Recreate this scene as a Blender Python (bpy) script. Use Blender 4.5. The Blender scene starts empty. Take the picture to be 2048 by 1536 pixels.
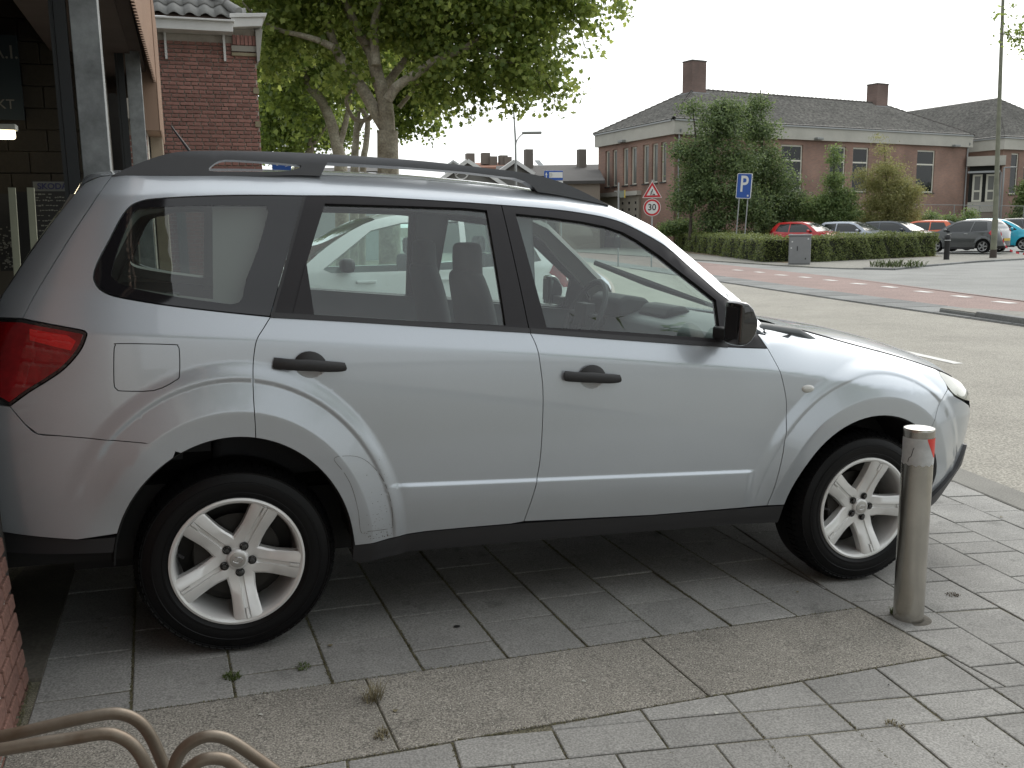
import bpy, bmesh, math, random
import numpy as np
from mathutils import Vector, Matrix
from mathutils.geometry import delaunay_2d_cdt
random.seed(7); RNG = np.random.default_rng(11)
PI = math.pi
scene = bpy.context.scene
C = scene.collection

# ------------------------------------------------------------------ camera
# Two frames: the world (z = true up, road level at -0.2) and the sloping forecourt, which falls towards the road.
SLOPE = Matrix(((0.999156492, 0.000238171, 0.041063950, 0), (0, 0.999983180, -0.005799905, 0),
                (-0.041064641, 0.005795010, 0.999139686, 0), (0, 0, 0, 1)))
cam = bpy.data.objects.new('camera', bpy.data.cameras.new('camera')); C.objects.link(cam)
_yaw, _pitch, _roll = -0.3368, 0.1594, 0.0271
_f = Vector((-math.sin(_yaw)*math.cos(_pitch), math.cos(_yaw)*math.cos(_pitch), -math.sin(_pitch)))
_r = Vector((math.cos(_yaw), math.sin(_yaw), 0)); _u = _r.cross(_f)
_r2 = math.cos(_roll)*_r+math.sin(_roll)*_u; _u2 = -math.sin(_roll)*_r+math.cos(_roll)*_u
_m = Matrix((( _r2.x, _u2.x, -_f.x, -0.1487), (_r2.y, _u2.y, -_f.y, -4.0888), (_r2.z, _u2.z, -_f.z, 1.4716), (0, 0, 0, 1)))
cam.matrix_world = SLOPE @ _m
cam.data.sensor_width = 36; cam.data.lens = 1881.4/2048*36
cam.data.clip_start = .05; cam.data.clip_end = 3000
scene.camera = cam

# ------------------------------------------------------------------ light: thin high overcast, brighter towards the hidden sun
SUN_EL, SUN_AZ = math.radians(38), math.radians(38)      # azimuth measured from +x towards +y
world = bpy.data.worlds.new('World'); scene.world = world; world.use_nodes = True
nt = world.node_tree; nt.nodes.clear()
def wn(t, **k):
    n = nt.nodes.new(t)
    for a, b in k.items(): setattr(n, a, b)
    return n
out = wn('ShaderNodeOutputWorld'); bg = wn('ShaderNodeBackground'); sky = wn('ShaderNodeTexSky')
sky.sky_type = 'NISHITA'; sky.sun_disc = False; sky.sun_elevation = SUN_EL; sky.sun_rotation = PI/2-SUN_AZ
sky.dust_density = 4.0
tc = wn('ShaderNodeTexCoord'); vm = wn('ShaderNodeVectorMath', operation='DOT_PRODUCT')
vm.inputs[1].default_value = (math.cos(SUN_EL)*math.cos(SUN_AZ), math.cos(SUN_EL)*math.sin(SUN_AZ), math.sin(SUN_EL))
nt.links.new(tc.outputs['Generated'], vm.inputs[0])
glow = wn('ShaderNodeMapRange', interpolation_type='SMOOTHSTEP'); glow.inputs[1].default_value = .1; glow.inputs[2].default_value = 1.0
glow.inputs[3].default_value = 0; glow.inputs[4].default_value = 1
nt.links.new(vm.outputs['Value'], glow.inputs[0])
noi = wn('ShaderNodeTexNoise'); noi.inputs['Scale'].default_value = 2.2; noi.inputs['Detail'].default_value = 5
nt.links.new(tc.outputs['Generated'], noi.inputs['Vector'])
cl = wn('ShaderNodeMapRange'); cl.inputs[1].default_value = .3; cl.inputs[2].default_value = .7; cl.inputs[3].default_value = 4.9; cl.inputs[4].default_value = 6.6
nt.links.new(noi.outputs[0], cl.inputs[0])
ma = wn('ShaderNodeMath', operation='MULTIPLY_ADD'); ma.inputs[1].default_value = 5.0
nt.links.new(glow.outputs[0], ma.inputs[0]); nt.links.new(cl.outputs[0], ma.inputs[2])
cc = wn('ShaderNodeCombineColor')
for i, k in enumerate((.955, .99, 1.0)):
    mm = wn('ShaderNodeMath', operation='MULTIPLY'); mm.inputs[1].default_value = k
    nt.links.new(ma.outputs[0], mm.inputs[0]); nt.links.new(mm.outputs[0], cc.inputs[i])
mix = wn('ShaderNodeMix', data_type='RGBA'); mix.inputs['Factor'].default_value = .86     # cloud deck over the blue sky
nt.links.new(sky.outputs[0], mix.inputs['A']); nt.links.new(cc.outputs[0], mix.inputs['B'])
nt.links.new(mix.outputs['Result'], bg.inputs[0]); bg.inputs[1].default_value = .12
nt.links.new(bg.outputs[0], out.inputs[0])
sun = bpy.data.objects.new('sun', bpy.data.lights.new('sun', 'SUN')); C.objects.link(sun)
sun.data.energy = 1.0; sun.data.angle = math.radians(50); sun.data.color = (1, .96, .9)
sun.rotation_euler = (PI/2-SUN_EL, 0, SUN_AZ+PI/2)
vs = scene.view_settings; vs.view_transform = 'Standard'; vs.look = 'None'; vs.exposure = .60; vs.gamma = 1; vs.use_curve_mapping = False
scene.cycles.max_bounces = 8; scene.cycles.transparent_max_bounces = 24; scene.cycles.diffuse_bounces = 3
scene.cycles.glossy_bounces = 4; scene.cycles.caustics_reflective = False; scene.cycles.caustics_refractive = False
scene.cycles.sample_clamp_indirect = 6

# ------------------------------------------------------------------ materials
def srgb(r, g=None, b=None):
    if g is None: g = b = r
    return tuple((c/12.92 if c <= .04045 else ((c+.055)/1.055)**2.4) for c in (r/255, g/255, b/255))
MATS = {}
def mat(name, col=(.5,.5,.5), rough=.5, metal=0, coat=0, spec=.5, var=0, vscale=4, bump=0, bscale=60, speck=0, sscale=300,
        col2=None, emit=0, rand=0, dirt=0, coords='Object', trans=0, coat_rough=.03, bdist=.01, detail=6, stain=0, chips=0, cscale=140):
    if name in MATS: return MATS[name]
    m = bpy.data.materials.new(name); m.use_nodes = True; MATS[name] = m
    t = m.node_tree; N = t.nodes; L = t.links; b = N['Principled BSDF']
    b.inputs['Roughness'].default_value = rough; b.inputs['Metallic'].default_value = metal
    b.inputs['Coat Weight'].default_value = coat; b.inputs['Coat Roughness'].default_value = coat_rough
    b.inputs['Specular IOR Level'].default_value = spec
    if trans: b.inputs['Transmission Weight'].default_value = trans
    tc = N.new('ShaderNodeTexCoord'); src = None
    if coords == 'World':
        class _T: pass
        geo_ = N.new('ShaderNodeNewGeometry'); tc = _T(); tc.outputs = {'World': geo_.outputs['Position']}
    c4 = (*col, 1); b.inputs['Base Color'].default_value = c4
    def rgb(c): 
        n = N.new('ShaderNodeRGB'); n.outputs[0].default_value = (*c, 1); return n.outputs[0]
    cur = rgb(col)
    def mixc(fac, a, bb, mode='MIX', f=1.0):
        n = N.new('ShaderNodeMix'); n.data_type = 'RGBA'; n.blend_type = mode
        if hasattr(fac, 'links'): L.new(fac, n.inputs['Factor'])
        else: n.inputs['Factor'].default_value = fac
        L.new(a, n.inputs['A']); L.new(bb, n.inputs['B']); return n.outputs['Result']
    if var or col2:
        n = N.new('ShaderNodeTexNoise'); n.inputs['Scale'].default_value = vscale; n.inputs['Detail'].default_value = detail
        n.inputs['Roughness'].default_value = .65
        L.new(tc.outputs[coords], n.inputs['Vector'])
        mr = N.new('ShaderNodeMapRange'); mr.inputs[1].default_value = .3; mr.inputs[2].default_value = .7
        L.new(n.outputs[0], mr.inputs[0])
        other = col2 if col2 else tuple(max(0, c*(1-var)) for c in col)
        cur = mixc(mr.outputs[0], cur, rgb(other))
    if speck:
        n = N.new('ShaderNodeTexNoise'); n.inputs['Scale'].default_value = sscale; n.inputs['Detail'].default_value = 2
        L.new(tc.outputs[coords], n.inputs['Vector'])
        mr = N.new('ShaderNodeMapRange'); mr.inputs[1].default_value = .35; mr.inputs[2].default_value = .65
        mr.inputs[3].default_value = 1-speck; mr.inputs[4].default_value = 1+speck
        L.new(n.outputs[0], mr.inputs[0])
        vmx = N.new('ShaderNodeVectorMath'); vmx.operation = 'SCALE'; L.new(cur, vmx.inputs[0]); L.new(mr.outputs[0], vmx.inputs['Scale']); cur = vmx.outputs[0]
    if stain:      # larger worn and damp patches, independent of the single stones
        for sc_, lo, hi in ((.9, .45, .72), (5.5, .58, .70)):
            n = N.new('ShaderNodeTexNoise'); n.inputs['Scale'].default_value = sc_; n.inputs['Detail'].default_value = 8; n.inputs['Roughness'].default_value = .7
            L.new(tc.outputs[coords], n.inputs['Vector'])
            mr = N.new('ShaderNodeMapRange'); mr.inputs[1].default_value = lo; mr.inputs[2].default_value = hi; mr.inputs[3].default_value = 1; mr.inputs[4].default_value = 1-stain*(.8 if sc_ > 2 else .55)
            L.new(n.outputs[0], mr.inputs[0])
            vmx = N.new('ShaderNodeVectorMath'); vmx.operation = 'SCALE'; L.new(cur, vmx.inputs[0]); L.new(mr.outputs[0], vmx.inputs['Scale']); cur = vmx.outputs[0]
    if chips:
        n = N.new('ShaderNodeTexVoronoi'); n.inputs['Scale'].default_value = cscale; n.inputs['Randomness'].default_value = 1
        L.new(tc.outputs[coords], n.inputs['Vector'])
        mr = N.new('ShaderNodeMapRange'); mr.inputs[1].default_value = chips; mr.inputs[2].default_value = chips*.5; L.new(n.outputs['Distance'], mr.inputs[0])
        n2 = N.new('ShaderNodeTexNoise'); n2.inputs['Scale'].default_value = cscale*.45; L.new(tc.outputs[coords], n2.inputs['Vector'])
        m2 = N.new('ShaderNodeMapRange'); m2.inputs[1].default_value = .52; m2.inputs[2].default_value = .60; L.new(n2.outputs[0], m2.inputs[0])
        mu = N.new('ShaderNodeMath'); mu.operation = 'MULTIPLY'; L.new(mr.outputs[0], mu.inputs[0]); L.new(m2.outputs[0], mu.inputs[1])
        cur = mixc(mu.outputs[0], cur, rgb((.55, .53, .47)))
    if rand:
        oi = N.new('ShaderNodeObjectInfo'); mr = N.new('ShaderNodeMapRange'); mr.inputs[3].default_value = 1-rand; mr.inputs[4].default_value = 1+rand
        L.new(oi.outputs['Random'], mr.inputs[0])
        vmx = N.new('ShaderNodeVectorMath'); vmx.operation = 'SCALE'; L.new(cur, vmx.inputs[0]); L.new(mr.outputs[0], vmx.inputs['Scale']); cur = vmx.outputs[0]
    L.new(cur, b.inputs['Base Color'])
    if bump:
        n = N.new('ShaderNodeTexNoise'); n.inputs['Scale'].default_value = bscale; n.inputs['Detail'].default_value = 4
        L.new(tc.outputs[coords], n.inputs['Vector'])
        bp = N.new('ShaderNodeBump'); bp.inputs['Strength'].default_value = bump; bp.inputs['Distance'].default_value = bdist
        L.new(n.outputs[0], bp.inputs['Height']); L.new(bp.outputs[0], b.inputs['Normal'])
    if emit:
        b.inputs['Emission Color'].default_value = c4; b.inputs['Emission Strength'].default_value = emit
    return m
def glass(name, tint=(.78,.84,.82), base=.06, rough=.0):
    if name in MATS: return MATS[name]
    m = bpy.data.materials.new(name); m.use_nodes = True; MATS[name] = m
    N = m.node_tree.nodes; L = m.node_tree.links; N.clear()
    o = N.new('ShaderNodeOutputMaterial'); mx = N.new('ShaderNodeMixShader'); tr = N.new('ShaderNodeBsdfTransparent'); gl = N.new('ShaderNodeBsdfGlossy')
    tr.inputs[0].default_value = (*tint, 1); gl.inputs['Roughness'].default_value = rough; gl.inputs[0].default_value = (1, 1, 1, 1)
    lf = N.new('ShaderNodeLayerWeight'); lf.inputs[0].default_value = .5; lw = N.new('ShaderNodeMath'); lw.operation = 'POWER'; lw.inputs[1].default_value = 4.5
    L.new(lf.outputs['Facing'], lw.inputs[0])
    ad = N.new('ShaderNodeMath'); ad.operation = 'MULTIPLY_ADD'; ad.inputs[1].default_value = .95; ad.inputs[2].default_value = base
    ad.use_clamp = True
    L.new(lw.outputs[0], ad.inputs[0]); L.new(ad.outputs[0], mx.inputs[0]); L.new(tr.outputs[0], mx.inputs[1]); L.new(gl.outputs[0], mx.inputs[2])
    df = N.new('ShaderNodeBsdfDiffuse'); df.inputs[0].default_value = (.55, .56, .54, 1); m2 = N.new('ShaderNodeMixShader')     # film of dust
    tcx = N.new('ShaderNodeTexCoord'); nz = N.new('ShaderNodeTexNoise'); nz.inputs['Scale'].default_value = 5; nz.inputs['Detail'].default_value = 7; L.new(tcx.outputs['Object'], nz.inputs['Vector'])
    mr = N.new('ShaderNodeMapRange'); mr.inputs[1].default_value = .35; mr.inputs[2].default_value = .75; mr.inputs[3].default_value = .005; mr.inputs[4].default_value = .05; L.new(nz.outputs[0], mr.inputs[0]); L.new(mr.outputs[0], m2.inputs[0])
    L.new(mx.outputs[0], m2.inputs[1]); L.new(df.outputs[0], m2.inputs[2]); L.new(m2.outputs[0], o.inputs[0]); return m

# ------------------------------------------------------------------ objects
def link(name, data, parent=None, frame=None):
    o = bpy.data.objects.new(name, data); C.objects.link(o)
    if parent is not None: o.parent = parent
    elif frame is not None: o.matrix_world = frame
    return o
def tag(o, label=None, cat=None, group=None, kind=None):
    if label: o['label'] = label
    if cat: o['category'] = cat
    if group: o['group'] = group
    if kind: o['kind'] = kind
    return o
def empty(name, label=None, cat=None, loc=(0,0,0), rz=0, group=None, frame=None, kind=None):
    o = bpy.data.objects.new(name, None); C.objects.link(o); o.empty_display_size = .2
    m = Matrix.Translation(loc) @ Matrix.Rotation(rz, 4, 'Z')
    o.matrix_world = (frame @ m) if frame is not None else m
    return tag(o, label, cat, group, kind)
def mesh(name, V, F, material, parent=None, smooth=False, nrm=None, frame=None, mats=None, mi=None):
    me = bpy.data.meshes.new(name)
    me.from_pydata([tuple(map(float, v)) for v in V], [], [tuple(map(int, f)) for f in F])
    if material: me.materials.append(material)
    if mats:
        for x in mats: me.materials.append(x)
    if mi is not None: me.polygons.foreach_set('material_index', np.asarray(mi, dtype=np.int32))
    if smooth: me.polygons.foreach_set('use_smooth', np.ones(len(F), dtype=bool))
    me.update()
    if nrm is not None: me.normals_split_custom_set(nrm)
    return link(name, me, parent, frame)
def outward(me):
    bm = bmesh.new(); bm.from_mesh(me); bmesh.ops.recalc_face_normals(bm, faces=bm.faces[:]); bm.to_mesh(me); bm.free()
class MB:
    """collects simple solids into one mesh"""
    def __init__(s): s.V = []; s.F = []
    def add(s, V, F):
        n = len(s.V); s.V += [tuple(map(float, v)) for v in V]; s.F += [tuple(i+n for i in f) for f in F]; return s
    def box(s, c, d, rz=0, m=None):
        x, y, z = (k/2 for k in d); ca, sa = math.cos(rz), math.sin(rz); V = []
        for X, Y, Z in ((-x,-y,-z),(x,-y,-z),(x,y,-z),(-x,y,-z),(-x,-y,z),(x,-y,z),(x,y,z),(-x,y,z)):
            V.append((c[0]+X*ca-Y*sa, c[1]+X*sa+Y*ca, c[2]+Z))
        if m is not None: V = [tuple(m @ Vector(v)) for v in V]
        return s.add(V, [(0,3,2,1),(4,5,6,7),(0,1,5,4),(1,2,6,5),(2,3,7,6),(3,0,4,7)])
    def bar(s, a, b, r, r2=None, n=8, caps=True):
        return s.tube([a, b], [r, r if r2 is None else r2], n, caps)
    def tube(s, pts, rad, n=8, caps=True, closed=False):
        P = [Vector(p) for p in pts]; k = len(P)
        if not hasattr(rad, '__len__'): rad = [rad]*k
        V = []; ref = None
        for i in range(k):
            d = (P[(i+1) % k if closed else min(i+1, k-1)]-P[(i-1) % k if closed else max(i-1, 0)]).normalized()
            if ref is None:
                ref = d.orthogonal().normalized()
            ref = (ref-d*ref.dot(d)).normalized(); bi = d.cross(ref)
            for j in range(n):
                a = 2*PI*j/n; V.append(tuple(P[i]+(ref*math.cos(a)+bi*math.sin(a))*rad[i]))
        F = []
        for i in range(k if closed else k-1):
            for j in range(n):
                a = i*n+j; b = i*n+(j+1) % n; c = ((i+1) % k)*n+(j+1) % n; d = ((i+1) % k)*n+j; F.append((a, b, c, d))
        if caps and not closed: F.append(tuple(range(n-1, -1, -1))); F.append(tuple((k-1)*n+j for j in range(n)))
        return s.add(V, F)
    def prism(s, poly, z0, z1):
        n = len(poly)
        a = sum(poly[i][0]*poly[(i+1) % n][1]-poly[(i+1) % n][0]*poly[i][1] for i in range(n))
        if a < 0: poly = poly[::-1]
        V = [(x, y, z0) for x, y in poly]+[(x, y, z1) for x, y in poly]
        return s.add(V, [tuple(range(n-1, -1, -1)), tuple(range(n, 2*n))]+[(i, (i+1) % n, (i+1) % n+n, i+n) for i in range(n)])
    def lathe(s, prof, c=(0,0,0), axis='Z', n=32, a0=0):
        """prof: (radius, height) pairs"""
        V = []
        for r, h in prof:
            for j in range(n):
                a = a0+2*PI*j/n; p = (r*math.cos(a), r*math.sin(a), h)
                if axis == 'Y': p = (p[0], p[2], p[1])
                if axis == 'X': p = (p[2], p[0], p[1])
                V.append((p[0]+c[0], p[1]+c[1], p[2]+c[2]))
        F = []
        for i in range(len(prof)-1):
            for j in range(n):
                a = i*n+j; b = i*n+(j+1) % n; f = (a, b, b+n, a+n); F.append(f if axis != 'Y' else f[::-1])
        return s.add(V, F)
    def build(s, name, material, parent=None, smooth=False, bevel=0, frame=None, seg=2, auto=True):
        o = mesh(name, s.V, s.F, material, parent, smooth, frame=frame)
        if len(s.F) < 30000: outward(o.data)
        if bevel:
            b = o.modifiers.new('bevel', 'BEVEL'); b.width = bevel; b.segments = seg; b.limit_method = 'ANGLE'; b.angle_limit = math.radians(35)
            b.harden_normals = False
        if smooth and auto:
            o.data.polygons.foreach_set('use_smooth', np.ones(len(s.F), dtype=bool))
            sh = sharp_by_angle(o.data, 40)
        return o
def sharp_by_angle(me, deg):
    bm = bmesh.new(); bm.from_mesh(me); lim = math.radians(deg)
    for e in bm.edges:
        if len(e.link_faces) == 2:
            if e.calc_face_angle(0) > lim: e.smooth = False
        else: e.smooth = False
    bm.to_mesh(me); bm.free()
def spl(pts, n=6, closed=False):
    """Catmull-Rom through the points"""
    P = [np.array(p, float) for p in pts]; k = len(P); out = []
    for i in range(k if closed else k-1):
        p0 = P[(i-1) % k] if closed or i else 2*P[0]-P[1]; p1 = P[i]; p2 = P[(i+1) % k]
        p3 = P[(i+2) % k] if closed or i+2 < k else 2*P[-1]-P[-2]
        for j in range(n):
            t = j/n; out.append(tuple(.5*((2*p1)+(p2-p0)*t+(2*p0-5*p1+4*p2-p3)*t*t+(3*p1-p0-3*p2+p3)*t**3)))
    if not closed: out.append(tuple(P[-1]))
    return out
def inpoly(X, Z, poly):
    r = np.zeros(len(X), bool); n = len(poly)
    for i in range(n):
        x1, z1 = poly[i]; x2, z2 = poly[(i+1) % n]
        if z1 == z2: continue
        c = ((z1 > Z) != (z2 > Z)) & (X < (x2-x1)*(Z-z1)/(z2-z1)+x1); r ^= c
    return r
def densify(poly, h):
    o = []; n = len(poly)
    for i in range(n):
        a = np.array(poly[i][:2], float); b = np.array(poly[(i+1) % n][:2], float); L = np.linalg.norm(b-a)
        if L < 1e-5: continue
        k = max(1, int(round(L/h)))
        for j in range(k): o.append(tuple(a+(b-a)*j/k))
    return o
def area(p): return .5*sum(p[i][0]*p[(i+1) % len(p)][1]-p[(i+1) % len(p)][0]*p[i][1] for i in range(len(p)))
def inset(poly, d):
    if area(poly) < 0: poly = poly[::-1]
    n = len(poly); o = []
    for i in range(n):
        a = np.array(poly[i-1]); b = np.array(poly[i]); c = np.array(poly[(i+1) % n])
        e1 = (b-a)/(np.linalg.norm(b-a)+1e-9); e2 = (c-b)/(np.linalg.norm(c-b)+1e-9)
        n1 = np.array((-e1[1], e1[0])); n2 = np.array((-e2[1], e2[0])); m = n1+n2; q = m@m
        m = m/np.sqrt(q+1e-9)/max(.5, np.sqrt(q)/2)
        o.append(tuple(b+m*d))
    return o
def flat_mesh2d(poly, holes, h, extra=None):
    """constrained triangulation of a polygon with holes and an inner grid"""
    loops = [densify(poly, h)]+[densify(q, h) for q in holes]
    pts = []; edges = []
    for l in loops:
        s = len(pts); pts += l; edges += [(s+i, s+(i+1) % len(l)) for i in range(len(l))]
    bp = np.array(pts)
    x0, z0 = bp.min(0); x1, z1 = bp.max(0)
    gx, gz = np.meshgrid(np.arange(x0, x1, h), np.arange(z0, z1, h*.8660)); gx = gx+(np.arange(gx.shape[0])[:, None] % 2)*h/2
    g = np.stack([gx.ravel(), gz.ravel()], 1)
    k = inpoly(g[:, 0], g[:, 1], loops[0])
    for l in loops[1:]: k &= ~inpoly(g[:, 0], g[:, 1], l)
    g = g[k]
    if len(g):
        keep = np.ones(len(g), bool)
        for i in range(0, len(bp), 400):
            keep &= (((g[:, None, :]-bp[None, i:i+400])**2).sum(-1).min(1) > (h*.55)**2)
        g = g[keep]
    if extra is not None and len(extra):
        q = extra[inpoly(extra[:, 0], extra[:, 1], loops[0])]
        for l in loops[1:]: q = q[~inpoly(q[:, 0], q[:, 1], l)]
        if len(q):
            def far(A, B, d):
                kk = np.ones(len(A), bool)
                for i in range(0, len(B), 300): kk &= (((A[:, None, :]-B[None, i:i+300])**2).sum(-1).min(1) > d*d)
                return kk
            q = q[far(q, bp, .003)]
            if len(q) and len(g): g = g[far(g, q, .008)]
            g = np.concatenate([g, q]) if len(g) else q
    allp = [Vector(p) for p in pts]+[Vector(p) for p in g]
    v, e, f, ov, oe, of = delaunay_2d_cdt(allp, edges, [], 0, 1e-6)
    v = np.array([tuple(p) for p in v]); f = np.array([t for t in f if len(t) == 3])
    c = v[f].mean(1); k = inpoly(c[:, 0], c[:, 1], loops[0])
    for l in loops[1:]: k &= ~inpoly(c[:, 0], c[:, 1], l)
    f = f[k]
    # orientation
    a = v[f]; ar = (a[:, 1, 0]-a[:, 0, 0])*(a[:, 2, 1]-a[:, 0, 1])-(a[:, 2, 0]-a[:, 0, 0])*(a[:, 1, 1]-a[:, 0, 1])
    f[ar < 0] = f[ar < 0][:, ::-1]
    # boundary edges
    cnt = {}
    for t in f:
        for i in range(3):
            ed = (t[i], t[(i+1) % 3]); cnt[ed] = 1
    bd = [e for e in cnt if (e[1], e[0]) not in cnt]
    return v, f, bd
FEATS = None
def side_panel(name, poly, material, parent, fn, side=-1, h=.03, depth=.014, gap=.002, holes=(), off=0.0, holegap=None):
    """a body panel lying on the side surface y = side*fn(x, z), with its edges folded in"""
    if gap: poly = inset(poly, gap)
    v, f, bd = flat_mesh2d(poly, [list(q) for q in holes], h, FEATS if (h < .02 and fn is wbody) else None)
    x, z = v[:, 0], v[:, 1]; y = fn(x, z)+off; e = 1e-3
    nx = -(fn(x+e, z)-fn(x-e, z))/(2*e); nz = -(fn(x, z+e)-fn(x, z-e))/(2*e)
    nn = np.stack([nx, np.ones_like(nx), nz], 1); nn /= np.linalg.norm(nn, axis=1)[:, None]
    # long slender triangles at strongly curved edges: keep the normal finite
    N = nn*np.array([1, side, 1]); P = np.stack([x, side*y, z], 1)
    F = [tuple(t) if side < 0 else tuple(t[::-1]) for t in f]
    V = [tuple(p) for p in P]; loopn = []
    for t in F:
        for i in t: loopn.append(tuple(N[i]))
    n0 = len(V)
    if depth:
        idx = {}
        for a, b in bd:
            for q in (a, b):
                if q not in idx:
                    idx[q] = len(V); p = P[q]-N[q]*depth; V.append(tuple(p))
        for a, b in bd:
            q = (b, a, idx[a], idx[b]) if side < 0 else (a, b, idx[b], idx[a])
            F.append(q); p0, p1, p2 = (np.array(V[q[i]]) for i in range(3)); m = np.cross(p1-p0, p2-p0); L = np.linalg.norm(m)
            m = m/L if L > 0 else N[a]
            loopn += [tuple(m)]*4
    return mesh(name, V, F, material, parent, True, nrm=loopn)
def lid(name, rows, material, parent, fn, n=2.4, nv=24, depth=0, vmax=1.0, off=0.0):
    """a surface spanning the car from side outline (xe, ze) to side outline through the centre line point (xc, zc)"""
    V = []; vv = np.linspace(-vmax, vmax, 2*nv+1); vv = np.sign(vv)*(1-(1-np.abs(vv)/1)**1.25) if vmax == 1 else vv
    for xe, ze, xc, zc in rows:
        w = float(fn(xe, ze))
        for q in vv:
            k = abs(q)**n; V.append((xc+(xe-xc)*k, q*w, zc+(ze-zc)*k+off))
    m = len(vv); F = [(i*m+j, i*m+j+1, (i+1)*m+j+1, (i+1)*m+j) for i in range(len(rows)-1) for j in range(m-1)]
    P = np.array([V[f[0]] for f in F]); A = np.array([V[f[1]] for f in F])-P; B = np.array([V[f[2]] for f in F])-P; nn = np.cross(A, B)
    if ((P-np.array((1.5, 0, .55)))*nn).sum() < 0: F = [f[::-1] for f in F]
    o = mesh(name, V, F, material, parent, True)
    if depth:
        s = o.modifiers.new('shell', 'SOLIDIFY'); s.thickness = depth; s.offset = -1
    return o
def rows_spl(rows, n=5): return spl(rows, n)
def text(name, s, size, m, parent, loc=(0,0,0), rot=(PI/2,0,0), depth=.002, align='CENTER', bold=0, sx=1.0):
    cu = bpy.data.curves.new(name, 'FONT'); cu.body = s; cu.size = size; cu.extrude = depth; cu.align_x = align; cu.align_y = 'CENTER'
    cu.offset = bold; cu.resolution_u = 4
    t = bpy.data.objects.new('tmp', cu); C.objects.link(t)
    me = bpy.data.meshes.new_from_object(t.evaluated_get(bpy.context.evaluated_depsgraph_get())); bpy.data.objects.remove(t); me.name = name
    me.materials.clear(); me.materials.append(m)
    if sx != 1: me.transform(Matrix.Diagonal((sx, 1, 1, 1)))
    o = link(name, me, parent); o.location = loc; o.rotation_euler = rot
    return o
def copy_tree(o, parent=None):
    c = o.copy(); C.objects.link(c)
    if parent is not None: c.parent = parent
    for ch in [k for k in bpy.data.objects if k.parent == o]: copy_tree(ch, c)
    return c

# ---- side surface of the estate car: half width at (x along the car, z height), car frame, metres ----
def tab(x, t):
    return np.interp(x, [p[0] for p in t], [p[1] for p in t])
CREASE = [(-1.1,1.165),(-.447,1.124),(.068,1.098),(1.081,1.034),(2.077,.952),(2.32,.918),(2.7,.86),(3.5,.76)]
BELT = [(-1.1,1.30),(-.43,1.243),(-.194,1.204),(.119,1.175),(.561,1.146),(1.046,1.112),(1.896,1.054),(2.071,1.037),(2.6,1.0)]
WTOP = [(-1.1,1.50),(-.3,1.554),(-.09,1.57),(.26,1.583),(.6,1.585),(.98,1.577),(1.27,1.566),(1.442,1.54),(1.528,1.513),(1.668,1.443),(1.77,1.345),(1.884,1.25),(1.93,1.215),(2.01,1.11),(2.1,1.04)]
REAR_X = [(.3,-.99),(.8,-1.02),(.9,-1.0),(1.0,-.92),(1.224,-.82),(1.339,-.75),(1.47,-.66),(1.606,-.53),(1.7,-.45)]
FRONT_X = [(.25,3.36),(.45,3.50),(.7,3.53),(.8,3.50),(.9,3.42),(1.0,3.3),(1.2,3.2)]
def sst(a, b, x):
    t = np.clip((x-a)/(b-a), 0, 1); return t*t*(3-2*t)
def soft(x, r):   # smooth max(x,0)
    return .5*(x+np.sqrt(x*x+r*r))
def wbody(x, z):
    x = np.asarray(x, float); z = np.asarray(z, float)
    zc = tab(x, CREASE)
    y = .893-.013*(np.clip(z-.72, 0, .6)/.32)**2-.030*(np.clip(.72-z, 0, .6)/.34)**2
    y = y-np.where(z > .72, 0, 0)
    d = z-zc
    up = soft(d, .006)-soft(-np.ones_like(d)*0, .006)
    yc = .893-.013*(np.clip(zc-.72, 0, .6)/.32)**2
    green = np.clip(x, -9, 9)
    k_f = sst(2.0, 2.35, x)
    slope = .50
    # above the crease: shoulder, then the glasshouse
    yy = np.where(d > 0, yc, y)-slope*up-k_f*2.6*np.clip(d, 0, .3)**2
    zb = tab(x, BELT); e = np.clip(z-zb-.01, 0, 1)
    yy = yy+(1-k_f)*(slope-.36)*soft(z-zb-.012, .01)-(1-k_f)*.14*e*e
    zt = tab(x, WTOP); f = z-zt-.008
    yy = yy-(1-k_f)*(.75*soft(f, .012)+2.6*np.clip(f, 0, .065)**2)
    # wheel arch flares
    for cx, rx, rz, gx, gz_, a0, a1, amp in ((0, .395, .445, .545, .635, -.15, 2.9, .036), (2.615, .413, .416, .565, .592, .35, 3.25, .034)):
        dx = x-cx; dz = z-.335
        th = np.arctan2(dz, dx)
        ri = 1/np.sqrt((np.cos(th)/rx)**2+(np.sin(th)/rz)**2)
        ro = 1/np.sqrt((np.cos(th)/gx)**2+(np.sin(th)/gz_)**2)
        r = np.hypot(dx, dz)
        t = (ro-r)/(ro-ri)           # 0 at the ridge, 1 at the lip
        th2 = np.where(th < -1.6, th+2*np.pi, th)
        fade = sst(a0-.45, a0+.15, th2)*(1-sst(a1-.75, a1-.1, th2))
        prof = .42*sst(-.34, .0, t)-.12*sst(-.03, .06, t)+.60*np.clip((t-.04)/.5, 0, 1)-.34*soft(t-.60, .03)
        yy = yy+amp*fade*prof
    # rubbing crease low on the doors
    zr = .574-.0235*(x-.52)
    q = z-zr
    fr = sst(.50, .60, x)*(1-sst(1.99, 2.045, x))
    yy = yy+.011*fr*(sst(.010, -.008, q)*0+(1-sst(-.008, .008, q)))*(1-sst(.0, .22, -q-.02))
    # plan shape towards the two ends
    s = np.clip((x-2.3)/(tab(z, FRONT_X)-2.3), 0, .9999)
    yy = yy*(1-s**3.5)**(1/3.)
    s = np.clip((-.25-x)/(-.25-tab(z, REAR_X)), 0, .9999)
    yy = yy*(1-s**3.5)**(1/3.)
    # bumpers tuck in below
    return yy

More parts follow.
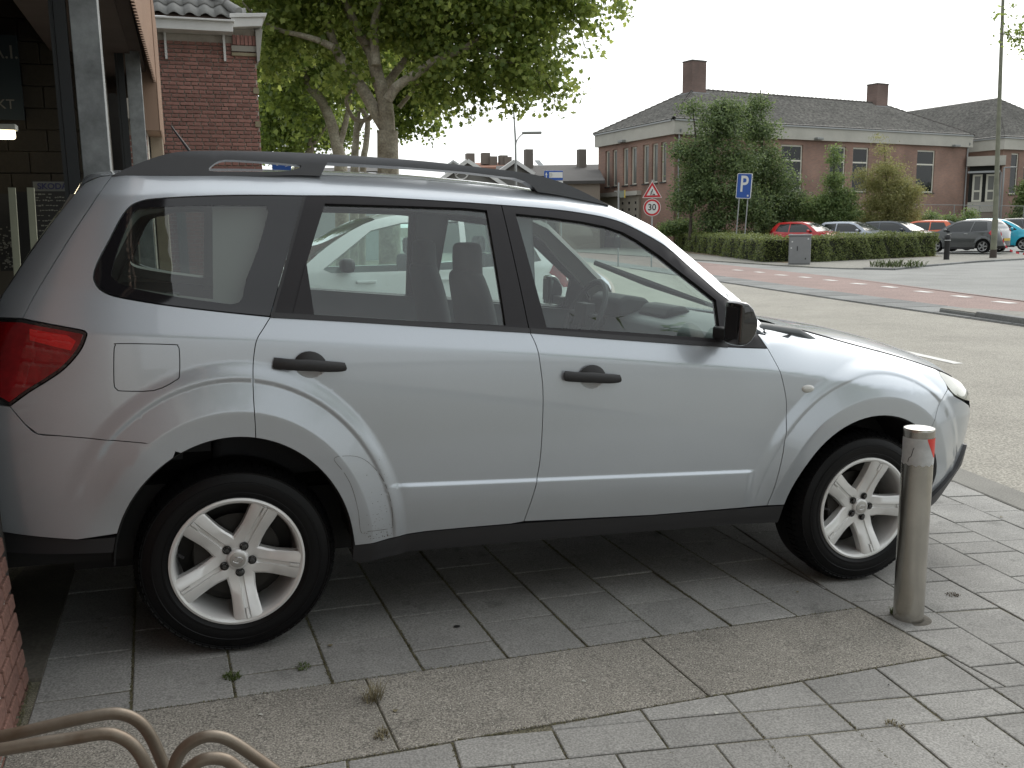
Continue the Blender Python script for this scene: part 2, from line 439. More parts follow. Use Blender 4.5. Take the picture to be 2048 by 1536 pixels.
def feature_points():
    """rows of points that follow the creases so that the panel triangles line up with them"""
    P = []
    for cx, rx, rz, gx, gz_ in ((0, .395, .445, .545, .635), (2.615, .413, .416, .565, .592)):
        for t in (-.34, -.26, -.18, -.10, -.05, -.02, -.008, .004, .016, .028, .04, .07, .14, .25, .4, .52, .56, .59, .62, .66, .75, .88):
            n = 150
            for i in range(n):
                th = -.5+4.1*i/n; ri = 1/np.sqrt((np.cos(th)/rx)**2+(np.sin(th)/rz)**2); ro = 1/np.sqrt((np.cos(th)/gx)**2+(np.sin(th)/gz_)**2)
                r = ro-t*(ro-ri); P.append((cx+r*np.cos(th), .335+r*np.sin(th)))
    for i in range(130):
        x = .48+1.6*i/129; zr = .574-.0235*(x-.52)
        for q in (-.03, -.016, -.008, -.005, -.002, .001, .004, .008, .016): P.append((x, zr+q))
    for i in range(300):
        x = -.7+2.85*i/299; zc = float(tab(x, CREASE))
        for q in (-.03, -.018, -.010, -.005, 0, .005, .010, .018, .03): P.append((x, zc+q))
    return np.array(P)

# ------------------------------------------------------------------ the silver estate car (car frame = forecourt frame, origin under the rear axle)
PAINT = mat('silver_paint', (.48, .52, .56), .32, .55, coat=1.0, coat_rough=.03, speck=.05, sscale=900, var=.05, vscale=1.3)
PLASTIC = mat('grey_black_plastic', (.022, .022, .024), .5, bump=.12, bscale=900, bdist=.0005)
TRIM = mat('satin_black_trim', (.016, .0145, .017), .5, spec=.35)
GLOSS = mat('gloss_black', (.012, .012, .013), .06, coat=1)
RAIL = mat('roof_rail_grey', (.075, .08, .088), .42)
GLASS = glass('side_glass', (.82, .92, .89), .07)
DGLASS = glass('rear_glass', (.58, .64, .62), .07)
FRIT = mat('window_edge_print', (.010, .010, .012), .05, spec=.6)
mat('recess_lit_paint', (.74,.77,.79), .25, .15, coat=1)  # body silver lightened, sky reflection in the handle bowl put into the colour
INT_D = mat('interior_dark', (.03, .032, .034), .8, var=.3)
INT_L = mat('interior_light_trim', (.30, .31, .29), .8)
INT_M = mat('interior_mid_plastic', (.075, .085, .088), .55, var=.2)
SEATM = mat('seat_cloth', (.045, .047, .05), .95, speck=.3, sscale=400)
RUBBER = mat('tyre_rubber', (.004, .004, .0045), .42, spec=.2, bump=.05, bscale=80)
ALLOY = mat('alloy_wheel', (.76, .76, .745), .28, .3, coat=.5, coat_rough=.1, var=.12, vscale=9)
ALLOYD = mat('alloy_rim_inside', (.5, .48, .43), .45, .5, var=.35, vscale=7)
DARKM = mat('brake_and_underbody', (.012, .0115, .011), .75, var=.4)
CHROME = mat('chrome', (.7, .7, .7), .12, 1.0)
REDL = mat('tail_lamp_red', (.30, .008, .012), .12, coat=1, var=.75, vscale=7)
REDB = mat('tail_lamp_red_bright', (.60, .010, .012), .10, coat=1, var=.2, vscale=20)
LAMPW = mat('headlamp_lens', (.33, .34, .27), .12, .1, coat=1, var=.25, vscale=12)
WHITEL = mat('indicator_lens', (.55, .55, .52), .12, coat=1)

car = empty('parked_car', 'silver estate car with black roof rails and five-spoke alloy wheels, parked across the paving', 'car', frame=SLOPE)
FN = wbody
FEATS = feature_points()
def arc(cx, rx, rz, a0, a1, n=22):
    return [(cx+rx*math.cos(math.radians(a0+(a1-a0)*i/n)), .335+rz*math.sin(math.radians(a0+(a1-a0)*i/n))) for i in range(n+1)]
def arcR(a0, a1, n=22): return arc(0, .395, .445, a0, a1, n)
def arcF(a0, a1, n=22): return arc(2.615, .413, .416, a0, a1, n)
# traced outlines (x, z) on the side surface
SEAM_BD = [(1.052, 1.11), (1.069, 1.066), (1.08, 1.003), (1.093, 0.901), (1.094, 0.77), (1.088, 0.617), (1.069, 0.513), (1.041, 0.395)]
SEAM_A = [(2.084, 1.035), (2.108, 0.977), (2.136, 0.901), (2.158, 0.808), (2.156, 0.686), (2.142, 0.55), (2.132, 0.45), (2.119, 0.379)]
SEAM_C = [(0.122, 1.17), (0.097, 1.133), (0.076, 1.102), (0.066, 1.064), (0.059, 0.999), (0.058, 0.902), (0.063, 0.78)]
BELTL = [(0.122, 1.17), (0.389, 1.154), (0.71, 1.132), (1.052, 1.11)]
BELTF = [(1.052, 1.11), (1.335, 1.087), (1.656, 1.062), (1.895, 1.044), (2.084, 1.035)]
ROOF_E = [(-0.368, 1.628), (-0.249, 1.631), (-0.087, 1.638), (0.115, 1.648), (0.327, 1.66), (0.624, 1.662), (0.818, 1.656), (1.018, 1.646), (1.221, 1.628), (1.466, 1.592)]
APIL_E = [(1.466, 1.592), (1.648, 1.518), (1.762, 1.444), (1.867, 1.361), (1.955, 1.291), (2.063, 1.217), (2.122, 1.129)]
FRAME_T = [(0.261, 1.581), (0.42, 1.586), (0.603, 1.584), (0.792, 1.58), (0.995, 1.574), (1.193, 1.566), (1.34, 1.553), (1.444, 1.537), (1.53, 1.51), (1.671, 1.439), (1.777, 1.353), (1.891, 1.255), (1.941, 1.222)]
SAIL = [(1.941, 1.222), (2.006, 1.146), (2.05, 1.092), (2.084, 1.035)]
QW = [(0.261, 1.581), (0.074, 1.576), (-0.091, 1.566), (-0.233, 1.552), (-0.283, 1.54), (-0.314, 1.521), (-0.342, 1.482), (-0.376, 1.413), (-0.408, 1.349), (-0.423, 1.305), (-0.419, 1.277), (-0.403, 1.255), (-0.367, 1.237), (-0.3, 1.223), (-0.195, 1.206), (-0.04, 1.187), (0.122, 1.17)]
SEAM_T = [(-0.368, 1.628), (-0.418, 1.541), (-0.479, 1.442), (-0.554, 1.314), (-0.598, 1.236), (-0.633, 1.164)]
TAIL_O = [(-0.633, 1.164), (-0.535, 1.148), (-0.463, 1.135), (-0.445, 1.127), (-0.444, 1.112), (-0.464, 1.067), (-0.51, 1.013), (-0.562, 0.974), (-0.614, 0.94), (-0.674, 0.894)]
BUMP_R = [(-0.674, 0.894), (-0.632, 0.839), (-0.597, 0.808), (-0.532, 0.801), (-0.416, 0.787), (-0.282, 0.774), (-0.184, 0.758)]
SILL_B = [(.398,.388),(.68,.388),(1.07,.389),(1.58,.378),(2.10,.376)]
seamA_bot = SEAM_A[-1]; seamB_bot = SEAM_BD[-1]
HOOD_E = [(2.324, 1.095), (2.563, 1.036), (2.829, 0.974), (3.044, 0.915)]
def ang_at(c, rx, rz, p): return math.degrees(math.atan2((p[1]-.335)/rz, (p[0]-c)/rx))
aC = ang_at(0, .395, .445, SEAM_C[-1]); aB = ang_at(0, .395, .445, BUMP_R[-1])
sb = lambda p, n=4: spl(p, n)

def cupline(hx, hz, s_, g=0):
    return [(hx+.002+(.052+g)*math.cos(2*PI*k/24), hz-.004+s_*.05*math.cos(2*PI*k/24)+((.047+g) if math.sin(2*PI*k/24) > 0 else .042+g)*math.sin(2*PI*k/24)) for k in range(24)]
CUPR = cupline(.245, 1.012, -.075); CUPF = cupline(1.287, .945, -.07)
for side in (-1, 1):
    near = side < 0; H = .02 if near else .045
    # body side: rear quarter, roof side and windscreen pillar in one pressing
    poly = sb(SEAM_T[::-1])+sb(ROOF_E, 3)[1:]+sb(APIL_E, 3)[1:]+[(2.105, 1.085)]+SAIL[1:2]+sb(FRAME_T[::-1], 3)+sb(QW, 3)[1:]+sb(SEAM_C)[1:-1]\
        + arcR(aC, aB, 10)+BUMP_R[::-1][1:]+sb(TAIL_O[::-1])[1:-1]
    FUEL = [(-0.351, 1.092), (-0.19, 1.087), (-0.173, 1.081), (-0.168, 1.061), (-0.17, 0.987), (-0.183, 0.969), (-0.25, 0.938), (-0.344, 0.938), (-0.363, 0.945), (-0.37, 0.967), (-0.367, 1.063), (-0.362, 1.086)]
    fuel = spl(FUEL, 3, True)
    body = side_panel('body_side', poly, PAINT, car, FN, side, H*.8, .02, .0015, [fuel] if near else [])
    if near:
        side_panel('fuel_flap', fuel, PAINT, car, lambda x, z: FN(x, z)-.0005, side, .02, .01, .003)
    # rear door
    arcq = arcR(aC, 8.5, 26)
    poly = sb(BELTL, 3)+sb(SEAM_BD)[1:]+[(.99,.389),(.8,.388),(.66,.386),(.56,.378),(.46,.366),(.398,.362)]+arcq[::-1][1:]+sb(SEAM_C)[::-1][1:-1]
    rd = side_panel('rear_door', poly, PAINT, car, FN, side, H*.8, .02, .0015, [CUPR])
    if near: near_rd = rd
    poly = sb(BELTF, 3)+sb(SEAM_A)[1:]+[(1.58,.378)]+sb(SEAM_BD)[::-1][:-1]
    fd = side_panel('front_door', poly, PAINT, car, FN, side, H*.8, .02, .0015, [CUPF])
    # front wing
    a1 = 48
    seamF = [(2.615+.413*math.cos(math.radians(a1)), .335+.416*math.sin(math.radians(a1))), (2.925,.715),(2.955,.765),(2.99,.80),(3.06,.835),(3.075,.90)]
    poly = arcF(174, a1, 26)+seamF[1:]+[HOOD_E[3]]+sb(HOOD_E[::-1], 4)[1:]+[(2.21,1.102),(2.125,1.115),(2.105,1.083)]+[SAIL[2]]+sb(SEAM_A)+[(2.204,.376)]
    fw = side_panel('front_wing', poly, PAINT, car, FN, side, H*.8, .02, .0015)
    # bumpers
    poly = seamF[:-1]+[(3.10,.80),(3.20,.765),(3.27,.74),(3.30,.72),(3.31,.6),(3.305,.53),(3.20,.44),(3.10,.37),(3.022,.315)]+arcF(-3, a1, 12)[:-1]
    side_panel('front_bumper', poly, PAINT, car, FN, side, H, .02, .0015)
    poly = [(3.022,.315),(3.10,.375),(3.20,.45),(3.30,.545),(3.345,.54),(3.34,.44),(3.25,.35),(3.14,.285),(3.02,.265)]
    side_panel('bumper_lip', poly, PLASTIC, car, lambda x, z: FN(x, z)+.02, side, .03, .05, .0)
    poly = sb(BUMP_R)+arcR(aB, 163, 12)[1:]+[(-.5,.452),(-.72,.48),(-.83,.49),(-.86,.65),(-.86,.80),(-.80,.885),(-.76,.90)]
    side_panel('rear_bumper', poly, PAINT, car, FN, side, H, .02, .0015)
    poly = [(-.385,.448),(-.5,.447),(-.72,.475),(-.82,.485),(-.82,.42),(-.72,.405),(-.395,.395)]
    side_panel('bumper_valance', poly, PLASTIC, car, lambda x, z: FN(x, z)-.012, side, .05, .02, .0)
    # lamps
    tl = sb(TAIL_O, 3)+[(-.74,.93),(-.79,1.0),(-.79,1.12),(-.74,1.16)]
    L = side_panel('tail_light', tl, GLOSS, car, FN, side, .03, .02, .003)
    side_panel('red_lens', inset(tl, .012), REDL, L, lambda x, z: FN(x, z)+.004, side, .03, .006, 0)
    side_panel('brake_lens', [(-.61,1.135),(-.50,1.118),(-.475,1.10),(-.49,1.07),(-.55,1.085),(-.61,1.10)], REDB, L, lambda x, z: FN(x, z)+.0055, side, .03, .004, 0)
    hl = spl([(3.055,.905),(3.16,.875),(3.25,.842),(3.30,.80),(3.31,.755),(3.24,.765),(3.16,.785),(3.08,.825)], 3, True)
    L = side_panel('headlight', hl, LAMPW, car, lambda x, z: FN(x, z)+.001, side, .03, .02, .002)
    # tailgate side
    tg = sb(SEAM_T, 3)+[(-.73,1.16),(-.705,1.229),(-.637,1.342),(-.565,1.45),(-.50,1.54),(-.455,1.60),(-.41,1.622)]
    side_panel('tailgate_side', tg, PAINT, car, FN, side, .03, .02, .002)
    # dark sill
    pf = [(.394,.385),(.46,.362),(.56,.374),(.66,.382),(.80,.384),(1.07,.385),(1.58,.374),(2.10,.372),(2.205,.370),(2.20,.29),(2.0,.298),(1.08,.306),(.6,.304),(.42,.285),(.395,.30)]
    side_panel('sill_cover', pf, PLASTIC, car, lambda x, z: FN(x, z)-.012+.008*np.clip((z-.30)/.05, 0, 1), side, .04, .05, .0)
    # black door frames and glass
    gr = [(0.329, 1.556), (0.6, 1.558), (0.848, 1.558), (0.934, 1.553), (0.945, 1.388), (0.961, 1.135), (0.602, 1.155), (0.269, 1.172), (0.252, 1.348), (0.287, 1.445)]
    fr = sb(FRAME_T, 3); iB = min(range(len(fr)), key=lambda i: abs(fr[i][0]-1.0))
    outer = fr[:iB+1]+[SEAM_BD[0]]+sb(BELTL, 3)[::-1][1:]
    wf = side_panel('window_frame', outer, TRIM, rd, lambda x, z: FN(x, z)-.002, side, .04, .03, .0018, [gr])
    side_panel('window_glass', gr, GLASS, rd, lambda x, z: FN(x, z)-.014, side, .05, 0, -.004)
    tri = [(0.248, 1.346), (0.197, 1.181), (0.267, 1.176)]
    side_panel('corner_cover', tri, TRIM, rd, lambda x, z: FN(x, z)+.001, side, .04, .01, 0)
    gf = [(1.047, 1.544), (1.188, 1.535), (1.321, 1.522), (1.419, 1.507), (1.494, 1.486), (1.553, 1.456), (1.644, 1.398), (1.714, 1.344), (1.805, 1.277), (1.873, 1.226), (1.87, 1.11), (1.857, 1.076), (1.444, 1.107), (1.122, 1.127), (1.08, 1.354)]
    outer = fr[iB:]+SAIL[1:]+sb(BELTF, 3)[::-1][1:]
    wf2 = side_panel('window_frame', outer, TRIM, fd, lambda x, z: FN(x, z)-.002, side, .04, .03, .0018, [gf])
    side_panel('window_glass', gf, GLASS, fd, lambda x, z: FN(x, z)-.014, side, .05, 0, -.004)
    # rear quarter glass with its printed border
    qi = [(-0.299, 1.506), (-0.249, 1.522), (-0.092, 1.534), (0.105, 1.541), (0.127, 1.533), (0.128, 1.506), (0.09, 1.39), (0.048, 1.291), (0.022, 1.216), (-0.07, 1.22), (-0.209, 1.241), (-0.33, 1.269), (-0.365, 1.293), (-0.368, 1.318), (-0.346, 1.398)]
    qis = spl(qi, 3, True)
    q = side_panel('quarter_window', sb(QW, 3), FRIT, car, lambda x, z: FN(x, z)-.003, side, .04, .012, .003, [qis])
    side_panel('window_glass', qis, DGLASS, q, lambda x, z: FN(x, z)-.004, side, .05, 0, -.002)
    sl = [(0.254, 1.578), (0.264, 1.578), (0.134, 1.175), (0.123, 1.175)]
    side_panel('pillar_strip', sl, PLASTIC, q, lambda x, z: FN(x, z)+.004, side, .05, .01, 0)
    # belt mouldings
    for nm, bl, par in (('belt_moulding', BELTL, rd), ('belt_moulding', BELTF[:4], fd)):
        bl = sb(bl, 3); poly = [(x, z-.001) for x, z in bl]+[(x, z+.017) for x, z in bl[::-1]]
        side_panel(nm, poly, PLASTIC, par, lambda x, z: FN(x, z)+.005, side, .03, .015, .001)
    # handles
    for nm, hx, hz, par, sl_ in (('rear', .245, 1.012, rd, -.075), ('front', 1.287, .945, fd, -.07)):
        w = .118 if nm == 'rear' else .112
        yb = float(FN(hx, hz)); sh = lambda u: hz+(u)*sl_
        cup = []
        for k in range(20):
            a = 2*PI*k/20; cup.append((hx+.002+.052*math.cos(a), hz-.004+sl_*.05*math.cos(a)+(.047 if math.sin(a) > 0 else .040)*math.sin(a)))
        hd = side_panel('door_handle', spl([(hx-w, sh(-w)+.016),(hx-w*.96, sh(-w)+.019),(hx-w*.5, sh(-w*.5)+.018),(hx, sh(0)+.020),(hx+w*.5, sh(w*.5)+.018),(hx+w*.95, sh(w)+.016),(hx+w, sh(w)+.012),
                        (hx+w+.003, sh(w)-.012),(hx+w*.6, sh(w*.6)-.019),(hx, sh(0)-.019),(hx-w*.6, sh(-w*.6)-.020),(hx-w, sh(-w)-.018),(hx-w-.004, sh(-w))], 3, True),
                        PLASTIC, par, lambda x, z, hz=hz, hx=hx, s=sl_: FN(x, z)*0+float(yb)+.032-.35*(z-(hz+(x-hx)*s))**2*60-.9*(x-hx)**2, side, .02, .02, 0)
        top_ = [q for q in cupline(hx, hz, sl_, .004) if q[1] >= sh(q[0]-hx)-.002]
        side_panel('handle_top', top_, PLASTIC, hd, lambda x, z, yb=yb, hx=hx, hz=hz: FN(x, z)*0+yb+.020-4.2*((x-hx)**2+(z-hz)**2), side, .015, .02, 0)
        side_panel('handle_recess', cupline(hx, hz, sl_, .001), mat('recess_lit_paint'), hd, lambda x, z, hx=hx, hz=hz: FN(x, z)-.001-.014*np.clip(1-(((x-hx-.002)/.053)**2+((z-hz+.004)/.044)**2)**1.5, 0, 1), side, .008, 0, 0)
    # arch liners, black rim of the arch
    for cx, rx, rz, nm in ((0, .395, .445, 'rear'), (2.615, .413, .416, 'front')):
        V = []; n = 40; prof = ((1.0, 0), (.985, -.01), (1.03, -.06), (1.05, -.28), (1.02, -.40))
        for i in range(n+1):
            a = math.radians(1+178*i/n); px, pz = cx+rx*math.cos(a), .335+rz*math.sin(a); w = float(FN(px, max(pz, .3)))-.014
            for s, dy in prof: V.append((cx+(px-cx)*s, side*(w+dy), .335+(pz-.335)*s))
        k = len(prof); F = [(i*k+j, i*k+j+1, (i+1)*k+j+1, (i+1)*k+j) for i in range(n) for j in range(k-1)]
        # inner wall
        c0 = len(V); V.append((cx, side*(w-.42), .335)); F += [(i*k+k-1, (i+1)*k+k-1, c0) for i in range(n)]
        mesh('wheel_arch_liner', V, F, DARKM, car, True)
    # inner skin: hides the hollow body, doubles as door trim
    poly = [(-.80,.50),(-.44,.50),(-.45,.6),(-.30,.75),(-.1,.83),(.1,.83),(.3,.74),(.43,.55),(.46,.42),(2.15,.40),(2.17,.62),(2.30,.74),(2.10,1.0)]+[(x, z+.012) for x, z in BELTF[::-1]]+[(x, z+.012) for x, z in BELTL[::-1]]+[(.1,1.16),(-.2,1.19),(-.42,1.225),(-.62,1.15),(-.74,.95)]
    side_panel('door_trim', poly, INT_M, car, lambda x, z: FN(x, z)*0+.80-.02*np.abs(z-.8), side, .15, .03, 0)
    # pillars inside
    for nm, pl in (('apillar_trim', [(1.45,1.555),(1.52,1.578),(1.66,1.52),(1.87,1.36),(2.05,1.21),(2.11,1.13),(2.0,1.125),(1.93,1.225),(1.77,1.35),(1.66,1.45)]), ('pillar_trim', [(1.0,1.12),(1.10,1.12),(1.13,1.55),(.96,1.56)]), ('pillar_trim', [(.08,1.17),(-.06,1.17),(-.05,1.56),(.24,1.57)]), ('pillar_trim', [(-.3,1.56),(-.5,1.56),(-.74,1.15),(-.45,1.2),(-.36,1.4)])):
        side_panel('pillar_trim', pl, INT_L if pl[0][0] != 1.0 else INT_M, car, (lambda x, z: FN(x, z)-.022) if nm == 'apillar_trim' else (lambda x, z: FN(x, np.minimum(z, 1.52))-.05), side, .1, .03, 0)
    qh = [(x, z) for x, z in inset(sb(QW, 3), .035)]
    side_panel('quarter_trim', [(-.66,1.12),(-.60,1.24),(-.50,1.40),(-.40,1.555),(.27,1.565),(.16,1.35),(.07,1.10)], INT_L, car, lambda x, z: FN(x, np.minimum(z, 1.52))-.045, side, .06, .03, 0, [qh])
    # roof rail
    o_ = [(-0.366, 1.628), (-0.309, 1.658), (-0.248, 1.686), (-0.183, 1.709), (-0.126, 1.719), (-0.052, 1.725), (0.115, 1.732), (0.306, 1.735), (0.505, 1.733), (0.711, 1.727), (0.906, 1.716), (1.087, 1.704), (1.181, 1.691), (1.276, 1.668), (1.374, 1.631), (1.468, 1.59)]
    h1 = [(-0.057, 1.655), (0.03, 1.657), (0.183, 1.664), (0.241, 1.676), (0.257, 1.689), (0.184, 1.694), (0.03, 1.697), (-0.02, 1.692), (-0.045, 1.676)]
    h2 = [(1.162, 1.631), (1.143, 1.651), (1.109, 1.669), (1.068, 1.68), (0.867, 1.694), (0.616, 1.702), (0.432, 1.704), (0.351, 1.704), (0.326, 1.655)]
    poly = sb(o_, 3)
    base = [(x, z-.002) for x, z in sb(ROOF_E, 3)]
    poly = poly+[p for p in base[::-1] if p[0] > h2[0][0]+.01]+h2+[p for p in base[::-1] if p[0] < h2[-1][0]-.01]
    poly2 = [p for i, p in enumerate(poly) if i == 0 or (abs(p[0]-poly[i-1][0])+abs(p[1]-poly[i-1][1])) > .002]
    def railfn(x, z): return .585+0*x-.10*np.clip(z-1.66, -.1, .1)-12*np.clip(z-1.70, 0, .1)**2
    side_panel('roof_rail', poly2, RAIL, car, railfn, side, .03, .045, 0, [spl(h1, 2, True)])
    # far wall of the rail so that it is solid
    # door mirror
    mp = [(-.048,-.082),(-.048,.074),(-.036,.082),(-.014,.080),(.010,.060),(.032,.018),(.035,-.010),(.029,-.045),(.008,-.075),(-.012,-.086),(-.038,-.088)]
    n = len(mp); V = []
    for yy, s in ((.925, .90), (.94, .98), (.98, 1.0), (1.02, .985), (1.036, .94), (1.042, .84)):
        V += [(1.866+x*s, side*yy, 1.157+z*s) for x, z in mp]
    F = [(i*n+j, i*n+(j+1) % n, (i+1)*n+(j+1) % n, (i+1)*n+j) for i in range(5) for j in range(n)]+[tuple(range(n-1, -1, -1)), tuple(5*n+j for j in range(n))]
    dm = mesh('door_mirror', V, F, GLOSS, car, False); outward(dm.data); bv = dm.modifiers.new('bevel', 'BEVEL'); bv.width = .012; bv.segments = 3; bv.limit_method = 'ANGLE'; bv.angle_limit = .35; dm.data.polygons.foreach_set('use_smooth', np.ones(len(F), dtype=bool)); sharp_by_angle(dm.data, 75)
    MB().box((1.865, side*.87, 1.10), (.05, .12, .05)).build('mirror_foot', PLASTIC, dm, bevel=.008)
    MB().box((1.817, side*.985, 1.155), (.003, .08, .12)).build('mirror_glass', TRIM, dm)
# side repeater
b = MB(); yb = float(FN(2.258, .872))
b.lathe([(.0,-yb-.009),(.012,-yb-.0085),(.021,-yb-.006),(.027,-yb-.001),(.028,-yb+.003)], (0,0,0), 'Y', 20)
b.V = [((x*1.15+2.258), y, z*.62+.872) for x, y, z in b.V]; b.build('side_indicator', WHITEL, car, True)
# stone-guard film ahead of the rear wheel, its edge grey with dirt
FILM = mat('stone_guard_film', (.46,.475,.50), .34, .5, coat=1, coat_rough=.08)
film = [(0.32, 0.69), (0.358, 0.698), (0.412, 0.687), (0.457, 0.652), (0.493, 0.603), (0.517, 0.542), (0.529, 0.485), (0.533, 0.433), (0.527, 0.414), (0.449, 0.415), (0.418, 0.413), (0.405, 0.498), (0.382, 0.584), (0.354, 0.64)]
fm = near_rd
fl = spl(film, 5, True); V = []; F = []
for i, p in enumerate(fl):
    q = fl[(i+1) % len(fl)]; d = np.array(q)-np.array(p); L = np.linalg.norm(d)+1e-9; nrm = np.array((-d[1], d[0]))/L*(.0005+.0004*random.random())
    for k in (-1, 1):
        x, z = p[0]+k*nrm[0], p[1]+k*nrm[1]; V.append((x, -float(FN(x, z))-.0012, z))
for i in range(len(fl)):
    if random.random() < .86:
        j = (i+1) % len(fl); F.append((2*i, 2*i+1, 2*j+1, 2*j))
mesh('film_edge_dirt', V, F, mat('grime', (.13,.12,.11), .9), fm)
V = []; F = []
for i in range(110):
    t = random.random(); x = .385+.14*random.random()+.02; z = .385+.30*random.random()**2.6; r = .0004+.0011*random.random()**2
    if z < .41: r *= 1.5
    x = .425+.10*random.betavariate(2, 2)+(.03 if z < .45 else 0)*random.random(); y = -float(FN(x, z))-.0012; k = len(V)
    V += [(x-r, y, z), (x, y, z-r), (x+r*1.4, y, z), (x, y, z+r)]; F.append((k, k+1, k+2, k+3))
o = mesh('dirt_specks', V, F, mat('grime'), fm); o['kind'] = 'stuff'

# top surfaces
R0 = [(x, z) for x, z in ROOF_E]
rows = [(x, z, (x if x > -.2 else x-.02), z+.037) for x, z in sb(R0, 3)]
lid('roof', rows, PAINT, car, FN, 2.6, 20)
ap = sb(APIL_E, 3); n_ = len(ap); r0 = ROOF_E[-1]
wrow = []
for i, (x, z) in enumerate(ap):
    t = i/(n_-1); wrow.append((x, z, 1.58+.80*t, (r0[1]+.037)*(1-t)+1.098*t+.05*math.sin(PI*t)))
lid('windscreen', wrow, GLASS, car, lambda x, z: FN(x, z)-.035, 2.4, 20)
# dark border of the windscreen, under the glass edge
hr = [(2.14,1.108,2.40,1.088)]+[(2.20,1.105,2.46,1.096)]
lid('cowl_panel', [(2.10,1.10,2.33,1.075),(2.16,1.075,2.44,1.06),(2.24,1.085,2.50,1.075)], TRIM, car, lambda x, z: .78+0*x, 3, 16)
hood_rows = [(2.20,1.104,2.45,1.098)]+[(x, z, cx, cz) for (x, z), (cx, cz) in zip(HOOD_E, ((2.56,1.094),(2.80,1.064),(3.04,1.015),(3.26,.955)))]+[(3.13,.888,3.36,.915),(3.17,.872,3.41,.88)]
lid('bonnet_gap', spl(hood_rows, 5), TRIM, car, lambda x, z: FN(x, z)-.001, 2.3, 24, off=-.018)
lid('bonnet', spl(hood_rows, 5), PAINT, car, lambda x, z: FN(x, z)-.011, 2.3, 24, off=.0)
for side in (-1, 1):
    pts_ = [(x, side*(float(FN(x, z))-.004), z+.0015) for x, z, _, _ in spl(hood_rows, 6)]
    MB().tube(pts_, .0028, 6).build('bonnet_seam_line', TRIM, car)  # thin dark tube stands in for the shaded seam along the bonnet
lid('front_grille', spl([(3.17,.868,3.42,.862),(3.25,.82,3.465,.79),(3.29,.75,3.505,.72)], 4), PLASTIC, car, lambda x, z: FN(x, z)*.62, 2.2, 14)
lid('front_bumper_face', spl([(3.15,.872,3.405,.866),(3.25,.815,3.455,.79),(3.295,.752,3.500,.722),(3.31,.62,3.53,.60),(3.305,.53,3.52,.50)], 4), PAINT, car, FN, 2.2, 20)
lid('bumper_lip_face', spl([(3.305,.53,3.515,.50),(3.32,.45,3.50,.42),(3.22,.30,3.42,.27),(3.02,.25,3.2,.25)], 4), PLASTIC, car, FN, 2.2, 20)
tl_rows = [(-.368,1.628,-.40,1.660),(-.41,1.622,-.455,1.652),(-.455,1.60,-.495,1.628),(-.50,1.54,-.525,1.565),(-.565,1.45,-.59,1.475),(-.637,1.342,-.67,1.355),(-.705,1.229,-.75,1.225),(-.74,1.16,-.85,1.15),(-.79,1.08,-.92,1.06),(-.79,1.0,-.95,.98),(-.76,.90,-.96,.88)]
lid('tailgate', spl(tl_rows, 3), PAINT, car, FN, 2.4, 20)
lid('rear_window', spl([(-.50,1.545,-.532,1.57),(-.565,1.45,-.598,1.475),(-.637,1.342,-.678,1.355),(-.695,1.245,-.745,1.24)], 3), FRIT, car, lambda x, z: FN(x, z)*.9, 2.4, 16, off=.004)
lid('rear_bumper_face', spl([(-.76,.90,-.98,.88),(-.80,.885,-1.03,.84),(-.86,.80,-1.05,.78),(-.86,.65,-1.05,.64),(-.83,.49,-1.02,.47),(-.82,.38,-1.0,.36)], 3), PAINT, car, FN, 2.2, 20)
# antenna
MB().bar([(-0.115, 1.761)][0][:1]+(-.0,)+[(-0.115, 1.761)][0][1:], [(-0.182, 1.854)][0][:1]+(-.0,)+[(-0.182, 1.854)][0][1:], .006, .003).build('antenna', PLASTIC, car)
# underbody and floor
b = MB(); b.box((1.3, 0, .34), (1.74, 1.30, .08)); b.box((1.3, 0, .36), (3.7, 1.05, .26)); b.box((2.75, 0, .52), (1.0, 1.1, .56)); b.box((-.55, 0, .44), (.75, 1.35, .26)); b.build('underbody', DARKM, car)
b = MB(); b.bar((0,-.76,.335),(0,.76,.335),.05); b.bar((2.615,-.76,.335),(2.615,.76,.335),.05)
b.bar((-.30,-.45,.40),(-.44,-.52,.34),.05); b.bar((-.44,-.52,.34),(-.30,-.60,.36),.03); b.build('axles_and_exhaust', DARKM, car)
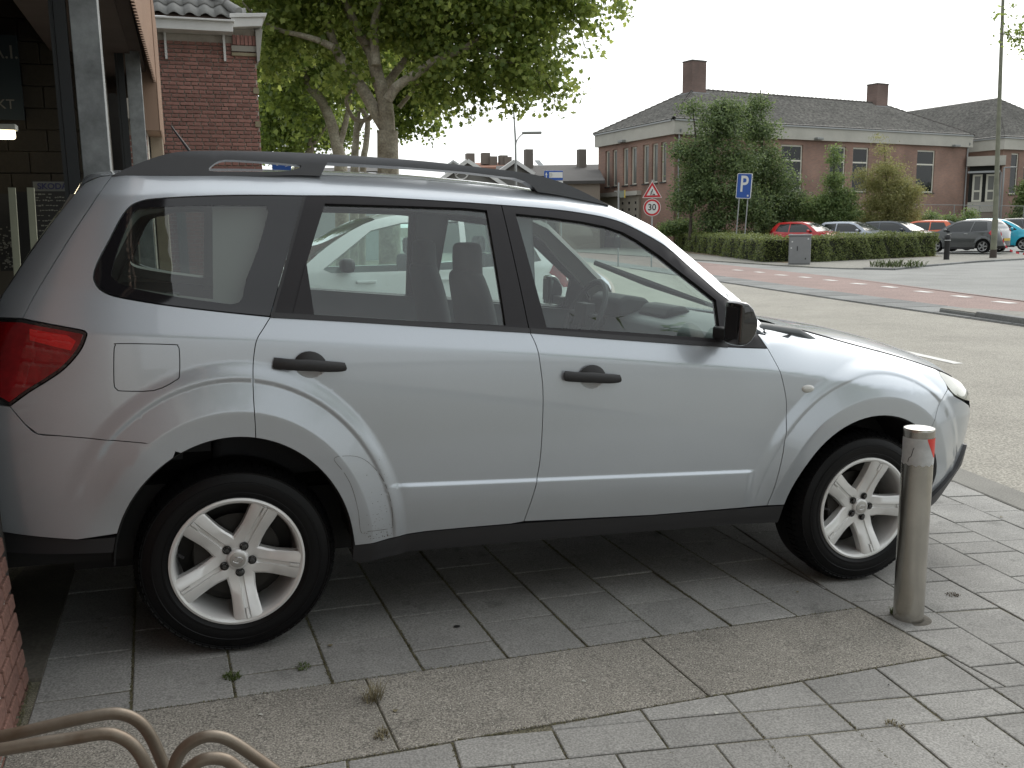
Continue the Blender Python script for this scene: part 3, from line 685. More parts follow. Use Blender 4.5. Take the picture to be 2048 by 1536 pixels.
# interior
def seat(x, y, back=True):
    s = empty_part('front_seat', car)
    b = MB(); b.prism([(-.27,.16),(.25,.20),(.27,.34),(.1,.35),(-.20,.31)], -.25, .25)
    b.V = [(x+a, y+c, .42+bz) for a, bz, c in b.V]; b.build('seat_cushion', SEATM, s, True, bevel=.03)
    V = []; prof = [(-.20,.30,.25),(-.24,.55,.26),(-.285,.78,.25),(-.31,.86,.19),(-.315,.905,.12)]
    for dx, dz, w in prof:
        for q, t in ((-1, .0), (-.7, .05), (0, .06), (.7, .05), (1, .0), (.8, -.05), (0, -.06), (-.8, -.05)): V.append((x+dx+t, y+q*w, .42+dz))
    k = 8; F = [(i*k+j, i*k+(j+1) % k, (i+1)*k+(j+1) % k, (i+1)*k+j) for i in range(len(prof)-1) for j in range(k)]+[tuple(range(k-1,-1,-1)), tuple((len(prof)-1)*k+j for j in range(k))]
    sbk = mesh('seat_back', V, F, SEATM, s, True); outward(sbk.data); sd = sbk.modifiers.new('smooth', 'SUBSURF'); sd.levels = 1; sd.render_levels = 2
    V = []; prof = [(-.30,.83,.10),(-.305,.86,.125),(-.31,.93,.13),(-.312,.985,.115),(-.312,1.01,.07)]
    for dx, dz, w in prof:
        for q, t in ((-1, .0), (-.7, .045), (0, .055), (.7, .045), (1, .0), (.8, -.045), (0, -.05), (-.8, -.045)): V.append((x+dx+t, y+q*w, .42+dz))
    hr_ = mesh('headrest', V, F, SEATM, s, True); outward(hr_.data); sd = hr_.modifiers.new('smooth', 'SUBSURF'); sd.levels = 1; sd.render_levels = 2
    MB().bar((x-.30, y-.05, 1.18), (x-.305, y-.05, 1.26), .006).bar((x-.30, y+.05, 1.18), (x-.305, y+.05, 1.26), .006).build('headrest_post', CHROME, s)
def empty_part(name, parent, loc=(0,0,0)):
    o = bpy.data.objects.new(name, None); C.objects.link(o); o.parent = parent; o.location = loc; return o
seat(1.255, -.37); seat(1.255, .37)
rs = empty_part('rear_seat', car)
b = MB(); b.prism([(-.1,.55),(.42,.58),(.44,.70),(.1,.70),(-.02,.72),(-.10,1.10),(-.20,1.12),(-.22,.6)], -.62, .62); b.V = [(a+.15, c, z) for a, z, c in b.V]
b.build('bench', SEATM, rs, True, bevel=.03)
db = MB(); db.prism([(2.42,1.05),(2.30,1.105),(2.12,1.125),(2.02,1.10),(1.93,1.07),(1.88,.98),(1.92,.80),(2.3,.7)], -.76, .76); db.V = [(a, c, z) for a, z, c in db.V]
dsh = db.build('dashboard', INT_M, car, True, bevel=.02)
b = MB(); b.prism([(2.12,1.10),(2.06,1.165),(1.95,1.175),(1.90,1.15),(1.90,1.06)], .19, .55); b.V = [(a, c, z) for a, z, c in b.V]; b.build('instrument_cowl', INT_D, dsh, True, bevel=.02)
b = MB(); b.prism([(2.14,1.11),(2.10,1.15),(2.02,1.145),(1.98,1.09)], -.15, .15); b.V = [(a, c, z) for a, z, c in b.V]; b.build('dash_pod', INT_D, dsh, True, bevel=.02)
b = MB(); ring = []
tilt = math.radians(24)
for i in range(28):
    a = 2*PI*i/28; r = .185; u, v = r*math.cos(a), r*math.sin(a); ring.append((1.80+v*math.sin(tilt), .37+u, 1.065+v*math.cos(tilt)))
b.tube(ring, .015, 8, closed=True); sw = b.build('steering_wheel', INT_D, car, True)
b = MB(); b.bar((1.80,.37,1.065),(1.95,.37,1.0),.03); b.box((1.80,.37,1.065),(.05,.15,.12))
for a in (0, PI, -PI/2): b.bar((1.80,.37,1.065),(1.80+.18*math.sin(a)*math.sin(tilt), .37+.18*math.cos(a), 1.065+.18*math.sin(a)*math.cos(tilt)),.014)
b.build('steering_hub', INT_D, sw)
MB().box((1.765,0,1.44),(.03,.12,.05)).bar((1.77,0,1.46),(1.82,0,1.52),.006).build('interior_mirror', INT_D, car, bevel=.012)
for side in (-1, 1):
    MB().box((1.50, side*.35, 1.545), (.14, .32, .015), m=None).build('sun_visor', INT_L, car, bevel=.006)
hl_ = lid('headliner', [(x, z-.035, xc, zc-.045) for x, z, xc, zc in rows if -.3 < x < 1.40], INT_L, car, lambda x, z: FN(x, z+.035)-.02, 2.6, 10)
b = MB(); b.box((-.45, 0, .72), (.75, 1.35, .08)); b.box((-.2, 0, .9), (.06, 1.3, .5)); b.build('load_floor', INT_D, car)
MB().tube([(1.93,.56,1.325),(2.12,.33,1.235),(2.36,.05,1.135)], [.014,.02,.012], 6).build('dark_strip', INT_D, car)  # dark bar slanting from the far pillar down to the cowl
# seat belt and clutter glimpsed in the rear
MB().box((.13,.69,1.30),(.045,.01,.42)).build('seat_belt', INT_D, car)
MB().box((.10,-.60,1.10),(.10,.10,.26)).box((.02,-.52,1.02),(.2,.3,.12)).build('folded_coat', mat('blue_grey_cloth', (.10,.12,.15), .9, var=.4, vscale=20), car, bevel=.03)

# wheels
def make_wheel(spoke0):
    w = empty_part('wheel', car)
    R0_, W2 = .3385, .1125
    prof = [(.222,.085),(.226,.102),(.236,.1095),(.243,.1118),(.2445,.1135),(.250,.1140),(.2515,.1125),(.262,.1140),(.270,.1145),(.281,.1135),(.2825,.1148),(.287,.1140),(.2885,.1118),(.297,.1095),(.305,.106),(.314,.1015),(.3155,.1035),(.3185,.1035),(.320,.100),(.329,.091),(.3345,.080),(.3365,.066),(.3385,.05),(.339,.0),(.3385,-.05),(.335,-.09),(.30,-.112),(.25,-.113),(.222,-.09)]
    b = MB(); b.lathe([(r, -h) for r, h in prof], (0,0,0), 'Y', 96); ty = b.build('tyre', RUBBER, w, True)
    bk = MB()
    for i in range(78):
        a = 2*PI*i/78; ca, sa = math.cos(a), math.sin(a)
        for y0, y1, r0, r1, dth in ((-.099,-.062,.3215,.3400,.030),(-.056,-.012,.3380,.3420,.030)):
            V = []
            for th, (yy, rr) in ((-dth, (y0, r0)), (dth, (y0, r0)), (dth, (y1, r1)), (-dth, (y1, r1))):
                for lift in (0, .0062):
                    r = rr+lift*.8-.002; V.append((r*math.cos(a+th), yy-(lift*.5 if yy < -.09 else 0), r*math.sin(a+th)))
            bk.add(V, [(1,3,5,7),(0,1,7,6),(2,4,5,3),(0,2,3,1),(4,6,7,5)])
    bk.build('tread_blocks', RUBBER, ty)
    rim = mesh_rim(w, spoke0)
    return w
def mesh_rim(w, spoke0):
    b = MB()
    b.lathe([(.214,-.108),(.222,-.112),(.2295,-.110),(.2305,-.104),(.2255,-.098)], (0,0,0), 'Y', 96)
    b.lathe([(.2150,-.1085),(.2090,-.100),(.205,-.080),(.203,-.03),(.198,.08)], (0,0,0), 'Y', 96)
    rim = b.build('rim', ALLOY, w, True)
    # spokes
    s = MB()
    for k in range(5):
        A = math.radians(spoke0+72*k)
        def pt(r, t, y):   # r along, t across
            return (r*math.cos(A)-t*math.sin(A), y, r*math.sin(A)+t*math.cos(A))
        st = [(.036,.040,-.074),(.055,.050,-.0745),(.075,.048,-.0765),(.10,.0445,-.081),(.13,.0435,-.089),(.16,.0455,-.097),(.19,.0485,-.104),(.2125,.0505,-.1085)]
        V = []
        cross = ((-1,.028),(-1,.006),(-.86,.0),(-.20,-.0015),(-.13,.0045),(.13,.0045),(.20,-.0015),(.86,0),(1,.006),(1,.028))
        for r, hw, y in st:
            g = 1 if .06 < r < .2 else .15
            for q, dy in cross:
                if abs(q) <= .2 and g < 1: dy *= g
                V.append(pt(r, q*hw, y+dy if dy < .02 else y+.040))
        m_ = len(cross)
        F = [(i*m_+j, (i+1)*m_+j, (i+1)*m_+j+1, i*m_+j+1) for i in range(len(st)-1) for j in range(m_-1)]
        s.add(V, F)
        # raised peg in the groove
        V = []
        for r, y in ((.178,-.1035),(.212,-.111)):
            for q, dy in ((-.0055,.004),(-.004,-.0008),(.004,-.0008),(.0055,.004)): V.append(pt(r, q, y+dy))
        s.add(V, [(0,4,5,1),(1,5,6,2),(2,6,7,3),(0,1,2,3),(4,7,6,5)])
        # web filling the corner between neighbouring spokes
        A2 = A+math.radians(36)
        V = []
        for r, a_, y in ((.02,A,-.073),(.058,A+.42,-.0735),(.071,A2-.10,-.0725),(.0745,A2,-.0720),(.071,A2+.10,-.0725),(.058,A+2*math.radians(36)-.42,-.0735)):
            V.append((r*math.cos(a_), y, r*math.sin(a_)))
        V2 = [(x, y+.03, z) for x, y, z in V]
        s.add(V+V2, [(0,1,2,3,4,5)]+[(i, i+6, i+7, i+1) for i in range(1, 5)])
    sp = s.build('spokes', ALLOY, rim, True)
    b = MB(); b.lathe([(0,-.0885),(.020,-.0885),(.031,-.087),(.036,-.083),(.038,-.074),(.060,-.0735),(.060,-.03)], (0,0,0), 'Y', 40); b.build('hub', ALLOY, rim, True)
    b = MB(); b.lathe([(0,-.0905),(.024,-.0905),(.0275,-.0893),(.0275,-.087)], (0,0,0), 'Y', 32); cp = b.build('centre_cap', mat('cap', (.45,.44,.42), .3, .6), rim, True)
    # oval badge of six small stars, raised and worn
    b = MB(); ov = [(.016*math.cos(2*PI*i/28), -.0908, .0105*math.sin(2*PI*i/28)) for i in range(28)]; b.tube(ov, .0009, 5, closed=True)
    for px, pz, r in ((-.008,.002,.0035),(.0,.0045,.002),(.007,.0035,.002),(-.001,-.001,.002),(.006,-.002,.002),(.001,-.005,.002)):
        P = [((r if i % 2 == 0 else r*.4)*math.cos(PI*i/4)+px, -.0912, (r if i % 2 == 0 else r*.4)*math.sin(PI*i/4)+pz) for i in range(8)]
        b.add(P, [tuple(range(8))])
    b.build('star_badge', CHROME, cp)
    for k in range(5):
        A = math.radians(spoke0+72*k); r = .050; c = (r*math.cos(A), 0, r*math.sin(A))
        b = MB(); b.lathe([(.0155,-.0715),(.0155,-.079),(.0125,-.0795),(.0115,-.0745),(.0095,-.0745)], c, 'Y', 20)
        b.build('bolt_recess', mat('bolt_dark', (.012,.012,.012), .35), rim, True)
        b = MB(); b.lathe([(.0100,-.072),(.0098,-.085),(.0075,-.088),(.0,-.0885)], c, 'Y', 6); b.build('lug_nut', mat('nut', (.10,.10,.10), .25, .9), rim)
    b = MB(); b.lathe([(.0,-.02),(.150,-.02),(.150,-.005),(.09,-.004),(.05,.03)], (0,0,0), 'Y', 48); b.lathe([(.198,.05),(.0,.05)], (0,0,0), 'Y', 32)
    b.box((-.115,-.015,.03), (.06,.06,.15)); b.build('brake_disc', mat('disc_metal', (.035,.033,.03), .5, .6), rim)
    MB().bar((-.196,-.085,.035),(-.180,-.105,.030),.005).build('valve', PLASTIC, rim)
    return rim
Y_W = -.765
w1 = make_wheel(63); w1.location = (0, Y_W, .332); w1.scale = (.982, .982, .982)
def place_wheel(x, y, steer=0, spin=0, flip=False):
    c = w1.copy(); C.objects.link(c)
    for ch in [k for k in bpy.data.objects if k.parent == w1]: copy_tree(ch, c)
    c.rotation_euler = (0, -math.radians(spin), steer+(PI if flip else 0)); c.location = (x, y, .332)
    return c
place_wheel(2.615, Y_W, steer=-.015, spin=8)
place_wheel(0, -Y_W, spin=30, flip=True); place_wheel(2.615, -Y_W, spin=11, flip=True)

# ------------------------------------------------------------------ ground sheets
ASPH = mat('worn_asphalt', (.31, .295, .255), .92, coords='World', var=.16, vscale=.45, stain=.22, chips=.3, cscale=60, speck=.34, sscale=70, bump=.3, bscale=70, bdist=.01)
ASPH2 = mat('side_street_asphalt', (.265, .268, .255), .92, coords='World', stain=.3, var=.22, vscale=.5, speck=.22, sscale=30)
REDASPH = mat('red_cycle_surface', (.28, .20, .178), .92, coords='World', stain=.25, var=.2, vscale=.8, speck=.22, sscale=30)
CONC = mat('concrete_floor', (.14, .128, .105), .9, var=.5, vscale=3, speck=.15, sscale=90, bump=.3, bscale=40)
TILE = mat('paving_tile', (.300, .296, .280), .88, coords='World', var=.30, vscale=2.1, speck=.26, sscale=150, rand=.10, bump=.45, bscale=160, bdist=.003, stain=.45)
SLAB = mat('rough_slab', (.268, .252, .220), .93, coords='World', var=.30, vscale=1.6, speck=.5, sscale=170, rand=.06, bump=.6, bscale=210, bdist=.003, stain=.4, chips=.35, cscale=150)
KERB = mat('kerb_concrete', (.21, .205, .185), .9, var=.25, vscale=2, speck=.2, sscale=100, rand=.08, bump=.4, bscale=120, bdist=.003)
DKERB = mat('dark_gutter_slab', (.20, .205, .20), .92, var=.2, vscale=1.5, speck=.2, sscale=60, rand=.2)
JOINT = mat('joint_sand', (.20, .185, .14), 1, coords='World', col2=(.08, .075, .045), vscale=7, speck=.5, sscale=200, bump=.6, bscale=200, bdist=.004)
WHITEP = mat('road_paint', (.68, .68, .65), .8, var=.18, vscale=9)
FARPAVE = mat('pavement_far', (.235, .228, .200), .93, var=.16, vscale=.9, speck=.2, sscale=14)
EARTH = mat('earth_and_grass', (.085, .09, .05), 1, col2=(.12, .105, .075), vscale=.4, speck=.4, sscale=12)
MOSS = mat('moss_and_weeds', (.10, .098, .045), 1, col2=(.13, .115, .07), vscale=30)

def sheet(name, poly, z, m, kind='structure'):
    o = mesh(name, [(x, y, z) for x, y in poly], [tuple(range(len(poly)))] if area(poly) > 0 else [tuple(range(len(poly)))[::-1]], m); o['kind'] = kind; return o
sheet('ground', [(-700,-700),(1200,-700),(1200,1400),(-700,1400)], -.42, EARTH)
KO = [(4.716, 0.716), (4.618, 0.1)]; KI = [(4.429, 0.405), (4.317, -0.178)]
kd = np.array(KO[0])-np.array(KO[1]); kd = kd/np.linalg.norm(kd); kn = np.array((kd[1], -kd[0]))      # along the kerb (away) and towards the road
K0 = np.array(KO[0])
def kp(s, t): return tuple(K0+kd*s+kn*t)
# road sheets lie at z = -0.2; the lane lines bend gently to the left beyond the side street
def ext(pts, a, b):
    p = [np.array(q[:2], float) for q in pts]; d0 = p[0]-p[1]; d0 /= np.linalg.norm(d0); d1 = p[-1]-p[-2]; d1 /= np.linalg.norm(d1)
    return [tuple(p[0]+d0*a)]+[tuple(q) for q in p]+[tuple(p[-1]+d1*b)]
gband = ext([(13.98,18.9),(13.4,15.6),(12.75,11.7),(12.40,9.3)], 60, 30)       # road edge of the gutter band
rnear = ext([(15.2,19.6),(14.5,15.6),(13.55,10.9),(13.1,8.4)], 60, 30)
rfar = ext([(18.6,21.6),(17.95,18.2),(17.0,14.73),(16.0,11.0)], 60, 30)
sheet('road', [(3.9,-60),(60,-60),(60,120),(3.9,120)], -.204, ASPH)
sheet('side_street', [rfar[0], *rfar[1:-1], rfar[-1], (60,-22), (60,30), (31.57,25.2), (28.42,24.4),(24.4,22.8),(22.2,21.6),(21.4,22.4),(21.3,24.0),(24.5,40),(34,76)], -.199, ASPH2)
sheet('cycle_lane', rnear+rfar[::-1], -.195, REDASPH)
o_ = sheet('gutter_bed', gband+rnear[::-1], -.1935, DKERB)
# individual dark slabs of the gutter band
def along(pts, step):
    P = [np.array(p) for p in pts]; out = []; need = 0
    for a, b in zip(P[:-1], P[1:]):
        L = np.linalg.norm(b-a); t = need
        while t < L: out.append((a+(b-a)*t/L, (b-a)/L)); t += step
        need = t-L
    return out
root = o_
path = gband[1:-1][::-1]; path = ext(path, 3, 9)
sp = along(path, 1.0)
slab = None
for i, (p, d) in enumerate(sp[:24]):
    n_ = np.array((d[1], -d[0])); w = .50
    for k in (0,):
        c = p+d*.5+n_*(.55)
        if slab is None:
            b = MB(); b.box((0,0,0), (.965, 1.02, .014)); slab = b.build('gutter_slab', DKERB, root); s_ = slab
        else: s_ = slab.copy(); C.objects.link(s_); s_.parent = root
        s_.location = (c[0], c[1], -.188+random.uniform(-.001, .001)); s_.rotation_euler = (0, 0, math.atan2(d[1], d[0]))
# cycle lane dashes, road dash
dash = [(17.78, 22.73), (17.36, 20.9), (17.23, 19.54), (16.93, 17.97), (16.58, 16.37), (16.39, 14.99), (15.94, 13.34), (15.6, 11.86), (15.19, 10.34)]
dash = [(17.95,24.3)]+dash+[(14.85,8.85),(14.5,7.3),(14.1,5.8)]
for i in range(len(dash)-1):
    a = np.array(dash[i]); b_ = np.array(dash[i+1]) if i < len(dash)-1 else a; d = (b_-a)/np.linalg.norm(b_-a); n_ = np.array((d[1], -d[0])); L, w = .26, .13
    P = [a+d*L+n_*w*.55, a+d*L-n_*w, a-d*L-n_*w*.6, a-d*L+n_*w]
    o = sheet('lane_dash', [tuple(p) for p in P], -.1905, WHITEP)
a, b_ = [np.array(p) for p in [(8.63, 5.15), (8.35, 4.39)]]
d = (b_-a); L = np.linalg.norm(d); d /= L; n_ = np.array((d[1], -d[0])); dd = np.array((-.165,-.986))
a2 = b_-dd*3.0
sheet('centre_line_mark', [tuple(b_+n_*.0), tuple(a2), tuple(a2+np.array((-.12,.02))), tuple(b_+np.array((-.12,.02)))], -.199, WHITEP)
# raised island at the right edge of the picture: kerb stones and paving
isl = [(12.62,9.30),(12.45,8.3),(12.22,7.1),(11.9,5.6),(11.4,3.6),(10.8,1.4),(10.0,-2)]
isr = [(13.05,9.0),(13.3,8.0),(13.1,6.9),(12.85,5.4),(12.5,3.4),(12.1,1.2),(11.6,-2)]
def prism_obj(name, poly, z0, z1, m, parent=None, bevel=0, kind=None):
    o = MB().prism(poly, z0, z1).build(name, m, parent, bevel=bevel)
    if kind: o['kind'] = kind
    return o
isl_o = prism_obj('traffic_island', isl+isr[::-1], -.25, -.115, FARPAVE, kind='structure')
for i in range(len(isl)-1):
    a = np.array(isl[i]); b_ = np.array(isl[i+1]); L = np.linalg.norm(b_-a); k = max(1, round(L/1.0)); d = (b_-a)/L; n_ = np.array((-d[1], d[0]))
    for j in range(k):
        p = a+d*L*j/k; q = a+d*(L*(j+1)/k-.012); z1 = -.09 if not (i == 0 and j == 0) else -.13
        prism_obj('kerb_stone', [tuple(p-n_*.02), tuple(q-n_*.02), tuple(q+n_*.14), tuple(p+n_*.14)], -.25, z1, DKERB, isl_o, .012)
# far pavement with its kerb, curving round the corner
fk = [(21.74, 23.18), (21.64, 22.37), (22.1, 21.41), (24.4, 22.6), (26.31, 23.39), (28.42, 24.23), (31.57, 25.01)]
fk = [(20.9,26),(21.0,24.2),(21.2,22.9)]+fk[1:]+[(40,27.3),(60,31)]
farp = prism_obj('far_pavement', fk+[(60,140),(24,140),(22.5,60)], -.3, -.155, FARPAVE, kind='structure')
for i in range(1, len(fk)-1):
    a = np.array(fk[i]); b_ = np.array(fk[i+1]); L = np.linalg.norm(b_-a)
    if L > 9: k = 9; L_ = 9.
    else: k = max(1, round(L/1.0)); L_ = L
    d = (b_-a)/L; n_ = np.array((-d[1], d[0]))
    for j in range(k):
        p = a+d*L_*j/k; q = a+d*(L_*(j+1)/k-.015)
        prism_obj('kerb_stone', [tuple(p-n_*.03), tuple(q-n_*.03), tuple(q+n_*.15), tuple(p+n_*.15)], -.3, -.135 if i > 2 else -.17, DKERB, farp, .015)
sheet('car_park', [(24.5,30.5),(60,33),(75,75),(40,64)], -.15, ASPH2)

# ------------------------------------------------------------------ the forecourt paving
pave = empty('pavement', frame=SLOPE); pave['kind'] = 'structure'
def far_out(s): return kp(s, -.27)
P = [(-12,-30),(3.2,-30), tuple(K0+kd*-30+kn*-.0), tuple(K0+kd*90), (-30, 92),(-30,-30)]
P = [(-30,-30), tuple(K0+kd*-30+kn*.01), tuple(K0+kd*40+kn*.01), (-30, 42)]
o = mesh('sand_bed', [(x, y, -.0055) for x, y in P], [(0,1,2,3)], JOINT, pave)
U = .3067; O_ = np.array((-.3374, -1.2008)); cu, su = math.cos(.03), math.sin(.03)
def uv2xy(u, v): return (O_[0]+(u*cu-v*su)*U, O_[1]+(u*su+v*cu)*U)
th2 = math.radians(8); c2, s2_ = math.cos(th2), math.sin(th2)
def f2(u, v):      # second grid, turned by eight degrees
    return (u*c2+v*s2_, -u*s2_+v*c2)
def clip(poly, p, n):          # keep the side of the line (p, n) where (q-p).n > 0
    out = []
    for i in range(len(poly)):
        a = np.array(poly[i]); b = np.array(poly[(i+1) % len(poly)]); da = (a-p)@n; db = (b-p)@n
        if da >= 0: out.append(tuple(a))
        if da*db < 0: out.append(tuple(a+(b-a)*da/(da-db)))
    return out
def tile_mesh(poly, ch=.0035, t=.03):
    q = inset(poly, ch)
    if area(poly) < 0: poly = poly[::-1]
    n = len(poly); V = [(x, y, -t) for x, y in poly]+[(x, y, -ch*.7) for x, y in poly]+[(x, y, 0) for x, y in q]
    F = [tuple(range(2*n, 3*n))]
    for i in range(n):
        j = (i+1) % n; F += [(i, j, j+n, i+n), (i+n, j+n, j+2*n, i+2*n)]
    return V, F
cache = {}
ntile = [0]
many = MB()
def put_tile(corners, m, name='paving_tile', gap=.0035, key=None):
    """corners in xy of the forecourt"""
    if len(corners) < 3: return
    c = np.mean(corners, 0); q = [tuple(np.array(p)-c) for p in corners]
    if area(q) < 0: q = q[::-1]
    if abs(area(q)) < .004: return
    q = inset(q, gap)
    dist = math.hypot(c[0]-.1, c[1]+4)
    dz = random.uniform(-.0024, .0020)
    if ntile[0] >= 292 or c[1] > 1.6 or c[0] < -1:
        V, F = tile_mesh(q); many.add([(x+c[0], y+c[1], z+dz) for x, y, z in V], F); return
    ntile[0] += 1
    if key and key in cache: o = link(name, cache[key], pave)
    else:
        V, F = tile_mesh(q); o = mesh(name, V, F, m, pave)
        if key: cache[key] = o.data
    o.location = (c[0], c[1], dz); o.rotation_euler = (random.uniform(-.006, .006), random.uniform(-.006, .006), random.uniform(-.004, .004))
kline_p = np.array(kp(0, -.275)); kline_n = -kn
left_p = np.array((-.625, 0.)); left_n = np.array((1., .0))
bandV = -1.5
def uvclip(sq, planes):
    for p, n in planes: sq = clip(sq, np.array(p), np.array(n))
    return sq
cells = []
# region A: columns running away from the camera, staggered by half a tile
for i in range(-3, 9):
    hv = 0 if i % 2 == 0 else .5
    v0 = 0
    while v0 < 30:
        v1 = (v0+1) if (hv == 0 or v0 > 0) else .5
        cells.append(([(i, v0), (i+1, v0), (i+1, v1), (i, v1)], 'A', v0+i*.1)); v0 = v1
# region B: right of column nine
for i in range(5, 24):
    for k in range(-14, 34):
        vv = k+(.45 if i % 2 else -.05)
        if (i*7+k*5) % 9 == 0: hs = ((vv, vv+.5), (vv+.5, vv+1))
        else: hs = ((vv, vv+1),)
        for a_, b_ in hs:
            q = [f2(i-.17, a_), f2(i+.83, a_), f2(i+.83, b_), f2(i-.17, b_)]
            q = uvclip(q, [((9.0, 0), (1, -.0))]); q2 = q
            # only above the lower field
            if len(q) < 3: continue
            q = uvclip(q, [(f2(0, -1.05), (s2_, c2))])
            if len(q) >= 3: cells.append((q, 'B', 2+i))
# region C: below the slab band, rows turned by eight degrees
for i in range(-6, 24):
    j = i+.05
    a_ = -1.05
    for (r0, r1, off) in ((-.05, -1.05, 0), (-1.05, -1.57, 0), (-1.57, -2.57, .47), (-2.57, -3.57, 0), (-3.57, -4.07, .0), (-4.07, -5.07, .5), (-5.07, -6.07, .0), (-6.07, -7.07, .5), (-7.07, -8.07, 0), (-8.07, -9.07, .5)):
        q = [f2(j+off, r1), f2(j+1+off, r1), f2(j+1+off, r0), f2(j+off, r0)]
        if r0 == -.05:
            q = uvclip(q, [((0, bandV), (0, -1))])
        else: q = uvclip(q, [((0, bandV), (0, -1))])
        if len(q) < 3: continue
        if r0 == -.05: q = uvclip(q, [((9.0, 0), (-1, 0))])
        if len(q) >= 3: cells.append((q, 'C', 1+abs(i)*.1-r0))
def cdist(c):
    m = np.mean(c[0], 0); x, y = uv2xy(*m); return math.hypot(x-1.2, (y+2.2)*.8)
cells.sort(key=cdist)
for q, reg, _ in cells:
    P = [uv2xy(*p) for p in q]
    full = len(P) == 4
    P2 = uvclip(P, [(kline_p, kline_n), (left_p, left_n)])
    if len(P2) < 3: continue
    same = full and len(P2) == 4 and max(abs(np.array(P)-np.array(P2)).max(), 0) < 1e-6
    A = abs(area(P2))
    key = (reg, round(A, 4)) if same and (abs(A-U*U) < 1e-4 or abs(A-U*U/2) < 1e-4) else None
    put_tile(P2, TILE, key=key)
o = many.build('paving_tiles_beyond', TILE, pave); o['kind'] = 'stuff'
# band of long rough slabs
for a_, b_ in ((-4.45,-1.05),(-1.05,2.35),(2.35,5.72),(5.72,8.98)):
    P = [uv2xy(a_, bandV), uv2xy(b_, bandV), uv2xy(b_, 0), uv2xy(a_, 0)]
    P = uvclip(P, [(left_p+np.array((-.1,0)), left_n)])
    c = np.mean(P, 0); q = inset([tuple(np.array(p)-c) for p in P], .003); V, F = tile_mesh(q); o = mesh('long_slab', V, F, SLAB, pave); o.location = (c[0], c[1], .0005)
# kerb stones beside the road
for k in range(-14, 26):
    q = [kp(k*1.0+.004, -.272), kp(k*1.0+.996, -.272), kp(k*1.0+.996, -.0), kp(k*1.0+.004, -.0)]
    if k > 14: continue
    c = np.mean(q, 0); V, F = tile_mesh([tuple(np.array(p)-c) for p in q], .008, .12); o = mesh('kerb_stone', V, F, KERB, pave); o.location = (c[0], c[1], .004)
mesh('kerb_run_beyond', [kp(15,-.27)+(.004,), kp(40,-.27)+(.004,), kp(40,0)+(.004,), kp(15,0)+(.004,)], [(3,2,1,0)], KERB, pave)
mesh('kerb_face', [kp(-30,0)+(.0,), kp(40,0)+(.0,), kp(40,0)+(-.5,), kp(-30,0)+(-.5,)], [(0,1,2,3)], KERB, pave)
# weeds, moss tufts and litter in the joints
def tuft(x, y, n, r, h, m, lean=.8, frame=SLOPE, label='', cat='weed', w=.0016):
    V = []; F = []
    for i in range(n):
        a = random.uniform(0, 2*PI); q = r*math.sqrt(random.random()); bx, by = x+q*math.cos(a), y+q*math.sin(a); a2 = random.uniform(0, 2*PI); L = h*random.uniform(.4, 1)
        dx, dy = math.cos(a2)*L*lean, math.sin(a2)*L*lean; k = len(V); sx, sy = -math.sin(a2)*w, math.cos(a2)*w
        V += [(bx-sx, by-sy, 0), (bx+sx, by+sy, 0), (bx+dx*.5+sx, by+dy*.5+sy, L*.6), (bx+dx*.5-sx, by+dy*.5-sy, L*.6), (bx+dx, by+dy, L*.75)]
        F += [(k, k+1, k+2, k+3), (k+3, k+2, k+4)]
    o = mesh('weed_tuft', V, F, m, None, frame=frame); tag(o, label, cat, 'weeds in the paving joints'); return o
DRY = mat('dry_grass', (.22, .19, .11), .9, var=.4, vscale=60)
GRN = mat('weed_green', (.085, .12, .028), .8, var=.5, vscale=60)
p = [(-0.034, -1.052), (0.195, -1.039), (0.379, -1.329), (0.366, -1.55), (1.963, -1.244), (2.905, -1.112), (1.892, -1.931), (2.39, -1.647), (0.827, -0.656)]
tuft(*p[0], 130, .028, .018, GRN, label='green moss tuft in a paving joint below the rear wheel')
tuft(*p[1], 70, .03, .012, GRN, label='small green moss patch right of the tuft below the rear wheel')
tuft(p[2][0], p[2][1], 90, .03, .07, DRY, label='dry straw-coloured grass tuft between the long slabs', w=.001)
tuft(p[3][0], p[3][1], 60, .03, .02, DRY, label='brown plant litter in the joint of the long slabs')
tuft(p[6][0], p[6][1], 50, .03, .012, DRY, label='dry grass clippings in the lower right joint')
tuft(p[5][0], p[5][1], 60, .03, .012, mat('dead_leaf', (.09,.07,.045), .9), label='withered clump lying right of the steel bollard')
tuft(*[(2.515, -1.214)][0], 60, .018, .03, GRN, label='green weed at the foot of the steel bollard')
LEAF_D = mat('fallen_leaf', (.16,.10,.045), .8, var=.4, vscale=40)
for i in range(42):
    x, y = random.uniform(-.5, 4.2), random.uniform(-2.2, .8); r = random.uniform(.004, .012); a = random.uniform(0, 6)
    V = [(x+r*math.cos(a+k)*(.6 if k % 2 else 1), y+r*math.sin(a+k)*(.6 if k % 2 else 1), .003+random.random()*.003) for k in range(6)]
    o = mesh('litter_flake', V, [tuple(range(6))], random.choice([LEAF_D, DRY, mat('pale_chip', (.4,.4,.36), .9), DARKM]), None, frame=SLOPE)
    tag(o, 'tiny scrap of leaf or grit lying on the paving', 'litter', 'litter scraps on the paving')
# two dark spots
for q, r, lb in (([(0.787, -0.864)][0], .011, 'dark oil spot on a paving tile below the rear door'), ):
    o = mesh('oil_spot', [(q[0]+r*1.2*math.cos(2*PI*i/12), q[1]+r*math.sin(2*PI*i/12), .0035) for i in range(12)], [tuple(range(12))], DARKM, None, frame=SLOPE); tag(o, lb, 'spot')
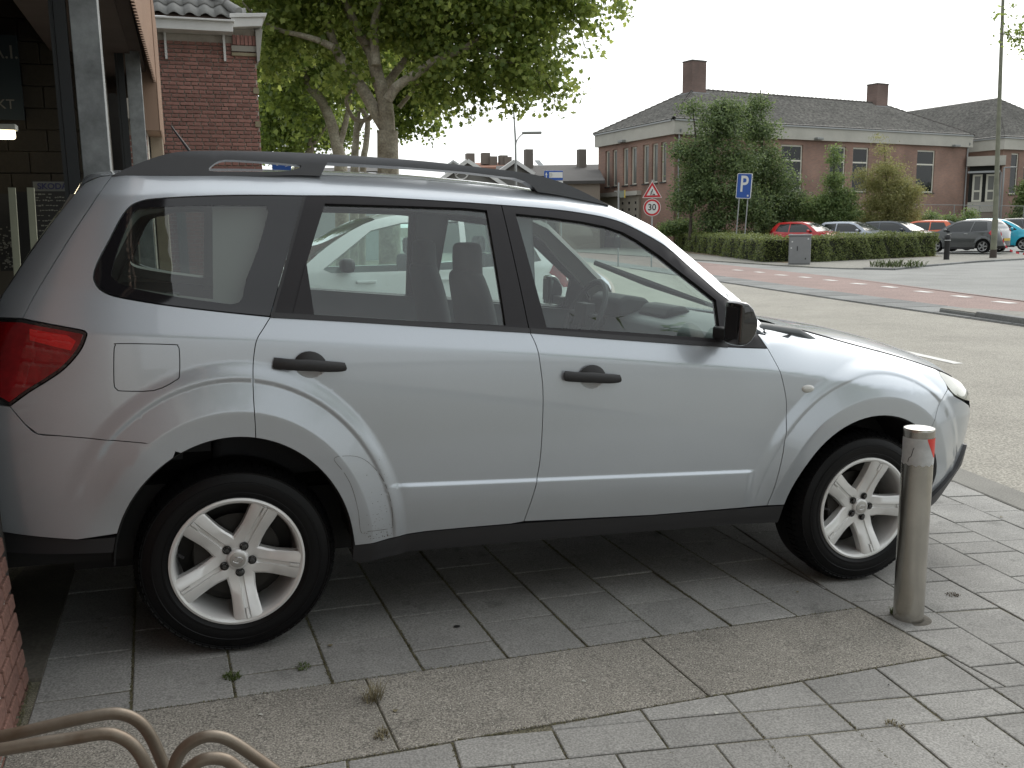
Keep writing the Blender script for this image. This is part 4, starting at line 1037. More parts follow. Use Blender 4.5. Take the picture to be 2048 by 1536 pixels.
# moss strands along the joints (uncountable)
V = []; F = []
for i in range(16000):
    if random.random() < .6:
        u = random.randrange(-1, 9); v = random.uniform(0, 4)**1.0; jx = random.gauss(0, .012)
        x, y = uv2xy(u+jx, v)
    elif random.random() < .5:
        x, y = uv2xy(random.uniform(-1, 9), random.choice((0, bandV))+random.gauss(0, .012))
    else:
        a_, b_ = f2(random.randrange(0, 14)+.05+random.gauss(0, .012), random.uniform(-3.5, -1.1)); x, y = uv2xy(a_, b_)
        if b_ > bandV: continue
    r = random.uniform(.0012, .004); k = len(V); a = random.uniform(0, 6)
    V += [(x+r*math.cos(a), y+r*math.sin(a), random.uniform(-.004, .001)), (x+r*math.cos(a+2.1), y+r*math.sin(a+2.1), random.uniform(-.004, .002)), (x+r*math.cos(a+4.2), y+r*math.sin(a+4.2), random.uniform(-.004, .003))]; F.append((k, k+1, k+2))
o = mesh('joint_moss', V, F, MOSS, pave); o['kind'] = 'stuff'

# ------------------------------------------------------------------ stainless bollard beside the front wheel
STEEL = mat('brushed_stainless', (.52, .50, .455), .24, .92, var=.3, vscale=3, bump=.1, bscale=300, bdist=.0006)
bx, by = 2.535, -1.262
bz = -.0411*bx+.0058*by
boll = empty('bollard', 'short stainless steel bollard with red and white band in front of the front wheel', 'bollard', (bx, by, bz-.01))
boll.rotation_euler = (0, 0, 0)
RB = .0575; HB = .785
b = MB(); b.lathe([(RB, 0),(RB, HB-.012),(RB+.0005, HB-.004),(RB-.002, HB),(RB-.006, HB+.001)], n=48); b.build('tube', STEEL, boll, True)
b = MB(); b.lathe([(RB-.006, HB+.0005),(.03, HB+.0035),(0, HB+.004)], n=48); b.build('cap', mat('bollard_cap', (.62,.62,.60), .5, .3), boll, True)
STK = mat('white_sticker', (.52,.53,.53), .45, var=.22, vscale=30)
def band(a0, a1, f0, f1, r, n=24):
    V = []; F = []
    for i in range(n+1):
        t = i/n; a = math.radians(a0+(a1-a0)*t); z0, z1 = f0(t), f1(t)
        V += [(r*math.cos(a), r*math.sin(a), z0), (r*math.cos(a), r*math.sin(a), z1)]
    for i in range(n): F.append((2*i, 2*i+2, 2*i+3, 2*i+1))
    return V, F
z0, z1 = HB-.138, HB-.034
V, F = band(150, 400, lambda t: z0+.003*math.sin(t*60), lambda t: z1, RB+.0006, 60); stk = mesh('sticker', V, F, STK, boll, True)
cb = math.degrees(math.atan2(-4.1-by, -.09-bx)) % 360
V, F = band(cb+32, cb+88, lambda t: z1-.075*min(1, t*1.5)**.8, lambda t: z1, RB+.0011, 16); mesh('red_field', V, F, mat('red_sticker', (.62,.045,.03), .45), stk, True)
V, F = band(cb+200, cb+260, lambda t: z0, lambda t: z0+.08*t, RB+.0011, 16); mesh('red_field', V, F, mat('red_sticker'), stk, True)
b = MB(); pts = []
for t in np.linspace(0, 1, 12):
    a = math.radians(cb-35+22*t); pts.append(((RB+.001)*math.cos(a), (RB+.001)*math.sin(a), z0+.012+.055*t+.006*math.sin(t*9)))
b.tube(pts, .0012, 4); b.build('scratch', DARKM, stk)
# ring of crumbled mortar
b = MB(); b.lathe([(RB+.002, .012),(RB+.02, .012),(RB+.03, .008)], n=24); b.build('base_ring', CONC, boll, True)

# ------------------------------------------------------------------ bicycle rack in the left foreground
RUST = mat('rusty_galvanised', (.21,.185,.15), .42, .55, coords='World', col2=(.11,.075,.048), vscale=9, bump=.3, bscale=120, bdist=.001)
rack = empty('bicycle_rack', 'low rusty galvanised bicycle rack of bent steel tubes in the left foreground', 'bicycle rack', frame=SLOPE)
def hoop(pts, Y, r=.0100, dy=0):
    P = []
    for (x, z), k in zip(pts, range(len(pts))): P.append((x, Y+dy*k/(len(pts)-1), z))
    Q = spl(P, 8); MB().tube(Q, r, 12).build('hoop', RUST, rack, True)
hoop([(-0.548, 0.661), (-0.467, 0.672), (-0.397, 0.679), (-0.332, 0.687), (-0.284, 0.69), (-0.258, 0.684), (-0.236, 0.667), (-0.22, 0.639), (-0.204, 0.591), (-0.186, 0.53), (-0.161, 0.433), (-0.135, 0.323)], -2.55)
hoop([(-0.531, 0.68), (-0.453, 0.689), (-0.387, 0.692), (-0.332, 0.693), (-0.286, 0.694), (-0.262, 0.685), (-0.241, 0.664), (-0.226, 0.631), (-0.214, 0.587), (-0.194, 0.496), (-0.175, 0.384)], -2.62)
hoop([(-0.205, 0.391), (-0.195, 0.531), (-0.187, 0.608), (-0.177, 0.64), (-0.16, 0.657), (-0.137, 0.665), (-0.114, 0.661), (-0.091, 0.646), (-0.053, 0.61), (-0.005, 0.562), (0.077, 0.478)], -2.62)
hoop([(-0.192, 0.433), (-0.183, 0.551), (-0.174, 0.628), (-0.157, 0.652), (-0.135, 0.661), (-0.109, 0.655), (-0.087, 0.634), (-0.05, 0.593), (0.035, 0.507)], -2.68)
MB().bar((-.95,-2.58,.03),(.9,-2.58,.03),.014).build('floor_rail', RUST, rack)

# ------------------------------------------------------------------ brickwork helper
MORTAR = mat('mortar', (.52,.48,.42), .95, var=.3, vscale=6, bump=.4, bscale=90, bdist=.004)
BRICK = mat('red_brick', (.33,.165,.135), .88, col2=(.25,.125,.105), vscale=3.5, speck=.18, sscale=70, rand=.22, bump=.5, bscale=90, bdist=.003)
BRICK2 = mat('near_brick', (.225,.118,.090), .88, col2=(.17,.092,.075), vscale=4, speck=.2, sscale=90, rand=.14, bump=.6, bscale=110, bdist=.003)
def brick_face(parent, org, du, w, z0, z1, m, L=.206, H=.047, J=.0155, limit=300, bond='cross', nrm=None, prior=None, rough=.0015, cullu=None):
    """bricks on a wall face: org = lower corner, du = unit vector along the wall; the face looks along nrm"""
    du = np.array(du, float); nrm = np.array(nrm, float); pitch = H+J; rows = int((z1-z0)/pitch); todo = []
    for r in range(rows):
        z = z0+r*pitch; head = bond == 'cross' and r % 2 == 1
        l = (L-J)/2 if head else L; u = -(l/2 if (r//2) % 2 and not head else (l/4 if head else 0)); 
        while u < w:
            a, b = max(u, 0), min(u+l, w)
            if b-a > .02: todo.append((a, b, z))
            u += l+J
    if prior: todo.sort(key=prior)
    rest = MB(); made = {}
    for i, (a, b, z) in enumerate(todo):
        c = np.array(org, float)+np.array((*(du[:2]*(a+b)/2), z+H/2)); dd = random.uniform(-rough, rough)+.004; ln = round(b-a, 3)
        ang = math.atan2(du[1], du[0])
        if i < limit:
            if ln not in made:
                mb = MB(); mb.box((0,0,0), (ln, .05, H)); o = mb.build('brick', m, parent, bevel=.003, seg=1)
                made[ln] = o
            else: o = made[ln].copy(); C.objects.link(o); o.parent = parent
            p = c-nrm*(.025-dd); o.location = tuple(p); o.rotation_euler = (random.uniform(-.006, .006), 0, ang+random.uniform(-.004, .004))
        else:
            p = c-nrm*(.025-dd); rest.box(tuple(p), (ln, .05, H), ang)
    if rest.V:
        o = rest.build('bricks_beyond', m, parent); o['kind'] = 'stuff'

# ------------------------------------------------------------------ garage on the left
GALV = mat('galvanised_steel', (.33,.345,.345), .5, .45, coords='World', var=.5, vscale=9, bump=.15, bscale=25, bdist=.002)
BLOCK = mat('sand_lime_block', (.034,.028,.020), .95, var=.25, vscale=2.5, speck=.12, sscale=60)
CLAD = mat('brown_cladding', (.36,.235,.165), .6, var=.15, vscale=2)
SOFF = mat('brown_soffit', (.075,.050,.038), .8, var=.3)
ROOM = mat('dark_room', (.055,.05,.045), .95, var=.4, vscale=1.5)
gar = empty('garage', 'workshop building with galvanised door posts and brown corrugated fascia at the left edge', 'garage', (-.6, 2, 0))
def gx(o):      # keep world coordinates although the parent stands elsewhere
    o.matrix_parent_inverse = gar.matrix_world.inverted(); return o
bpy.context.view_layer.update()
def gpart(b, name, m, smooth=False, bevel=0, parent=None): return gx2(b.build(name, m, parent or gar, smooth, bevel))
def gx2(o):
    o.matrix_parent_inverse = Matrix.Translation((.6, -2, 0)); return o
FX = lambda y: -.42+.012*(y-1.25)
# two door posts (H sections)
for y in (1.28, 5.85):
    x1 = FX(y); b = MB(); b.box((x1-.066, y, 1.9), (.132, .009, 4.2)); b.box((x1-.006, y+.066, 1.9), (.009, .13, 4.2)); b.box((x1-.126, y+.066, 1.9), (.009, .13, 4.2)); b.box((x1-.066, y+.13, 1.9), (.132, .009, 4.2))
    gpart(b, 'door_post', GALV, bevel=.003)
    b = MB(); b.box((x1-.175, y+.02, 1.9), (.055, .05, 4.2)); b.box((x1-.215, y+.01, 1.9), (.02, .02, 4.2)); gpart(b, 'door_track', mat('dark_track', (.035,.037,.038), .5, .4))
# floor, ceiling, walls of the workshop
b = MB(); b.box((-5.69, 4.1, -.02), (10.14, 10.0, .10)); o = gpart(b, 'workshop_floor', CONC)
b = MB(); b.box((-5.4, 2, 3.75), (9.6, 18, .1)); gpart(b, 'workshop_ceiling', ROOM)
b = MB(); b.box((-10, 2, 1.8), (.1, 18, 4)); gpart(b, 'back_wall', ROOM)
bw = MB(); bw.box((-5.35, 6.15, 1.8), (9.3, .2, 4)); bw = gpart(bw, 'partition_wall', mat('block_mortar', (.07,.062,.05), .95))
blk = None; made = {}
for r in range(19):
    z = .0+r*.2; u = -.74-(.17 if r % 2 else 0)
    for k in range(9):
        xx = u-k*.34-.165
        if z+.1 < 1.2: continue
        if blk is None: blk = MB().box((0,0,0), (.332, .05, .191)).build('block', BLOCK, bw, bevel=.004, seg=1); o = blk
        else: o = blk.copy(); C.objects.link(o); o.parent = bw
        o.location = (xx, 6.04, z+.1); o.matrix_parent_inverse = bw.matrix_world.inverted()
        o.matrix_parent_inverse = Matrix.Identity(4); o.location = (xx, 6.04, z+.1)
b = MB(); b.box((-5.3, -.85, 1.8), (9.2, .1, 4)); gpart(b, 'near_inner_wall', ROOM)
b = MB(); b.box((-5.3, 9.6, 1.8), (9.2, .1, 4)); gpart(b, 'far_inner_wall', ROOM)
# walls above the doors, fascia of ribbed cladding, soffit
b = MB(); b.box((-.60, 2.4, 4.1), (.30, 13.4, 2.0)); b.box((-.75, 2.4, 3.16), (.8, 13.0, .07)); gpart(b, 'soffit', SOFF)
V = []; F = []; ys = np.arange(-8.6, 8.3, .0175); 
for i, y in enumerate(ys):
    ph = (y % .105)/.105; off = .022 if ph < .45 else 0.0
    x = FX(y)+.075+off; V += [(x, y, 3.02), (x, y, 5.2)]
F = [(2*i, 2*i+2, 2*i+3, 2*i+1) for i in range(len(ys)-1)]
o = gx2(mesh('fascia_cladding', V, F, CLAD, gar)); s = o.modifiers.new('s', 'SOLIDIFY'); s.thickness = .006
# lower cladding box beyond the second post, brick pier below it
V = []; ys = np.arange(7.1, 8.9, .0175)
for i, y in enumerate(ys):
    ph = (y % .105)/.105; x = -.245+(.018 if ph < .45 else 0); V += [(x, y, 2.52), (x, y, 3.9)]
F = [(2*i, 2*i+2, 2*i+3, 2*i+1) for i in range(len(ys)-1)]
o = gx2(mesh('side_cladding', V, F, CLAD, gar)); s = o.modifiers.new('s', 'SOLIDIFY'); s.thickness = .006
b = MB(); b.box((-.38, 7.75, 3.1), (.25, 1.3, 1.16)); gpart(b, 'cladding_box', CLAD)
b = MB(); b.box((-.50, 8.2, 1.2), (.22, 2.0, 2.9)); pier = gpart(b, 'brick_pier', MORTAR)
b = MB(); b.box((-.31, 8.3, 1.2), (.13, .9, 2.9)); gpart(b, 'concrete_post', mat('pale_concrete', (.33,.27,.2), .9, var=.2))
brick_face(pier, (-.61, 7.2, 0), (1, 0, 0), .22, 1.3, 2.5, BRICK, nrm=(0,-1,0), limit=40)
# brick wall beside the door, next to the camera
wall = MB(); wall.box((-.863, -5.2, 1.5), (.40, 8.53, 3.2)); wall = gpart(wall, 'brick_wall', MORTAR)
LEAN = Matrix.Translation((-.655, 0, 0)) @ Matrix.Rotation(-.07, 4, 'Y') @ Matrix.Translation((.655, 0, 0))
wall.matrix_parent_inverse = Matrix.Translation((.6, -2, 0)) @ LEAN
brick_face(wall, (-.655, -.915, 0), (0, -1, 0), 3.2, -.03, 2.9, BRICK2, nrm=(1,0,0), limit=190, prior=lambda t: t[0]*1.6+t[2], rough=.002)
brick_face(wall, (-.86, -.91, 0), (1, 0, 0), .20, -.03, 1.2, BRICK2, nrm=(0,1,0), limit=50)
# things inside the workshop
o = empty('tube_light', 'lit fluorescent tube light glowing on the workshop wall', 'light', (-1.93, 5.2, -.02))
MB().box((0,0,2.36), (1.1, .13, .05)).build('housing', mat('lamp_housing', (.6,.6,.55), .5), o, bevel=.01)
MB().box((0,0,2.305), (1.06, .09, .085)).build('tube', mat('tube_glow', (1.0,.86,.58), .5, emit=3), o, bevel=.02)
WOODP = mat('pale_wood', (.36,.37,.28), .8, var=.15)
o = MB().box((0,0,0), (.055, .03, 1.5)).build('pale_batten', WOODP, None); o.location = (-1.33, 5.1, 1.08); o.rotation_euler = (0, .03, 0); tag(o, 'pale upright batten standing right of the dark pillar in the workshop, nearest the poster', 'batten', 'pale battens in the workshop')
o2 = o.copy(); C.objects.link(o2); o2.location = (-1.475, 5.1, 1.08); o2['label'] = 'pale upright batten in the workshop, left one of the pair'
o = MB().box((0,0,0), (.12, .10, 2.0)).build('dark_cabinet', DARKM, None); o.location = (-1.40, 5.3, .8); tag(o, 'tall narrow dark cabinet between the two pale battens', 'cabinet')
o = MB().bar((-1.62,4.2,0),(-1.57,4.2,1.95),.055).build('dark_pipe', mat('sooty_pipe', (.03,.028,.027), .6), None); tag(o, 'thick dark upright pipe at the left edge of the workshop opening', 'pipe')
# parts board with rows of hanging tools, headed by a printed strip
brd = empty('wall_poster', 'printed price poster with small rows of writing on the workshop wall', 'poster', (-1.19, 5.6, 1.60))
MB().box((0,0,0), (.34, .02, .62)).build('sheet', mat('poster_black', (.012,.012,.013), .6), brd)
MB().box((0,-.012,.26), (.32, .004, .085)).build('header_strip', mat('poster_head', (.10,.105,.10), .6), brd)
text('header', 'SKODA', .075, mat('poster_blue', (.02,.022,.07), .6), brd, (0,-.016,.26), bold=.002)
b = MB(); yy = .19
while yy > -.28:
    x = -.15
    while x < .14:
        w = random.uniform(.008, .03)
        if random.random() < .75: b.box((x+w/2, -.012, yy+random.uniform(-.003, .003)), (w, .003, random.uniform(.006, .014)))
        x += w+.006
    yy -= random.choice((.028, .045, .045))
oo = b.build('print_lines', mat('poster_print', (.16,.16,.14), .6), brd); oo['kind'] = 'stuff'
brd2 = empty('wall_poster', 'narrow printed poster left of the pale battens in the workshop', 'poster', (-1.62, 5.7, 1.45))
MB().box((0,0,0), (.16, .02, .7)).build('sheet', mat('poster_black'), brd2)
b = MB()
for k in range(60): b.box((random.uniform(-.06,.06), -.012, random.uniform(-.33,.05)), (.02*random.random()+.006, .003, .012))
oo = b.build('print_lines', mat('poster_print'), brd2); oo['kind'] = 'stuff'
sgn = empty('dark_wall_sign', 'dark blue-green sign with faded pale letters high on the workshop wall', 'sign', (-1.78, 5.9, 2.85))
MB().box((0,0,0), (.75, .03, .75)).build('board', mat('sign_teal', (.012,.022,.028), .6), sgn)
text('lettering', 'A.I.', .17, mat('faded_letters', (.16,.155,.14), .7), sgn, (.26,-.02,.22))
text('lettering', 'KT', .12, mat('faded_letters'), sgn, (.23,-.02,-.24))

b = MB(); b.box((-1.56, -5.4, 5.2), (3.1, 8.0, 1.2)); gpart(b, 'reflection_overhang', mat('overhang_grey', (.13,.12,.115), .9))  # added block out of view, darkens the reflection in the quarter window
b = MB(); b.box((-3.2, 2.0, 6.2), (5.6, 16.0, 1.9)); gpart(b, 'upper_storey', mat('dark_upper_wall', (.09,.07,.06), .9))
# ------------------------------------------------------------------ brick house beyond the garage
HY = 12.4
WHITE = mat('white_paint', (.66,.66,.64), .5, var=.1, vscale=5)
house = empty('brick_house', 'red brick house with grey pantiles and white gutter behind the garage', 'house', (0, HY, 0))
HP = Matrix.Translation((0, -HY, 0))
def hpart(b, name, m, smooth=False, bevel=0, parent=None):
    o = b.build(name, m, parent or house, smooth, bevel)
    o.matrix_parent_inverse = HP if parent is None else Matrix.Identity(4); return o
b = MB(); b.box((-3.4, HY+3.03, 2.3), (9.26, 6.0, 4.9)); hw = hpart(b, 'wall', MORTAR)
def vis(t): return abs(t[2]-3.4)*.6+abs(t[0]-.9)
brick_face(hw, (-.55, HY, 0), (1, 0, 0), 1.78, .05, 4.48, BRICK, nrm=(0,-1,0), limit=300, prior=lambda t: (0 if (t[2] > 2.45 and t[0] > .25) else 10)+t[2]*0, rough=.002)
b = MB(); b.prism([(1.235,HY-.0),(1.235,HY+6)],0,1) if False else None
QUO = mat('sandstone', (.30,.26,.17), .9, var=.2)
for z in (2.62, 3.15, 3.68): b = MB(); b.box((1.20, HY-.004, z), (.09, .05, .09)); hpart(b, 'corner_stone', QUO)
b = MB(); b.box((1.05, HY-.02, 4.24), (.40, .06, .05)); hpart(b, 'stone_band', QUO, bevel=.004)
b = MB(); b.box((1.05, HY-.02, 4.33), (.40, .05, .09)); hpart(b, 'tile_frieze', mat('frieze', (.30,.28,.24), .9), bevel=.003)
for k in range(6): b = MB(); b.box((.90+k*.062, HY-.02, 4.46), (.05, .05, .15)); hpart(b, 'soldier_brick', BRICK)
# gutter box and brackets
b = MB(); b.box((-1.9, HY-.17, 4.60), (5.55, .34, .15)); b.box((-1.9, HY-.19, 4.685), (5.6, .40, .03)); hpart(b, 'gutter_board', WHITE, bevel=.006)
for x in (-.15, .74): b = MB(); b.box((x, HY-.04, 4.33), (.035, .06, .42)); hpart(b, 'gutter_bracket', WHITE)
# cornice block and its corbel
b = MB(); b.prism([(.86,4.62),(1.33,4.66),(1.37,4.80),(.86,4.76)], 0, 1); b.V = [(x, HY-.22+z*.9, y) for x, y, z in b.V]; hpart(b, 'cornice_block', WHITE, bevel=.006)
b = MB(); b.prism([(.84,4.76),(1.40,4.80),(1.42,4.86),(.84,4.82)], 0, 1); b.V = [(x, HY-.25+z*.95, y) for x, y, z in b.V]; hpart(b, 'cornice_cap', WHITE, bevel=.006)
b = MB(); b.prism([(1.235,4.12),(1.275,4.14),(1.35,4.64),(1.235,4.62)], 0, 1); b.V = [(x, HY-.1+z*.5, y) for x, y, z in b.V]; hpart(b, 'corbel', mat('grey_paint', (.33,.32,.29), .7), bevel=.004)
# pantiles
PAN = mat('grey_pantile', (.27,.27,.26), .75, var=.3, vscale=3, rand=.12, bump=.3, bscale=40, bdist=.004)
rf = empty_part('roof', house); rf.matrix_parent_inverse = HP
pm = None
ang = math.radians(42)
for r in range(12):
    for cidx in range(-16, 6):
        x = .86-cidx*0-.235*(5-cidx)+.0; d = r*.27
        lim = .92-d*math.cos(ang)*1.0
        if x > lim: continue
        if pm is None:
            V = []; nx = 9
            for j, (yy, zz) in enumerate(((0, .018), (0, 0), (.33, -.015))):
                for i in range(nx):
                    t = i/(nx-1); w = .027*math.sin((t*1.0-.12)*2*PI)+.02; V.append((t*.25, yy, w+zz*(1 if j else 0)-(.022 if j == 0 else 0)))
            V = []
            for yy, dz in ((0, -.02), (0, 0), (.33, -.012)):
                for i in range(nx):
                    t = i/(nx-1); V.append((t*.25, yy, .030*math.sin((t-.1)*2*PI)+dz))
            F = [(j*nx+i, j*nx+i+1, (j+1)*nx+i+1, (j+1)*nx+i) for j in range(2) for i in range(nx-1)]
            pm = mesh('pantile', V, F, PAN, rf, True); o = pm
        else: o = pm.copy(); C.objects.link(o); o.parent = rf
        o.location = (x, HY-.22+d*math.cos(ang), 4.80+d*math.sin(ang)); o.rotation_euler = (ang-.05, 0, 0); o.matrix_parent_inverse = Matrix.Identity(4)
b = MB(); L_ = 4.0; b.add([(-8, HY-.2, 4.74), (1.0, HY-.2, 4.74), (1.0-L_*.743, HY-.2+L_*.743, 4.74+L_*.669), (-8, HY-.2+L_*.743, 4.74+L_*.669), (1.0, HY+6, 4.74)], [(0,1,2,3),(1,4,2)]); hpart(b, 'roof_deck', SOFF)
for k in range(9):
    a = np.array((.98-.27*k*.62, HY-.16+.27*k*.62, 4.86+.27*k*.56)); d = np.array((-.62,.62,.56)); d /= np.linalg.norm(d)
    b = MB(); b.bar(tuple(a), tuple(a+d*.34), .085, .070, 14); hpart(b, 'hip_tile', PAN, True)
# green door frame and drain
b = MB(); b.box((-.10, HY-.03, 1.2), (.14, .08, 2.3)); hpart(b, 'green_door_frame', mat('dark_green_paint', (.012,.045,.042), .4))
b = MB(); b.bar((.33,HY-.05,0),(.33,HY-.05,2.2),.035); hpart(b, 'drainpipe', mat('grey_pvc', (.2,.2,.19), .5), True)

# ------------------------------------------------------------------ foliage
def leafmat(name, a, b, trans=.35, rough=.5):
    if name in MATS: return MATS[name]
    m = bpy.data.materials.new(name); m.use_nodes = True; MATS[name] = m; N = m.node_tree.nodes; L = m.node_tree.links; p = N['Principled BSDF']
    g = N.new('ShaderNodeNewGeometry'); r = N.new('ShaderNodeValToRGB'); r.color_ramp.elements[0].color = (*a, 1); r.color_ramp.elements[1].color = (*b, 1)
    L.new(g.outputs['Random Per Island'], r.inputs[0]); L.new(r.outputs[0], p.inputs['Base Color']); p.inputs['Roughness'].default_value = rough
    t = N.new('ShaderNodeBsdfTranslucent'); hs = N.new('ShaderNodeHueSaturation'); hs.inputs['Value'].default_value = 1.5; hs.inputs['Hue'].default_value = .485
    L.new(r.outputs[0], hs.inputs['Color']); L.new(hs.outputs[0], t.inputs[0])
    mx = N.new('ShaderNodeMixShader'); mx.inputs[0].default_value = trans; L.new(p.outputs[0], mx.inputs[1]); L.new(t.outputs[0], mx.inputs[2])
    L.new(mx.outputs[0], N['Material Output'].inputs[0]); return m
PLANE_LEAF = np.array([(0,-.45),(.18,-.30),(.46,-.28),(.34,-.02),(.50,.18),(.22,.20),(0,.55),(-.22,.20),(-.50,.18),(-.34,-.02),(-.46,-.28),(-.18,-.30)])
OVAL_LEAF = np.array([(0,-.5),(.26,-.05),(0,.5),(-.26,-.05)])
THIN_LEAF = np.array([(0,-.5),(.12,-.05),(0,.5),(-.12,-.05)])
def leaf_mesh(name, P, nrm, size, shape, m, parent=None, kind=None):
    n = len(P); k = len(shape); rng = RNG
    nrm = nrm/np.linalg.norm(nrm, axis=1)[:, None]
    t = np.cross(nrm, rng.normal(size=(n, 3))); t /= np.linalg.norm(t, axis=1)[:, None]; b = np.cross(nrm, t)
    s = size*rng.uniform(.6, 1.25, n)
    V = P[:, None, :]+(t[:, None, :]*shape[None, :, 0, None]+b[:, None, :]*shape[None, :, 1, None])*s[:, None, None]
    V = V+nrm[:, None, :]*(np.abs(shape[None, :, 0, None])*s[:, None, None]*rng.uniform(-.3, .5, n)[:, None, None])
    me = bpy.data.meshes.new(name); me.vertices.add(n*k); me.vertices.foreach_set('co', V.reshape(-1).astype(np.float32))
    me.loops.add(n*k); me.loops.foreach_set('vertex_index', np.arange(n*k, dtype=np.int32))
    me.polygons.add(n); me.polygons.foreach_set('loop_start', (np.arange(n)*k).astype(np.int32)); me.polygons.foreach_set('loop_total', np.full(n, k, np.int32))
    me.materials.append(m); me.update(calc_edges=True)
    o = link(name, me, parent)
    if kind: o['kind'] = kind
    return o
def cloud(lobes, n, per=14, spread=.16, shell=.45, up=.5, flat=1.0, wob=.35):
    """points in twig clusters, denser towards the outside of each lobe; returns points and leaf normals"""
    L = np.array(lobes, float); vol = L[:, 3]*L[:, 4]*L[:, 5]; w = (vol**.75)*(L[:, 6] if L.shape[1] > 6 else 1); w /= w.sum()
    k = max(1, n//per); idx = RNG.choice(len(L), k, p=w)
    d = RNG.normal(size=(k, 3)); d /= np.linalg.norm(d, axis=1)[:, None]
    r = RNG.random(k)**shell
    r *= 1+wob*(np.sin(d[:, 0]*5+idx*1.7)*np.cos(d[:, 1]*6+idx)*np.sin(d[:, 2]*7+idx*.6))
    c = L[idx, :3]+d*L[idx, 3:6]*r[:, None]
    ci = np.repeat(np.arange(k), per); P = c[ci]+RNG.normal(size=(k*per, 3))*spread*np.array((1, 1, .7*flat))
    N = d[ci]*.7+RNG.normal(size=(k*per, 3))*.75+np.array((0, 0, up))
    return P, N
BARKP = mat('plane_bark', (.40,.375,.30), .9, col2=(.15,.12,.085), vscale=3.2, speck=.2, sscale=25, bump=.4, bscale=12, bdist=.02)
BARKD = mat('dark_bark', (.085,.07,.055), .95, var=.4, vscale=3)
LEAFP = leafmat('plane_leaf', (.085,.14,.028), (.31,.38,.10), .58)
LEAFB = leafmat('plane_leaf_far', (.07,.12,.025), (.25,.33,.07), .55)
def limb(parent, name, pts, r0, r1, m, n=10):
    Q = spl(pts, 4); k = len(Q); MB().tube(Q, [r0+(r1-r0)*i/(k-1) for i in range(k)], n).build(name, m, parent, True)
def plane_tree(label, base, limbs, lobes, n, size, leaf, per=14, spread=.2, shape=PLANE_LEAF, shell=.45):
    t = empty('plane_tree', label, 'tree', (0, 0, 0), group='plane trees along the street')
    for i, (p, a, b) in enumerate(limbs): limb(t, 'trunk' if i == 0 else 'branch', p, a, b, BARKP)
    P, N = cloud(lobes, n, per, spread, shell); leaf_mesh('crown', P, N, size, shape, leaf, t); return t
def D_(p, dz): return tuple(p)
def LB(pts, dep, sz=1.0, w=1.0):
    """lobes given as (x, y, z, radius in picture units at depth dep)"""
    return [(x, y, z, r*dep/1881, r*dep/1881*1.1, r*dep/1881*sz, w) for (x, y, z), r in pts]
tr = [(3.854, 15.165, -0.457), (3.92, 15.142, 1.79), (3.921, 15.142, 2.685), (3.934, 15.137, 3.352)]
tr[0] = (tr[0][0], tr[0][1], -.1)
la = [(3.927, 15.14, 3.127), (3.921, 15.142, 3.809), (3.798, 15.184, 4.34), (3.676, 15.226, 4.866), (3.448, 15.304, 5.276), (3.246, 15.373, 5.814), (2.987, 15.462, 6.697), (2.939, 15.478, 7.699)]
lb = [(3.722, 14.999, 4.595), (3.705, 15.004, 5.158), (3.756, 14.987, 5.53), (3.888, 14.942, 5.898), (4.051, 14.886, 6.628), (4.271, 14.811, 7.794)]
lc = [(3.83, 14.539, 3.876), (4.022, 14.473, 4.135), (4.367, 14.355, 4.353), (4.739, 14.227, 4.606), (5.271, 14.045, 4.819), (5.776, 13.872, 5.142), (6.279, 13.699, 5.499)]
ld = [(3.998, 15.433, 4.285), (4.228, 15.354, 4.573), (4.475, 15.269, 4.841), (4.815, 15.153, 5.067), (5.108, 15.052, 5.379), (5.309, 14.983, 5.852), (5.657, 14.864, 6.741)]
le = [(3.919, 15.248, 3.431), (3.73, 15.313, 3.756), (3.517, 15.386, 4.166), (3.284, 15.466, 4.507), (3.072, 15.539, 4.864), (2.956, 15.578, 5.227), (2.883, 15.603, 5.701), (2.851, 15.614, 6.448), (2.855, 15.613, 7.551)]
lf = [(2.921, 15.168, 4.917), (2.686, 15.248, 5.042), (2.323, 15.372, 5.158), (2.005, 15.481, 5.237), (1.602, 15.619, 5.447), (1.257, 15.738, 5.82)]
lg = [(4.364, 15.941, 3.914), (4.539, 15.882, 4.113), (4.744, 15.811, 4.362), (4.92, 15.751, 4.66), (5.084, 15.695, 4.907)]
lh = [(3.757, 15.727, 3.724), (3.656, 15.761, 3.626), (3.432, 15.838, 3.629), (3.321, 15.876, 3.78), (3.254, 15.899, 4.029), (3.378, 15.857, 4.225)]
li = [(5.346, 14.125, 4.874), (5.754, 13.985, 4.701), (6.301, 13.798, 4.508), (6.758, 13.641, 4.315)]
lj = [(5.148, 14.616, 5.531), (5.711, 14.423, 5.895), (6.638, 14.105, 6.067), (7.468, 13.82, 5.87), (8.07, 13.614, 5.583)]
l1 = [(5.119, 14.52, 5.418), (5.945, 14.237, 5.126), (6.59, 14.016, 4.742), (5.654, 14.337, 4.378), (6.397, 14.082, 4.177), (4.913, 14.591, 4.578), (6.781, 13.95, 5.394), (6.048, 14.201, 5.775), (5.415, 14.418, 6.335), (6.608, 14.01, 6.501), (4.789, 14.633, 6.89), (6.958, 13.889, 4.264), (4.711, 14.66, 4.011), (5.082, 14.533, 3.863), (7.199, 13.807, 5.759)]
r1 = (85,75,70,55,55,60,60,85,110,90,120,38,34,26,40)
l2 = [(3.408, 15.741, 6.329), (2.453, 16.068, 6.153), (2.797, 15.95, 5.384), (2.04, 16.21, 5.491), (3.75, 15.623, 5.371), (4.513, 15.362, 5.36), (3.334, 15.766, 4.505), (4.368, 15.412, 6.786), (3.266, 15.789, 7.454), (2.321, 16.113, 7.282), (1.528, 16.385, 6.544), (2.005, 16.222, 4.816)]
